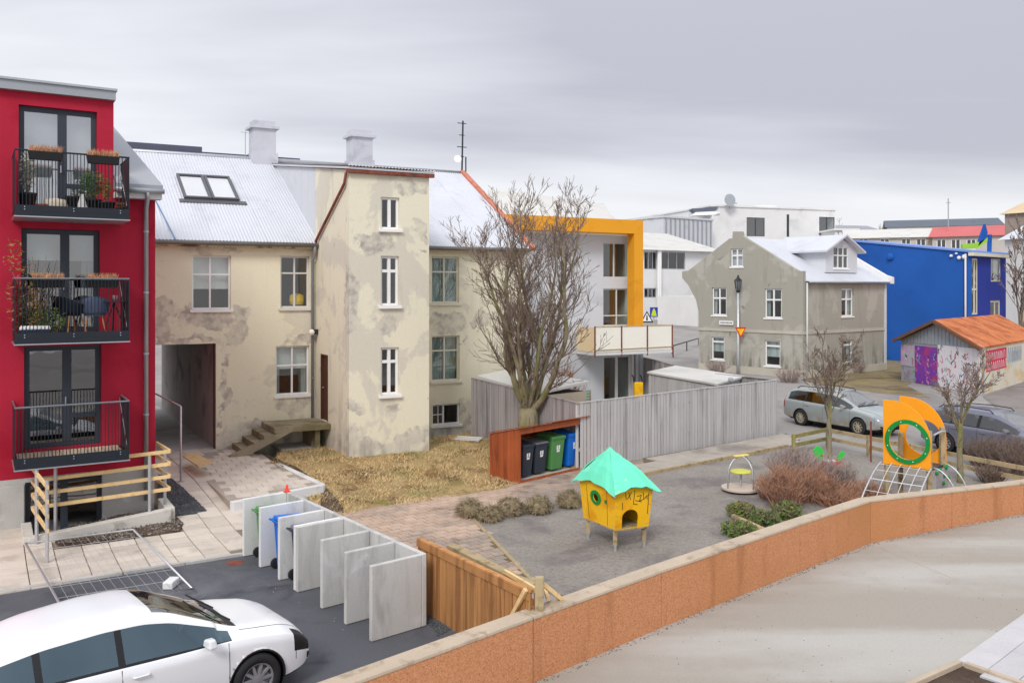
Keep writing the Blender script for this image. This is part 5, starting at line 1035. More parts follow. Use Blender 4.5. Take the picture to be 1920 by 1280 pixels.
a_, b_ = FA+dF*.02+dn*.14, FA+dF*.62+dn*.14; c_, e_ = b_+dn*2.2, a_+dn*1.8; zt = lambda p, z: V((p.x, p.y, z))
b = MB(); b.prism([zt(a_, 2.26), zt(b_, 1.98), zt(c_, 2.2), zt(e_, 2.42)], (0, 0, .08)); b.build('roof', m_roofp, sh1)
for p, q in ((a_, b_), (b_, c_), (c_, e_), (e_, a_)): b = MB(); pp_, qq = p.lerp((a_+c_)/2, .06), q.lerp((a_+c_)/2, .06); b.bar(zt(pp_, .97), zt(qq, .97), .06, 1.95); b.build('wall', m_boardd if p is not b_ else mat('beige_board', rgb(196, 182, 160), .8, .08, 2), sh1)
t = thing('slatted_bench', dp(1093, 752, 30), 'stacked green slatted garden furniture seen over the fence', 'furniture'); c = dp(1093, 758, 30)
for k in range(4): b = MB(); b.bar(c+V((-.34, 0, .08+.1*k)), c+V((.3, .25, .16+.1*k)), .05, .07); b.build('slat', flat('faded_green', rgb(150, 182, 168)), t)
for s in (-.3, .26): b = MB(); b.bar(V((c.x+s, c.y+.1, 0)), c+V((s, .1, .45)), .05, .05, (0, 1, 0)); b.build('leg', m_oldw, t)
t = thing('yellow_cart', dp(1197, 745, 38.6)*V((1, 1, 0)), 'yellow wheeled bin with black handles beside the patio door', 'cart'); c = V((t.location.x, t.location.y, .35))
b = MB(); b.box(c.x-.2, c.x+.2, c.y-.15, c.y+.15, c.z-.1, c.z+.75); b.build('body', m_yel, t, bevel=.03)
for s in (-.18, .18): b = MB(); b.tube([c+V((s, 0, .7)), c+V((s-.05, 0, 1.0)), c+V((s-.12, 0, 1.08))], .03, 6); b.build('handle', m_trim, t)
for s in (-.18, .18): b = MB(); b.lathe([(.16, -.04), (.16, .04)], V((c.x+s, c.y, .16)), 12, (1, 0, 0)); b.build('wheel', m_tyre, t)
# ---------------------------------------------------------------- wheelie bins
def wheelie(label, m, lid, loc, rot, sc=1., w=.54, dpt=.62, h=1.02, group='wheelie bins', sticker=True):
    o = thing('wheelie_bin', (0, 0, 0), label, 'bin', group); b = MB(); W2, D2 = w/2, dpt/2
    b.hexa([(-W2*.78, -D2*.72, .06), (W2*.78, -D2*.72, .06), (W2*.78, D2*.8, .06), (-W2*.78, D2*.8, .06), (-W2*.97, -D2*.97, h*.9), (W2*.97, -D2*.97, h*.9), (W2*.97, D2*.97, h*.9), (-W2*.97, D2*.97, h*.9)]); b.build('body', m, o, bevel=.03)
    b = MB(); b.box(-W2*1.03, W2*1.03, -D2*1.03, D2*1.03, h*.885, h*.93); b.build('rim', m, o, bevel=.012)
    b = MB(); b.hexa([(-W2*1.05, -D2*1.1, h*.932), (W2*1.05, -D2*1.1, h*.932), (W2*1.05, D2*1.05, h*.95), (-W2*1.05, D2*1.05, h*.95), (-W2*.95, -D2*1.0, h*.975), (W2*.95, -D2*1.0, h*.975), (W2*.95, D2*.95, h*1.02), (-W2*.95, D2*.95, h*1.02)]); b.build('lid', lid, o, bevel=.02)
    b = MB(); b.tube([(-W2*.8, D2*1.05, h*.95), (-W2*.8, D2*1.28, h*.97), (W2*.8, D2*1.28, h*.97), (W2*.8, D2*1.05, h*.95)], .018, 7); b.build('handle', m, o)
    for s in (-1, 1): b = MB(); b.lathe([(.07, -.03), (.1, -.025), (.1, .025), (.07, .03)], (s*W2*.86, D2*.85, .1), 14, (1, 0, 0)); b.build('wheel', m_tyre, o)
    if sticker:
        b = MB(); f = lambda x, z: V((x, -D2*(.72+.25*(z-.06)/(h*.84))-.006, z))
        for x0, x1, z0, z1 in ((-.07, -.012, .62, .74), (.012, .07, .62, .74), (-.06, .06, .55, .61)): b.prism([f(x0, z0), f(x1, z0), f(x1, z1), f(x0, z1)], (0, -.003, 0))
        b.build('sticker', m_white, o)
    o.scale = (sc,)*3; o.location = loc; o.rotation_euler = (0, 0, rot); WL[o] = V(loc); return o
# bin shelter
p0, p1 = gp(971, 907), gp(1099, 877.5); HF = Fr(p0, (p1-p0).xy); hl = (p1-p0).length; hang = math.atan2(HF.u.y, HF.u.x)
sl_ = thing('bin_shelter', HF.P(hl/2, -.5, 0), 'red brown stained timber shelter holding four wheelie bins', 'bin shelter'); HD = 1.12; hz0, hz1 = 1.5, 1.24
for a in (0., hl-.03):
    k = 8
    for i in range(k):
        t0, t1 = -HD*i/k, -HD*(i+1)/k+.006; b = MB(); b.hexa([HF.P(a, t0, .02), HF.P(a+.03, t0, .02), HF.P(a+.03, t1, .02), HF.P(a, t1, .02), HF.P(a, t0, hz0+(hz1-hz0)*i/k), HF.P(a+.03, t0, hz0+(hz1-hz0)*i/k), HF.P(a+.03, t1, hz0+(hz1-hz0)*(i+1)/k), HF.P(a, t1, hz0+(hz1-hz0)*(i+1)/k)]); b.build('side_board', m_cedar, sl_)
k = 9
for i in range(k): b = MB(); z = .03+(hz1-.06)*i/k; b.fb(HF, .034, hl-.034, -HD, -HD+.025, z, z+(hz1-.06)/k-.008); b.build('back_board', m_cedar, sl_)
k = 9
for i in range(k):
    t0, t1 = .12-(HD+.17)*i/k, .12-(HD+.17)*(i+1)/k+.006; zz_ = lambda t: hz0+.012+(hz1-hz0)*(-t)/HD
    b = MB(); b.hexa([HF.P(-.05, t0, zz_(t0)), HF.P(hl+.05, t0, zz_(t0)), HF.P(hl+.05, t1, zz_(t1)), HF.P(-.05, t1, zz_(t1)), HF.P(-.05, t0, zz_(t0)+.03), HF.P(hl+.05, t0, zz_(t0)+.03), HF.P(hl+.05, t1, zz_(t1)+.03), HF.P(-.05, t1, zz_(t1)+.03)]); b.build('roof_board', m_cedar, sl_)
b = MB(); b.fb(HF, .0, hl, .004, .04, hz0-.16, hz0+.0); b.build('fascia', m_cedar, sl_); 
for a in (-.0, hl-.07): b = MB(); b.fb(HF, a, a+.07, .004, .05, 0, hz0-.162); b.build('corner_post', m_cedar, sl_)
b = MB(); b.fb(HF, .07, hl-.07, -.04, .04, .0, .07); b.build('threshold', m_cedar, sl_); b = MB(); b.fb(HF, .03, hl-.03, -HD+.03, -.05, .0, .045); b.build('floor', m_conc, sl_)
for px, m, lid, lb_, sc, w in ((986, m_binblk, m_binblk, 'charcoal wheelie bin at the left end of the timber shelter', .94, .5), (1011, m_binblk, m_lidgrey, 'charcoal wheelie bin with grey lid next to the green bin', .94, .54), (1041, m_bingrn, m_bingrn, 'green wheelie bin in the timber shelter', 1.03, .56), (1072, m_binblu, m_binblu, 'blue wheelie bin at the right end of the timber shelter', 1.03, .56)):
    a = HF.s_at(px, -.25); p = HF.P(a, -.42, .046); wheelie(lb_, m, lid, p, hang, sc, w)
# concrete bin enclosure
q0, q1 = gp(697, 1203), gp(800, 1172); qf = gp(457, 1043); EU = (q1-q0); el = EU.length; EUn = EU.normalized(); row = qf-q0; rl = row.length; RU = row.normalized(); EH = 1.135; TH = .085
en = thing('concrete_bin_enclosure', q0+row*.5+EU*.5, 'row of open pale concrete bays for wheelie bins on the asphalt yard', 'bin enclosure')
fr_ = [0]
EFr = Fr(q0, RU.xy, EUn.xy)                                       # s along the row, t across towards the back wall
ss_ = [EFr.s_at(x) for x in (697, 649, 604, 558, 524, 488, 457)]; ss_[0] = 0
m_bays = [m_conc, m_conc, m_conc, m_conc, m_concl, m_concl, m_concl]
m_pre = mat('precast_concrete', rgb(196, 195, 192), .86, .05, 1.2, [(rgb(150, 149, 146), 1.5, .48, .68, (1, 1, .35), .7), (rgb(168, 167, 164), 6, .5, .66, (1, 1, .12), .4), (rgb(216, 216, 216), 1.1, .55, .72)], bump=(50, .2, .003), fine=.07)
for i, s in enumerate(ss_):
    b = MB(); b.fb(EFr, s, s+TH, 0, el-TH-.002, .0, EH+.003*(i % 2)); b.build('partition', m_pre if i < 4 else m_concl, en, bevel=.012)
b = MB(); b.fb(EFr, ss_[3]+TH+.012, ss_[3]+2*TH+.012, 0, el-TH-.002, 0, EH); b.build('partition', m_concl, en, bevel=.012)
b = MB(); b.fb(EFr, -.0, ss_[-1]+TH, el-TH, el, 0, EH+.004); b.build('back_wall', m_pre, en, bevel=.012)
ra = math.atan2(EUn.y, EUn.x)-math.pi/2
for i, m, lb_ in ((5, m_bingrn, 'green wheelie bin in the far bay of the concrete enclosure'), (4, m_binblu, 'blue wheelie bin standing in a concrete bay'), (3, m_binblk, 'charcoal wheelie bin in the concrete bay next to the blue one')):
    s = (ss_[i]+(TH*2 if i == 3 else TH)+ss_[i+1])/2; wheelie(lb_, m, m if i != 3 else m_lidgrey, EFr.P(s, .48, 0.0), ra+math.pi, .97, .48, sticker=False)
c = EFr.P(ss_[-1]+.04, el-.06, EH+.004); b = MB(); b.lathe([(.075, 0), (.075, .012), (.045, .014), (.014, .15), (.0, .152)], c, 12); tag(b.build('marker_cone', flat('red_plastic', rgb(236, 70, 56)), None, True), 'tiny red cone on the far corner of the concrete enclosure', 'cone')
# ---------------------------------------------------------------- brown fence in front
bl = Fr(E1, (E0-E1).xy); a0, a1 = bl.s_at(784), bl.s_at(994); bp, bq = bl.P(a0, 0, -.02), bl.P(a1, 0, -.02)
fence('brown_board_fence', bp, bq, 1.16, 1.16, m_pine, 'brown stained board fence between the concrete bays and the retaining wall', .1, .01, .02, True, capm=m_pine, rails=(.2, .88))
b = MB(); b.bar(bp+bl.n*.022+V((0, 0, 1.11)), bq+bl.n*.022+V((0, 0, 1.11)), .02, .1); b.build('fascia_board', m_pine, ob['brown_board_fence'])
t = thing('old_timber_beam', bl.P(a0+1, -.4, 0), 'mossy old timber beam on posts behind the brown fence', 'beam')
b = MB(); b.bar(bl.P(a0+.35, -.42, 1.02), bl.P(a1-.5, -.42, .98), .16, .13); b.build('beam', m_oldw, t, bevel=.012)
for a in (a0+.6, (a0+a1)/2, a1-.6): b = MB(); b.bar(bl.P(a, -.42, 0), bl.P(a, -.42, .95), .1, .1, (0, 1, 0)); b.build('post', m_oldw, t)
t = thing('broken_gate_post', bl.P(a1, -.3, 0), 'weathered post with loose bracing slats where the brown fence meets the wall', 'post')
c = bl.P(a1+.05, -.12, 0); b = MB(); b.bar(c, c+V((0, 0, 1.36)), .12, .1, (0, 1, 0)); b.build('post', m_oldw, t, bevel=.01)
for p, q in ((bl.P(a1-.45, .03, .62), bl.P(a1-.02, .06, 1.2)), (bl.P(a1-1.1, -.35, 1.08), bl.P(a1+.02, -.2, 1.1)), (bl.P(a1+.0, -.25, 1.2), bl.P(a1-.12, -.75, .8)), (bl.P(a1-.6, -.7, .95), bl.P(a1-.05, -.35, .98))):
    b = MB(); b.bar(p, q, .045, .06); b.build('slat', m_newpine, t)
# ---------------------------------------------------------------- wire fence panel on the ground
z_ = .12; wq = [gp(48, 1018, z_+.16), gp(250, 992, z_+.14), gp(361, 1103, z_-.02), gp(118, 1142, z_-.02)]
t = thing('wire_fence_panel', wq[3], 'galvanised wire mesh fence panel lying across the kerb behind the white car', 'fence panel')
b = MB(); b.tube(wq+[wq[0]], .022, 7); b.build('frame', m_galv, t, True)
b = MB(); n = 13
for i in range(1, n):
    f = i/n; b.tube([wq[0].lerp(wq[1], f), wq[3].lerp(wq[2], f)], .0035, 4)
for i in range(1, 7): f = i/7; b.tube([wq[0].lerp(wq[3], f), wq[1].lerp(wq[2], f)], .0035, 4)
b.build('mesh', m_galv, t)
c = gp(322, 1096, .02); b = MB(); b.box(c.x-.09, c.x+.09, c.y-.2, c.y+.14, .0, .13); tag(b.build('concrete_block', m_concl, bevel=.02), 'small white concrete block beside the corner of the wire panel', 'block')
c = gp(470, 1048, 0); b = MB(); b.lathe([(.16, 0), (.17, .006), (.02, .008)], V((c.x-.25, c.y-.2, -.012)), 16); tag(b.build('yard_drain', m_rust), 'round rusty drain cover beside the far concrete partition', 'drain cover')
# ---------------------------------------------------------------- playhouse
pA, pL, pR = gp(1153, 993, .45), gp(1094, 969, .45), gp(1216, 986, .45); pB = pL+pR-pA; ctr = (pL+pR)/2
ph = thing('playhouse', ctr*V((1, 1, 0)), 'yellow playhouse on stilts with a wavy mint green roof', 'playhouse')
def flare(p, z, k): q = ctr+(p-ctr)*k; return V((q.x, q.y, z))
ZB, ZT = .45, 1.28
def pwall(P, Q, holes=None):
    d = lambda a, z: (flare(P, 0, 1+.14*(z-ZB)/(ZT-ZB))*(1-a)+flare(Q, 0, 1+.14*(z-ZB)/(ZT-ZB))*a)+V((0, 0, z))
    nn = V(((Q-P).y, -(Q-P).x, 0)).normalized()
    if nn.dot(P-ctr) < 0: nn = -nn
    b = MB(); b.slab([(0, ZB), (1, ZB), (1, ZT-.03), (.5, ZT+.02), (0, ZT-.03)], holes or [], d, -nn*.02); return b.build('wall_panel', m_yel, ph), d, nn
def circ(c, rx, rz, n=18): return [(c[0]+rx*math.cos(2*math.pi*i/n), c[1]+rz*math.sin(2*math.pi*i/n)) for i in range(n)]
wlft, dl, nl = pwall(pL, pA, [circ((.46, .98), .085, .085)])
arch = [(.2, ZB+.01), (.66, ZB+.01)]+[(.43+.23*math.cos(a), ZB+.22+.17*math.sin(a)) for a in [math.pi*i/10 for i in range(11)]]
wrgt, dr_, nr = pwall(pA, pR, [arch]); pwall(pB, pL); pwall(pR, pB)
b = MB(); b.slab(circ((.46, .98), .15, .15), [circ((.46, .98), .085, .085)], dl, nl*.02); b.build('porthole', m_green, wlft)
b = MB(); b.prism([dl(.72, .93)+nl*.002, dl(.78, .93)+nl*.002, dl(.78, 1.0)+nl*.002, dl(.72, 1.0)+nl*.002], nl*.012); b.build('knob', m_green, wlft)
b = MB(); rr = random.Random(3)
for (x0, z0, x1, z1) in ((.28, 1.2, .3, 1.05), (.33, 1.06, .44, 1.2), (.36, 1.2, .42, 1.04), (.52, 1.24, .5, .95), (.5, .95, .62, .93), (.58, 1.1, .7, 1.12), (.7, 1.12, .66, 1.0), (.66, 1.0, .8, 1.04), (.74, 1.18, .78, 1.04), (.8, 1.05, .9, 1.12), (.55, 1.02, .72, .98), (.9, 1.16, .92, .72), (.2, 1.0, .21, .85), (.84, 1.1, .88, 1.02)): b.bar(dr_(x0, z0)+nr*.004, dr_(x1, z1)+nr*.004, .012, .003, nr)
b.build('scribble', m_ink, wrgt)
b = MB(); b.prism([flare(p, ZB-.03, 1.0) for p in (pA, pR, pB, pL)], (0, 0, .03)); b.build('floor', m_oldw, ph)
ap = V((ctr.x-.12, ctr.y, 1.98)); cs_ = [pL, pA, pR, pB]
for i in range(4):                                               # four curled roof panels
    P, Q = cs_[i], cs_[(i+1) % 4]; n = 9; rows = 5; vs = []; fs = []
    for j in range(rows+1):
        f = j/rows
        for k in range(n+1):
            g_ = k/n; e_ = flare(P, 0, 1.38)*(1-g_)+flare(Q, 0, 1.38)*g_; ze = 1.17+.17*math.sin(math.pi*g_)+.02*math.sin(g_*19+i)
            x = ap.lerp(V((e_.x, e_.y, ze)), f); x.z += .05*math.sin(math.pi*f)+.02*math.sin(f*9+g_*3); vs.append(x)
    for j in range(rows):
        for k in range(n): q = j*(n+1)+k; fs.append((q, q+1, q+n+2, q+n+1))
    b = MB(); b.add(vs, fs); o = b.build('roof_panel', m_mint, ph); md = o.modifiers.new('solid', 'SOLIDIFY'); md.thickness = .018
for w_, nn_ in ((dl, nl), (dr_, nr)):
    for x_ in (.06, .94):
        for z_s in (.52, .72, .92, 1.12): b = MB(); b.lathe([(.012, 0), (.009, .008)], w_(x_, z_s)+nn_*.001, 7, nn_); b.build('screw', m_zinc, ph)
for x_ in (.2, .78): b = MB(); b.bar(dl(x_, .47)+nl*.002, dl(x_, 1.2)+nl*.002, .008, .004, nl); b.build('panel_joint', m_ink, wlft)
for p in (pL, pA, pR, pB):
    c = flare(p, 0, .86); b = MB(); b.bar(V((c.x, c.y, .12)), V((c.x, c.y, ZB-.03)), .08, .08, (0, 1, 0)); b.build('leg', m_oldw, ph); b = MB(); b.bar(V((c.x, c.y, -.02)), V((c.x, c.y, .14)), .05, .1, (0, 1, 0)); b.build('foot', m_galv, ph)
# ---------------------------------------------------------------- small roundabout
c = gp(1389, 921); t = thing('roundabout', c, 'little spinning roundabout with hoop rail and yellow seat on the sand', 'roundabout')
b = MB(); b.lathe([(.47, .06), (.5, .07), (.5, .12), (.48, .13)], c, 28); b.build('disc', mat('plywood_disc', rgb(196, 182, 170), .8, .08, 2), t)
b = MB(); b.lathe([(.05, .0), (.05, .06)], c, 10); b.tube([c+V((0, 0, .13)), c+V((0, 0, .5))], .03, 8); b.build('spindle', m_galv, t)
for a in (0, math.pi/2):
    u_ = V((math.cos(a+.5), math.sin(a+.5), 0)); b = MB(); b.tube([c+u_*.45*math.cos(math.pi*i/14)+V((0, 0, .13+.5*(1 if False else 0)+.32*min(1, 3*math.sin(math.pi*i/14))+.48*math.sin(math.pi*i/14))) for i in range(15)], .019, 7); b.build('hoop', m_galv, t, True)
b = MB(); b.lathe([(.0, .5), (.26, .5), (.28, .52), (.26, .55), (0, .56)], c, 18); b.build('seat', mat('lime_plastic', rgb(206, 204, 90), .5, .1, 3, co='O', bump=None), t)
b = MB(); b.bar(c+V((-.2, -.1, .94)), c+V((.22, .1, .94)), .12, .05); b.build('top_handle', mat('pale_yellow_plastic', rgb(226, 206, 120), .5, .1, 3, co='O', bump=None), t, bevel=.02)
# ---------------------------------------------------------------- climbing frame
cl, crr = dp(1656, 868, 20.9), dp(1745, 880, 20.1); CF = Fr(cl, (crr-cl).xy); cw = (V((crr.x-cl.x, crr.y-cl.y, 0))).length; z0, z1 = 1.04, 2.6
cf = thing('climbing_frame', CF.P(cw/2, -.5, 0), 'orange climbing tower with a round green framed opening and arched rope ladder', 'climbing frame')
def cpanel(t, hole, rad=.43, dx=.0):
    out = [(0, z0), (cw, z0), (cw, z0+.62)]+[(.2+(cw-.2)*math.cos(a), z0+.62+(z1-z0-.62)*math.sin(a)) for a in [math.pi/2*i/10 for i in range(1, 11)]]+[(0, z1)]
    b = MB(); b.slab(out, [circ((cw*.52, z0+.6), rad, rad, 26)] if hole else [], lambda a, z: CF.P(a, t, z), -CF.n*.03); return b.build('panel', m_oran, cf)
p1_ = cpanel(0, True); p2_ = cpanel(-.98, True)
b = MB(); b.slab(circ((cw*.52, z0+.6), .53, .53, 26), [circ((cw*.52, z0+.6), .43, .43, 26)], lambda a, z: CF.P(a, .002, z), CF.n*.03); b.build('ring', m_green, p1_)
b = MB()
for i in range(8): a = i*math.pi/4+.3; b.lathe([(.014, 0), (.01, .012)], CF.P(cw*.52+.48*math.cos(a), .034, z0+.6+.48*math.sin(a)), 8, CF.n)
b.build('bolt', m_white, p1_)
for s, t_ in ((.06, -.08), (cw-.06, -.08), (.06, -.9), (cw-.06, -.9)):
    b = MB(); b.bar(CF.P(s, t_, -.1), CF.P(s, t_, 1.95 if s > .5 else 1.7), .1, .1, (0, 1, 0)); b.build('post', m_oldw, cf, bevel=.01)
b = MB(); b.fb(CF, .02, cw-.02, -.95, -.035, 1.0, 1.04); b.build('deck', m_anth, cf)
b = MB(); b.tube([CF.P(cw+.02, -.12, 1.85), CF.P(cw+.06, -.5, 1.9), CF.P(cw+.02, -.86, 1.85)], .022, 7); b.build('grab_rail', m_galv, cf)
arcp = lambda s, f: CF.P(s, .02+1.25*math.sin(f*1.45)*1.0*(f**.6), 1.08-1.14*(1-math.cos(f*math.pi/2)))
for s in (-.02, cw+.02): b = MB(); b.tube([arcp(s+(-.1 if s < 0 else .02)*i/12, i/12) for i in range(13)], .021, 8); b.build('arch_tube', m_galv, cf, True)
b = MB()
for i in range(1, 6):
    f = i/6; b.tube([arcp(-.06, f), arcp(cw+.02, f)], .016 if i == 3 else .009, 5)
for k in range(1, 5): s = cw*k/5; b.tube([arcp(s, i/12) for i in range(13)], .009, 5)
b.build('rope_net', m_offw, cf)
for s in (.1, .8): b = MB(); b.tube([CF.P(cw+.02+.62*math.sin(i/10*1.5), -s, 1.08-1.12*(1-math.cos(i/10*math.pi/2))) for i in range(11)], .02, 7); b.build('arch_tube', m_galv, cf, True)
b = MB(); rr = random.Random(5)
for _ in range(14): q = CF.P(cw+.1, -.1-rr.random()*.8, rr.uniform(.1, 1.1)); b.lathe([(.0, -.04), (.045, -.02), (.05, .02), (0, .05)], q, 7, CF.u)
b.build('climbing_hold', m_green, cf)
b = MB(); b.fb(CF, cw+.055, cw+.085, -.88, -.1, .0, 1.0); b.build('climbing_wall', m_boardd, cf)
b = MB(); b.tube([gp(1633, 866), gp(1633, 866)+V((0, 0, 1.25))], .03, 8); tag(b.build('steel_post', m_rust), 'thin rusty steel post standing left of the orange climbing frame', 'post')
# spring rider
c = gp(1552, 892); t = thing('spring_rider', c, 'green and red spring rocker by the small tree in the playground', 'spring rider')
b = MB(); b.tube([c+V((.09*math.cos(i*.9), .09*math.sin(i*.9), .02+i*.0105)) for i in range(32)], .014, 6); b.build('spring', m_galv, t)
def leafpanel(dx, pts, m, nm, th=.03): b = MB(); b.prism([c+V((x, dx, z)) for x, z in pts], (0, th, 0)); b.build(nm, m, t, bevel=.006)
for dy in (-.14, .12): leafpanel(dy, [(-.38, .34), (-.2, .28), (.2, .28), (.42, .36), (.36, .46), (.1, .42), (-.1, .42), (-.3, .5)], m_redp, 'side_panel')
leafpanel(-.01, [(-.36, .42), (-.2, .4), (-.1, .56), (-.16, .8), (-.3, .86), (-.42, .72), (-.36, .6)], m_lgreen, 'head_panel'); leafpanel(-.01, [(.26, .4), (.36, .4), (.5, .66), (.4, .72), (.3, .6)], m_lgreen, 'tail_panel')
b = MB(); b.box(c.x-.12, c.x+.2, c.y-.11, c.y+.12, c.z+.42, c.z+.45); b.build('seat', m_offw, t); b = MB(); b.tube([c+V((-.18, -.2, .6)), c+V((-.18, .2, .6))], .018, 6); b.build('handlebar', m_redp, t)
# ---------------------------------------------------------------- low rail fence round the playground
def railfence(pts, label, hs=(.58, .3), m=None):
    o = thing('low_rail_fence', pts[0], label, 'fence'); m = m or m_moss
    for p, q in zip(pts[:-1], pts[1:]):
        k = max(1, round((q-p).length/1.9)); d = (q-p)/k
        for i in range(k):
            for h in hs: b = MB(); b.bar(p+d*i+V((0, 0, h+random.uniform(-.015, .015))), p+d*(i+1)+V((0, 0, h+random.uniform(-.015, .015))), .05, .12); b.build('rail', m, o)
        for i in range(k+1): b = MB(); c = p+d*i; b.bar(c-V((0, 0, .1)), c+V((0, 0, hs[0]+.08)), .1, .1, (0, 1, 0)); b.build('post', m, o)
railfence([gp(1488, 852), gp(1552, 838)], 'mossy two rail timber fence on the pavement side of the small tree')
railfence([gp(1556, 839), gp(1800, 893), gp(1935, 921)], 'two rail timber fence between the playground and the parked cars', m=m_oldw)
# ---------------------------------------------------------------- lamp post, signs
c = gp(1384, 700); c = V((c.x, c.y, 0)); t = thing('street_lamp', c, 'grey street lamp with a lantern in front of the grey gabled house', 'street lamp'); d = c.y
zl = CH+(HY-545)/F*d; b = MB(); b.tube([c, c+V((0, 0, 1)), c+V((0, 0, zl))], [.11, .085, .07], 10); b.build('pole', m_galv, t, True)
b = MB(); b.lathe([(.07, zl), (.15, zl+.12), (.22, zl+.6), (.05, zl+.63)], c, 6); b.build('lantern_glass', m_glassd, t); b = MB(); b.lathe([(.1, zl-.1), (.14, zl), (.1, zl+.1)], c, 8); b.lathe([(.26, zl+.63), (.24, zl+.67), (.1, zl+.8), (.03, zl+1.0)], c, 8)
for k in range(6): a = k*math.pi/3; e_ = V((math.cos(a), math.sin(a), 0)); b.tube([c+e_*.16+V((0, 0, zl+.1)), c+e_*.23+V((0, 0, zl+.65))], .02, 4)
b.build('lantern_frame', m_black, t)
zs = CH-(622-HY)/F*d; sg = thing('yield_sign', c+V((.12, -.14, zs)), 'yellow and red inverted triangle give way sign on the lamp post', 'road sign'); q = c+V((.12, -.16, zs)); tri = lambda k, dy: [q+V((-.36*k, dy, .3*k)), q+V((.36*k, dy, .3*k)), q+V((0, dy, -.36*k))]
b = MB(); b.prism(tri(1, 0), (0, .02, 0)); b.build('border', m_redp, sg); b = MB(); b.prism(tri(.66, -.006), (0, .005, 0)); b.build('face', m_yel, sg)
def roadsign(px, py, d, kind, label):
    c = dp(px, py, d); g0 = hill(c.x, d); o = thing('road_sign', V((c.x, c.y, g0)), label, 'road sign'); b = MB(); b.tube([V((c.x, c.y+.05, g0)), c+V((0, .05, .4))], .05, 8); b.build('post', m_galv, o)
    if kind == 'sq':
        b = MB(); b.box(c.x-.34, c.x+.34, c.y-.02, c.y+.02, c.z-.42, c.z+.42); b.build('face', flat('sign_blue', rgb(40, 60, 170)), o); b = MB(); b.prism([c+V((-.24, -.025, -.34)), c+V((.24, -.025, -.34)), c+V((.14, -.025, .1)), c+V((0, -.025, .36)), c+V((-.14, -.025, .1))], (0, .004, 0)); b.build('pictogram', flat('sign_lime', rgb(196, 214, 40)), o)
    else:
        T = lambda k: [c+V((-.55*k, -.02, -.38*k)), c+V((.55*k, -.02, -.38*k)), c+V((0, -.02, .6*k))]
        b = MB(); b.prism(T(1), (0, .03, 0)); b.build('border', m_ink, o); b = MB(); b.prism([p+V((0, -.006, 0)) for p in T(.72)], (0, .004, 0)); b.build('face', m_white, o); b = MB(); b.prism([c+V((-.08, -.035, -.2)), c+V((.08, -.035, -.2)), c+V((.04, -.035, .25)), c+V((-.04, -.035, .25))], (0, .004, 0)); b.build('pictogram', m_ink, o)
roadsign(1226, 585, 74, 'sq', 'blue and lime pedestrian crossing sign beside the annex'); roadsign(1213, 596, 72, 'tri', 'black edged triangular warning sign left of the crossing sign')
t = thing('pavement_guard', gp(1262, 640), 'dark steel guard rail beside the street left of the grey gabled house', 'railing'); p, q = gp(1262, 648, .9), gp(1310, 634, .9)
b = MB(); b.tube([p, q], .05, 6); b.build('rail', m_black, t)
for f in (0, .5, 1): c = p.lerp(q, f); b = MB(); b.tube([c*V((1, 1, 0)), c], .045, 6); b.build('post', m_black, t)
c = gp(880, 824, .3); b = MB()
for k in range(3): b.bar(c+V((-.5+k*.06, -.1+k*.1, .04+k*.03)), c+V((.35+k*.05, -.45+k*.1, .05+k*.03)), .09, .025)
tag(b.build('loose_planks', m_offw), 'white loose planks lying in the grass below the dark fence', 'plank')
# ---------------------------------------------------------------- bare trees
def grow(mb, tw, p, d, l, r, lev, rg, trop=.25, spread=.6, cfg=None):
    """tapered limb bending upwards; side branches and twigs follow recursively"""
    n = max(3, int(l/cfg['seg'])); pts = [V(p)]; rs = [r]; d = V(d).normalized(); st = l/n; q = V(p)
    for i in range(n):
        d = (d+V((rg.gauss(0, .13), rg.gauss(0, .13), trop*.35+rg.gauss(0, .06)))).normalized(); q = q+d*st; pts.append(q.copy()); rs.append(max(cfg['rmin'], r*(1-.78*(i+1)/n)))
    (mb if r > cfg['cut'] else tw).tube(pts, rs, 7 if r > .05 else (5 if r > .02 else 3), False)
    if lev <= 0: return
    k = cfg['kids'][-lev]
    for j in range(k):
        f = rg.uniform(cfg['start'][-lev], 1.0); i = min(n-1, int(f*n)); a = pts[i].lerp(pts[i+1], f*n-i if f*n-i <= 1 else 1); dd = (pts[i+1]-pts[i]).normalized()
        ax = dd.orthogonal().normalized(); ax.rotate(Matrix.Rotation(rg.random()*6.283, 3, dd)); nd = (dd+ax*rg.uniform(.5, 1.1)*spread*1.6).normalized()
        grow(mb, tw, a, nd, l*cfg['len'][-lev]*rg.uniform(.55, 1.15)*(1.15-f*.5), max(cfg['rmin'], min(rs[i]*rg.uniform(.4, .6), cfg.get('rk', 9))), lev-1, rg, trop, spread, cfg)
def tree(name, label, base, h, r, limbs, fork, rg, cfg, tilt=(.35, .7), cat='tree', bark=None, tw_m=None, trop=.3, spread=.6, trunk_lean=(0, 0), group=None, dirs=None):
    o = thing(name, base, label, cat, group); t = MB(); tw = MB(); top = V(base)+V((trunk_lean[0], trunk_lean[1], fork))
    t.tube([V(base)-V((0, 0, .1)), V(base)+V((0, 0, .12)), V(base).lerp(top, .5)+V((rg.gauss(0, .03), 0, 0)), top], [r*1.35, r*1.08, r*.92, r*.8], 10)
    for i in range(limbs):
        a = 6.283*(i+rg.uniform(-.25, .25))/limbs; tl = rg.uniform(*tilt); d = V((math.cos(a)*tl, math.sin(a)*tl, 1)) if not dirs else V(dirs[i])
        s = top-V((0, 0, rg.uniform(0, fork*.35))); grow(t, tw, s, d, (h-fork)*rg.uniform(.8, 1.1), r*rg.uniform(*cfg.get('lr', (.3, .45))), cfg['lev'], rg, trop, spread, cfg)
    t.build('trunk', bark or m_bark, o, True, fix=False); tw.build('crown', tw_m or m_twig, o, fix=False); return o
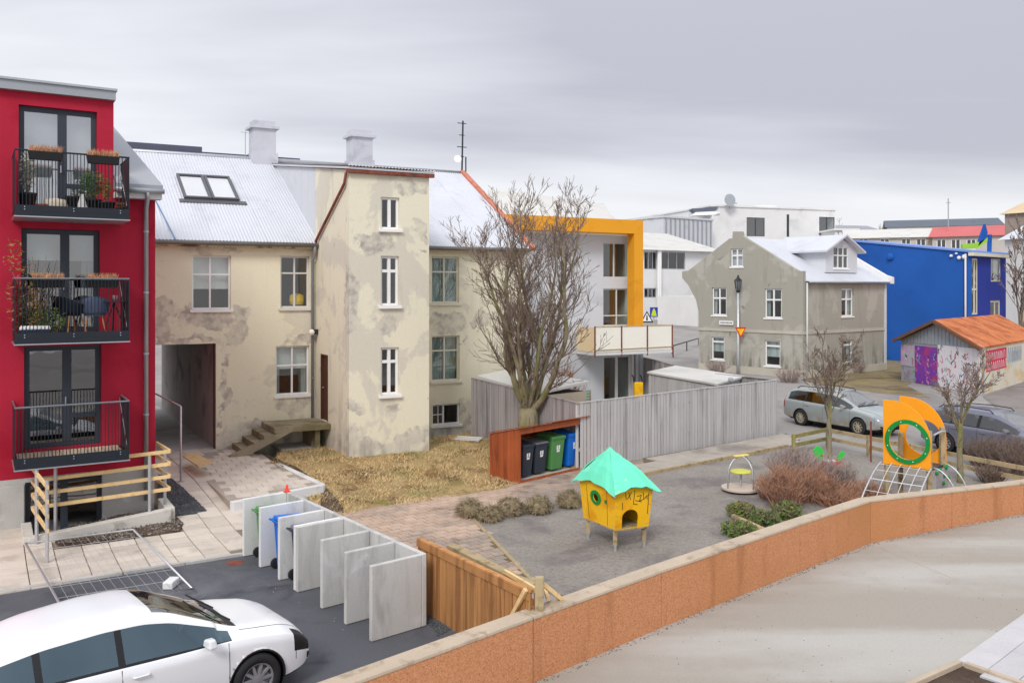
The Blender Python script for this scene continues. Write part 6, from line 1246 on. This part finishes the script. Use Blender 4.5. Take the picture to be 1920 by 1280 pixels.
cfgA = dict(seg=.34, rmin=.0065, cut=.03, kids=(12, 8, 5), start=(.14, .1, .08), len=(.4, .42, .5), lev=3, lr=(.19, .3), rk=.028)
base = dp(990, 542, 26.3); base.z = 0.05
tree('bare_tree', 'large bare many-stemmed tree behind the timber bin shelter', base, 7.7, .36, 11, 1.6, random.Random(21), cfgA, bark=m_bark2, trop=.4, spread=.55, dirs=[(-.8, -.1, .9), (-.5, .2, 1), (-.05, -.3, 1), (.15, .3, 1), (.55, -.1, 1), (.8, .15, .9), (.25, -.35, 1), (.95, -.1, .8), (-.55, -.4, 1), (.6, .4, 1), (-.2, .5, 1)])
cfgB = dict(seg=.25, rmin=.006, cut=.018, kids=(9, 6, 4), start=(.15, .12, .1), len=(.45, .45, .4), lev=3, lr=(.3, .45), rk=.022)
tree('young_tree', 'slender bare tree in the playground in front of the silver estate car', gp(1556, 866), 3.9, .078, 7, 1.9, random.Random(5), cfgB, tilt=(.3, .6), trop=.3, spread=.55, bark=m_bark2)
tree('young_tree', 'bare tree with forked branches in front of the dark estate car', gp(1801, 905), 3.5, .078, 6, 1.75, random.Random(9), cfgB, tilt=(.35, .75), trop=.28, spread=.6, bark=m_bark2)
cfgC = dict(seg=.8, rmin=.02, cut=.06, kids=(8, 5, 4), start=(.2, .15, .1), len=(.34, .42, .4), lev=3, lr=(.25, .38), rk=.07)
bt_ = dp(1912, 542, 60); bt_.z = 0
tree('street_tree', 'tall bare tree beside the white house at the right edge', bt_, 10.4, .22, 7, 2.3, random.Random(12), cfgC, tilt=(.2, .36), trop=.4, spread=.45)
cfgD = dict(seg=1., rmin=.03, cut=.1, kids=(6, 4), start=(.3, .2), len=(.4, .4), lev=2, rk=.05)
for i, (px, yt, d) in enumerate(((1585, 408, 196), (1608, 412, 198), (1652, 410, 200), (1700, 404, 196), (1812, 402, 192), (1836, 400, 190))):
    b0 = dp(px, 542, d); b0.z = hill(b0.x, d); lb_ = ('leftmost bare tree on the skyline over the grey hall', 'middle bare tree on the skyline over the grey hall', 'right bare tree on the skyline over the grey hall', 'bare tree on the skyline at the left end of the dark slate roof', 'bare tree on the skyline right of the thin pole antenna', 'bare tree on the skyline behind the blue roof ornament')[i]
    tree('skyline_tree', lb_, b0, (CH+(HY-yt)/F*d-b0.z)*.88, .22, 4, 5, random.Random(30+i), cfgD, tilt=(.3, .6), trop=.3, group='bare trees on the skyline')
# ---------------------------------------------------------------- shrubs
def shrub(label, c, r, h, n, m, rg, cat='shrub', thick=.008, name='shrub', tip=1.0, leaf=None):
    o = thing(name, c, label, cat); b = MB(); tw = MB()
    for i in range(n):
        a = rg.random()*6.283; k = math.sqrt(rg.random()); p = V(c)+V((math.cos(a), math.sin(a), 0))*k*r*.45; e = V(c)+V((math.cos(a)*k*r*rg.uniform(.8, 1.2), math.sin(a)*k*r*rg.uniform(.8, 1.2), h*rg.uniform(.55, 1.05)*(1-.35*k*k))); md = p.lerp(e, .5)+V((rg.gauss(0, .05), rg.gauss(0, .05), h*.06))
        b.tube([p-V((0, 0, .03)), md, e], [thick*1.3, thick, thick*.45], 3, False)
        for j in range(4):
            s = md.lerp(e, rg.random()); tw.tube([s, s+V((rg.gauss(0, .11), rg.gauss(0, .11), rg.uniform(.06, .22)))*(h**.5)], [thick*.6, thick*.3], 3, False)
    b.build('stem', m, o, fix=False); tw.build('twigs', m, o, fix=False)
    if leaf:
        lv = MB(); leaves(lv, V(c)+V((0, 0, h*.45)), (r*.8, r*.8, h*.45), leaf[0], leaf[1], seed=rg.randint(0, 99)); lv.build('foliage', leaf[2], o, fix=False)
    return o
rg = random.Random(77)
SHR = [(1470, 952, .62, 1.05, 260, m_redtwig, 'rust brown twiggy shrub nearest the roundabout'), (1520, 940, .6, .95, 220, m_redtwig, 'rust brown twiggy shrub in the middle of the planting by the wall'), (1490, 905, .8, 1.0, 300, m_greytwig, 'grey leafless shrub behind the rust brown shrubs'), (1555, 925, .75, .95, 300, m_greytwig, 'grey leafless shrub below the spring rocker'), (1570, 950, .6, .6, 190, m_redtwig, 'low reddish shrub against the wall where it bends'), (1622, 942, .6, .55, 190, m_redtwig, 'low reddish shrub below the arched ladder'), (1540, 890, .6, .5, 120, m_greytwig, 'thin grey shrub at the foot of the spring rocker'), (1440, 935, .4, .6, 120, m_redtwig, 'small rust brown shrub beside the roundabout disc')]
for px, py, r, h, n, m, lb_ in SHR: shrub(lb_, gp(px, py), r, h, n, m, rg)
for px, py, r, h, lb_ in ((1385, 1003, .42, .32, 'spreading yellow green juniper at the wall end of the planting'), (1432, 985, .38, .36, 'low green juniper in front of the rust brown shrub'), (1475, 972, .36, .42, 'bright green juniper beside the wall'), (1390, 968, .35, .35, 'dark little juniper behind the old log')):
    o = shrub(lb_, gp(px, py), r, h, 60, m_bark, rg, 'juniper', .008, 'juniper'); lv = MB()
    leaves(lv, gp(px, py)+V((0, 0, h*.45)), (r, r, h*.5), 520, .062, seed=px, up=.5); lv.build('foliage', m_leafg, o, fix=False)
b = MB(); b.tube([gp(1375, 968, .12), gp(1432, 992, .12)], [.07, .05], 8); tag(b.build('old_log', m_oldw, None, True), 'old grey log lying among the junipers', 'log')
for i, (px, py, r, h) in enumerate(((1840, 872, .6, .9), (1880, 880, .8, 1.1), (1915, 890, .7, 1.1), (1860, 905, .5, .6))): shrub(('dark twiggy shrub left of the others before the dark estate car', 'dense dark twiggy shrub hiding the sill of the dark estate car', 'dark twiggy shrub at the right edge before the dark estate car', 'small twiggy shrub inside the rail fence at the right')[i], gp(px, py), r, h, 170, m_twig, rg, thick=.007)
c = dp(1052, 542, 31.5); c.z = .1; shrub('brown leaved shrub behind the bare tree in the neighbouring yard', c, .9, 2.6, 120, m_redtwig, rg, thick=.012, leaf=(900, .07, m_leafdry))
for i, (px, py) in enumerate(((1345, 700), (1560, 706), (1600, 698), (1480, 716))): shrub(('low bare shrub at the left corner of the grey gabled house', 'low bare shrub under the side window of the grey house', 'low bare shrub by the right corner of the grey house', 'low bare shrub at the front corner of the grey house')[i], gp(px, py), .9, .9, 90, m_greytwig, rg, thick=.014)
# brown tussocks along the path
for i, (px, py, r) in enumerate(((880, 968, .36), (919, 976, .3), (956, 965, .36), (1010, 962, .37), (1067, 950, .36))):
    c = gp(px, py); o = thing('tussock', c, ('leftmost round brown tussock beside the brick path', 'smallest round brown tussock, second beside the brick path', 'middle round brown tussock beside the brick path', 'large round brown tussock, fourth beside the brick path', 'round brown tussock nearest the playhouse')[i], 'tussock', 'brown tussocks along the path')
    b = MB(); n = 12; vs = []; fs = []
    b.lathe([(r*.6, 0), (r*.78, r*.3), (r*.7, r*.7), (r*.45, r*.95), (r*.1, r*1.05)], c, 16); b.build('mound', m_tuft, o, True)
    b = MB(); rr = random.Random(px)
    for k in range(1500):
        a = rr.random()*6.283; e_ = rr.uniform(-.05, 1.45); nn = V((math.cos(a)*math.cos(e_), math.sin(a)*math.cos(e_), math.sin(e_))); q_ = rr.uniform(.7, .98)*(1+.25*noise.noise(nn*1.7+V((px, 1, 0)))); p = c+V((nn.x*r*q_, nn.y*r*q_, r*.28+nn.z*r*.85*q_)); s = nn.orthogonal().normalized(); s.rotate(Matrix.Rotation(rr.random()*6.28, 3, nn)); dd = (s+nn*rr.uniform(.2, .9)+V((0, 0, -.25))).normalized()*rr.uniform(.05, .2)*(1+.6*noise.noise(nn*2.3+V((px, 0, 0)))); w = s.cross(nn)*.007
        b.add([p-w, p+w, p+dd], [(0, 1, 2)])
    b.build('blades', m_tuft, o, fix=False)
# ---------------------------------------------------------------- cars
def interp(keys, x, j):
    for a, b_ in zip(keys[:-1], keys[1:]):
        if x <= b_[0]:
            f = max(0, (x-a[0])/(b_[0]-a[0])); return a[j]+(b_[j]-a[j])*f
    return keys[-1][j]
def smooth(keys, x, j, w=.09): return sum(interp(keys, x+w*k/3, j) for k in range(-3, 4))/7
def car(name, label, keys, pm, loc, head, wheel_x, wr, width_scale=1., wind=(.1, 1.02), rearg=(-2.1, -1.6), sideg=(-1.8, .98), pillars=(), rails=False, lights='clear', seam_x=(), spokes=10, rim_m=None, gm=None):
    gm = gm or m_glassc
    o = thing(name, (0, 0, 0), label, 'car'); x0, x1 = keys[0][0], keys[-1][0]; N = 170; XS = [x0+(x1-x0)*i/N for i in range(N+1)]
    rows = []
    for x in XS:
        zb, zs, zr, w, wt = (smooth(keys, x, j) if x0+.1 < x < x1-.1 else interp(keys, x, j) for j in range(1, 6)); zr = max(zr, zs+.03); hh = zr-zs; rail = zs+hh*(.8 if hh > .2 else .62); H = zs-zb
        tl = [(w*.86, zb), (w*.95, zb+.03)]+[(w*(.985+.015*math.sin(math.pi*k/19)), zb+.06+(H-.1)*k/20) for k in range(19)]+[(w*.965, zs-.015), (w*.945, zs)]; BI = 22
        a, c = (w*.945, zs), (wt, rail); tl += [(a[0]+(c[0]-a[0])*f-.0*f, a[1]+(c[1]-a[1])*f) for f in (.07, .3, .6, .9)]+[c]
        tl += [(wt-.035, rail+(zr-rail)*.42), (wt-.085, rail+(zr-rail)*.68), (wt-.16, rail+(zr-rail)*.85), (wt*.6, rail+(zr-rail)*.95), (wt*.3, zr-.003), (0, zr)]
        rows.append(tl)
    M_ = len(rows[0]); vid = {}; vs = []
    def gv(i, j, sgn):
        k = (i, j, sgn if j < M_-1 else 1)
        if k in vid: return vid[k]
        y, z = rows[i][j]; x = XS[i]
        if j < 22:                                                # pull the skin onto clean wheel arches
            for wx in wheel_x:
                dx, dz = x-wx, z-wr; rr_ = math.hypot(dx, dz); ra_ = wr+.05
                if abs(rr_-ra_) < .024 and rr_ > .01 and dz > -.2: x, z = wx+dx/rr_*ra_, wr+dz/rr_*ra_
        vs.append(V((x, y*sgn, z))); vid[k] = len(vs)-1; return vid[k]
    parts = {k: [] for k in ('body', 'side_window', 'windscreen', 'rear_window', 'trim', 'headlight', 'headlight ', 'tail_light', 'tail_light ', 'grille')}
    for sgn in (1, -1):
        for i in range(N):
            x = (XS[i]+XS[i+1])/2
            for j in range(M_-1):
                z = (rows[i][j][1]+rows[i][j+1][1])/2
                if j < 22 and any(math.hypot(x-wx, z-wr) < wr+.05 for wx in wheel_x): continue
                hh = rows[i][-1][1]-rows[i][22][1]; k = 'body'
                if 23 <= j <= 25 and sideg[0] < x < sideg[1] and hh > .1: k = 'trim' if any(abs(x-p) < .045 for p in pillars) else 'side_window'
                elif j == 22 and sideg[0] < x < sideg[1] and hh > .1: k = 'trim'
                elif j >= 29 and wind[0] < x < wind[1]: k = 'windscreen'
                elif j >= 29 and wind[1] <= x < wind[1]+.1: k = 'trim'
                elif j >= 29 and rearg[0] < x < rearg[1]: k = 'rear_window'
                elif x > x1-.34 and 14 <= j <= 24 and x < x1-.04: k = 'headlight' if sgn > 0 else 'headlight '
                elif x < x0+.14 and 13 <= j <= 25: k = 'tail_light' if sgn > 0 else 'tail_light '
                elif x > x1-.1 and 3 <= j <= 10: k = 'grille'
                elif j == 0 or j == 1: k = 'trim'
                f = [gv(i, j, sgn), gv(i+1, j, sgn), gv(i+1, j+1, sgn), gv(i, j+1, sgn)]; parts[k].append(tuple(f if sgn > 0 else f[::-1]))
    for i in (0, N):                                             # nose and tail caps
        f = [gv(i, j, 1) for j in range(M_)]+[gv(i, j, -1) for j in range(M_-2, -1, -1)]; parts['body' if i == 0 else 'grille'].append(tuple(f))
    body = None
    for k, m in (('body', pm), ('side_window', gm), ('windscreen', glass('windscreen_glass', (.5, .56, .52), .2)), ('rear_window', m_glassc), ('trim', m_trim), ('headlight', paint('headlamp', rgb(150, 156, 162), .12) if lights == 'clear' else m_trim), ('headlight ', paint('headlamp', rgb(150, 156, 162), .12) if lights == 'clear' else m_trim), ('tail_light', paint('tail_lamp', rgb(150, 24, 26), .2)), ('tail_light ', paint('tail_lamp', rgb(150, 24, 26), .2)), ('grille', m_trim)):
        if not parts[k]: continue
        used = sorted({i for f in parts[k] for i in f}); mp_ = {a: b_ for b_, a in enumerate(used)}; b = MB(); b.add([vs[i] for i in used], [tuple(mp_[i] for i in f) for f in parts[k]]); ob_ = b.build(k.strip(), m, o, True, org=V((0, 0, 0)), fix=False)
        if k == 'body': body = ob_
    W_ = interp(keys, 0, 4)
    b = MB(); b.box(x0+.3, x1-.3, -W_*.8, W_*.8, .2, .42); b.build('underbody', m_trim, o)
    b = MB(); b.box(sideg[0]+.3, sideg[1]-.35, -W_*.82, W_*.82, .42, .86); b.build('cabin', flat('cabin_cloth', rgb(58, 58, 62)), o)
    for xs_ in (.0, -.95):
        for s in (-.36, .36): b = MB(); b.hexa([(xs_-.28, s-.22, .85), (xs_-.16, s-.22, .85), (xs_-.16, s+.22, .85), (xs_-.28, s+.22, .85), (xs_-.36, s-.16, 1.25), (xs_-.27, s-.16, 1.25), (xs_-.27, s+.16, 1.25), (xs_-.36, s+.16, 1.25)]); b.build('headrest', MATS['cabin_cloth'], o, bevel=.03)
    for wx in wheel_x:
        for s in (1, -1):
            c = V((wx, s*(W_-.1), wr)); ax = (0, s, 0); b = MB(); b.lathe([(wr*.62, -.1), (wr*.9, -.1), (wr, -.07), (wr, .07), (wr*.93, .095), (wr*.66, .1), (wr*.64, .06)], c, 30, ax); wo_ = b.build('wheel', m_tyre, o, True)
            rm = rim_m or m_alloy; b = MB(); b.lathe([(wr*.66, .06), (wr*.665, .09), (wr*.6, .088), (wr*.58, .03)], c, 30, ax)
            for q in range(spokes):
                a = 2*math.pi*q/spokes; e_ = V((math.cos(a), 0, math.sin(a))); tt = V((-math.sin(a), 0, math.cos(a))); y = V((0, s, 0))
                b.hexa([c+e_*wr*.12+tt*.022+y*.06, c+e_*wr*.12-tt*.022+y*.06, c+e_*wr*.61-tt*.017+y*.06, c+e_*wr*.61+tt*.017+y*.06, c+e_*wr*.12+tt*.018+y*.088, c+e_*wr*.12-tt*.018+y*.088, c+e_*wr*.61-tt*.013+y*.082, c+e_*wr*.61+tt*.013+y*.082])
            b.lathe([(wr*.2, .05), (wr*.2, .088), (wr*.08, .094)], c, 14, ax); b.build('rim', rm, wo_)
            b = MB(); b.lathe([(wr*.6, .02), (wr*.1, .022)], c, 20, ax); b.build('brake_disc', m_trim, wo_)
            b = MB(); ra_ = wr+.048; b.tube([c+V((ra_*math.cos(a), s*.085, ra_*math.sin(a))) for a in [(-.15+3.44*k/18) for k in range(19)]], .014, 6); b.build('arch_lip', m_trim, body)
            b = MB(); b.lathe([(wr+.06, -.28), (wr+.05, .06)], c, 20, ax); b.f = [f for f in b.f if len(f) == 4]; b.mi = b.mi[:len(b.f)]; b.build('wheel_well', m_trim, body)
    for s in (1, -1):                                            # mirrors, handles, door seams
        xm = sideg[1]-.32; y0 = interp(keys, xm, 4); zm = interp(keys, xm, 2); b = MB(); b.hexa([(xm-.05, s*(y0-.06), zm+.02), (xm+.1, s*(y0-.06), zm+.02), (xm+.07, s*(y0+.16), zm+.03), (xm-.04, s*(y0+.17), zm+.03), (xm-.05, s*(y0-.02), zm+.12), (xm+.07, s*(y0-.02), zm+.12), (xm+.04, s*(y0+.14), zm+.15), (xm-.04, s*(y0+.15), zm+.15)]); b.build('wing_mirror', pm, o, bevel=.025)
        for hx in (pillars[0]+.2 if pillars else 0, (pillars[0]-.75) if pillars else -.9):
            y = interp(keys, hx, 4); zz_ = interp(keys, hx, 2)-.12; b = MB(); b.tube([(hx-.09, s*(y-.005), zz_), (hx-.07, s*(y+.025), zz_+.005), (hx+.07, s*(y+.025), zz_+.005), (hx+.09, s*(y-.005), zz_)], .012, 6); b.build('door_handle', pm, o)
        for sx_ in seam_x:
            i = min(range(N+1), key=lambda k: abs(XS[k]-sx_)); b = MB(); b.tube([(XS[i], s*(rows[i][j][0]+.001), rows[i][j][1]) for j in range(3, 23, 2)], .0045, 4); b.build('door_seam', m_trim, body)
        ii = [i for i in range(N+1) if wind[1]+.1 < XS[i] < x1-.2][::4]; b = MB(); b.tube([(XS[i], s*rows[i][27][0], rows[i][27][1]+.001) for i in ii], .0045, 4); b.build('bonnet_seam', m_trim, body)
        i = min(range(N+1), key=lambda k: abs(XS[k]-(x1-.3))); b = MB(); b.tube([(XS[i], s*(rows[i][j][0]+.001), rows[i][j][1]) for j in range(9, 23, 2)], .004, 4); b.build('bumper_seam', m_trim, body)
        if rails:
            b = MB(); b.tube([(x, s*(interp(keys, x, 5)-.05), interp(keys, x, 3)+z) for x, z in ((sideg[0]+.25, -.02), (sideg[0]+.4, .04), (-.6, .045), (.0, .03), (.1, -.03))], .016, 6); b.build('roof_rail', m_trim, o)
    b = MB(); xw = wind[1]-.02; zw = interp(keys, xw, 3)+.03
    for y0, y1 in ((-.55, .05), (0., .55)): b.tube([(xw+.06, y0, zw-.0), (xw-.1, y1, zw+.06)], .011, 5)
    b.build('wiper', m_trim, o)
    o.location = loc; o.rotation_euler = (0, 0, math.atan2(head[1], head[0])); return o
hatch = [(-2.2, .4, .72, .8, .66, .55), (-2.14, .3, .84, .98, .78, .58), (-1.95, .24, .95, 1.14, .85, .585), (-1.55, .2, .97, 1.31, .885, .58), (-1.1, .19, .96, 1.41, .89, .585), (-.45, .19, .94, 1.465, .89, .595), (.0, .19, .925, 1.45, .89, .6), (.32, .19, .915, 1.37, .89, .61), (1.12, .19, .9, .99, .885, .68), (1.3, .19, .88, .965, .885, .68), (1.75, .2, .8, .89, .86, .62), (2.02, .23, .68, .77, .79, .54), (2.14, .28, .56, .63, .7, .48), (2.2, .34, .46, .5, .6, .42)]
m_wpaint = paint('white_car_paint', rgb(236, 238, 242), .3); hd = V((.75, .66, 0)).normalized(); rt = V((hd.y, -hd.x, 0))
wc = dp(478, 1268, (CH-.33)*F/(1268-HY)); cc = V((wc.x, wc.y, 0))-hd*1.33-rt*.79; cc.z = -.006
car('white_hatchback', 'white hatchback parked on the asphalt in the bottom left corner', hatch, m_wpaint, cc, hd, (1.33, -1.3), .325, wind=(.12, 1.06), rearg=(-2.08, -1.5), sideg=(-1.72, 1.0), pillars=(-.3, -1.15), seam_x=(.95, -.3, -1.2), lights='dark', spokes=10)
wagon = [(-2.3, .42, .8, .9, .7, .6), (-2.25, .32, .92, 1.12, .8, .61), (-2.1, .26, .97, 1.33, .85, .61), (-1.7, .22, .97, 1.45, .87, .6), (-.8, .2, .95, 1.49, .875, .605), (.0, .2, .935, 1.475, .875, .61), (.35, .2, .925, 1.38, .875, .62), (1.15, .2, .9, .99, .87, .67), (1.35, .2, .88, .965, .865, .67), (1.85, .21, .8, .88, .84, .6), (2.12, .25, .66, .75, .76, .52), (2.24, .3, .54, .6, .68, .46), (2.28, .36, .46, .5, .6, .42)]
rw_, fw_ = gp(1504, 796), gp(1617, 816); hd = (fw_-rw_).normalized(); rt = V((hd.y, -hd.x, 0)); cc = rw_+hd*1.33-rt*.77-V((0, 0, .02))
dirt = rgb(150, 132, 108)
car('silver_estate_car', 'silver green estate car with muddy sills parked beyond the playground', wagon, paint('silver_paint', rgb(164, 172, 172), .35, .35, (dirt, .85)), cc, hd, (1.33, -1.33), .315, wind=(.08, 1.08), rearg=(-2.28, -2.02), sideg=(-2.0, 1.02), pillars=(-.25, -1.15), rails=True, gm=m_glassw, seam_x=(.95, -.25, -1.2), spokes=9, rim_m=mat('dirty_rim', rgb(160, 152, 134), .6, .1, 4, co='O', bump=None))
r2 = gp(1775, 846); cc = r2+hd*1.33-rt*.77-V((0, 0, .02))
car('dark_estate_car', 'dusty violet grey estate car at the right edge of the street', wagon, paint('violet_grey_paint', rgb(112, 114, 132), .4, .3, (dirt, .45)), cc, hd, (1.33, -1.33), .315, wind=(.08, 1.08), rearg=(-2.28, -2.02), sideg=(-2.0, 1.02), pillars=(-.25, -1.15), rails=True, gm=m_glassw, seam_x=(.95, -.25, -1.2), spokes=10)
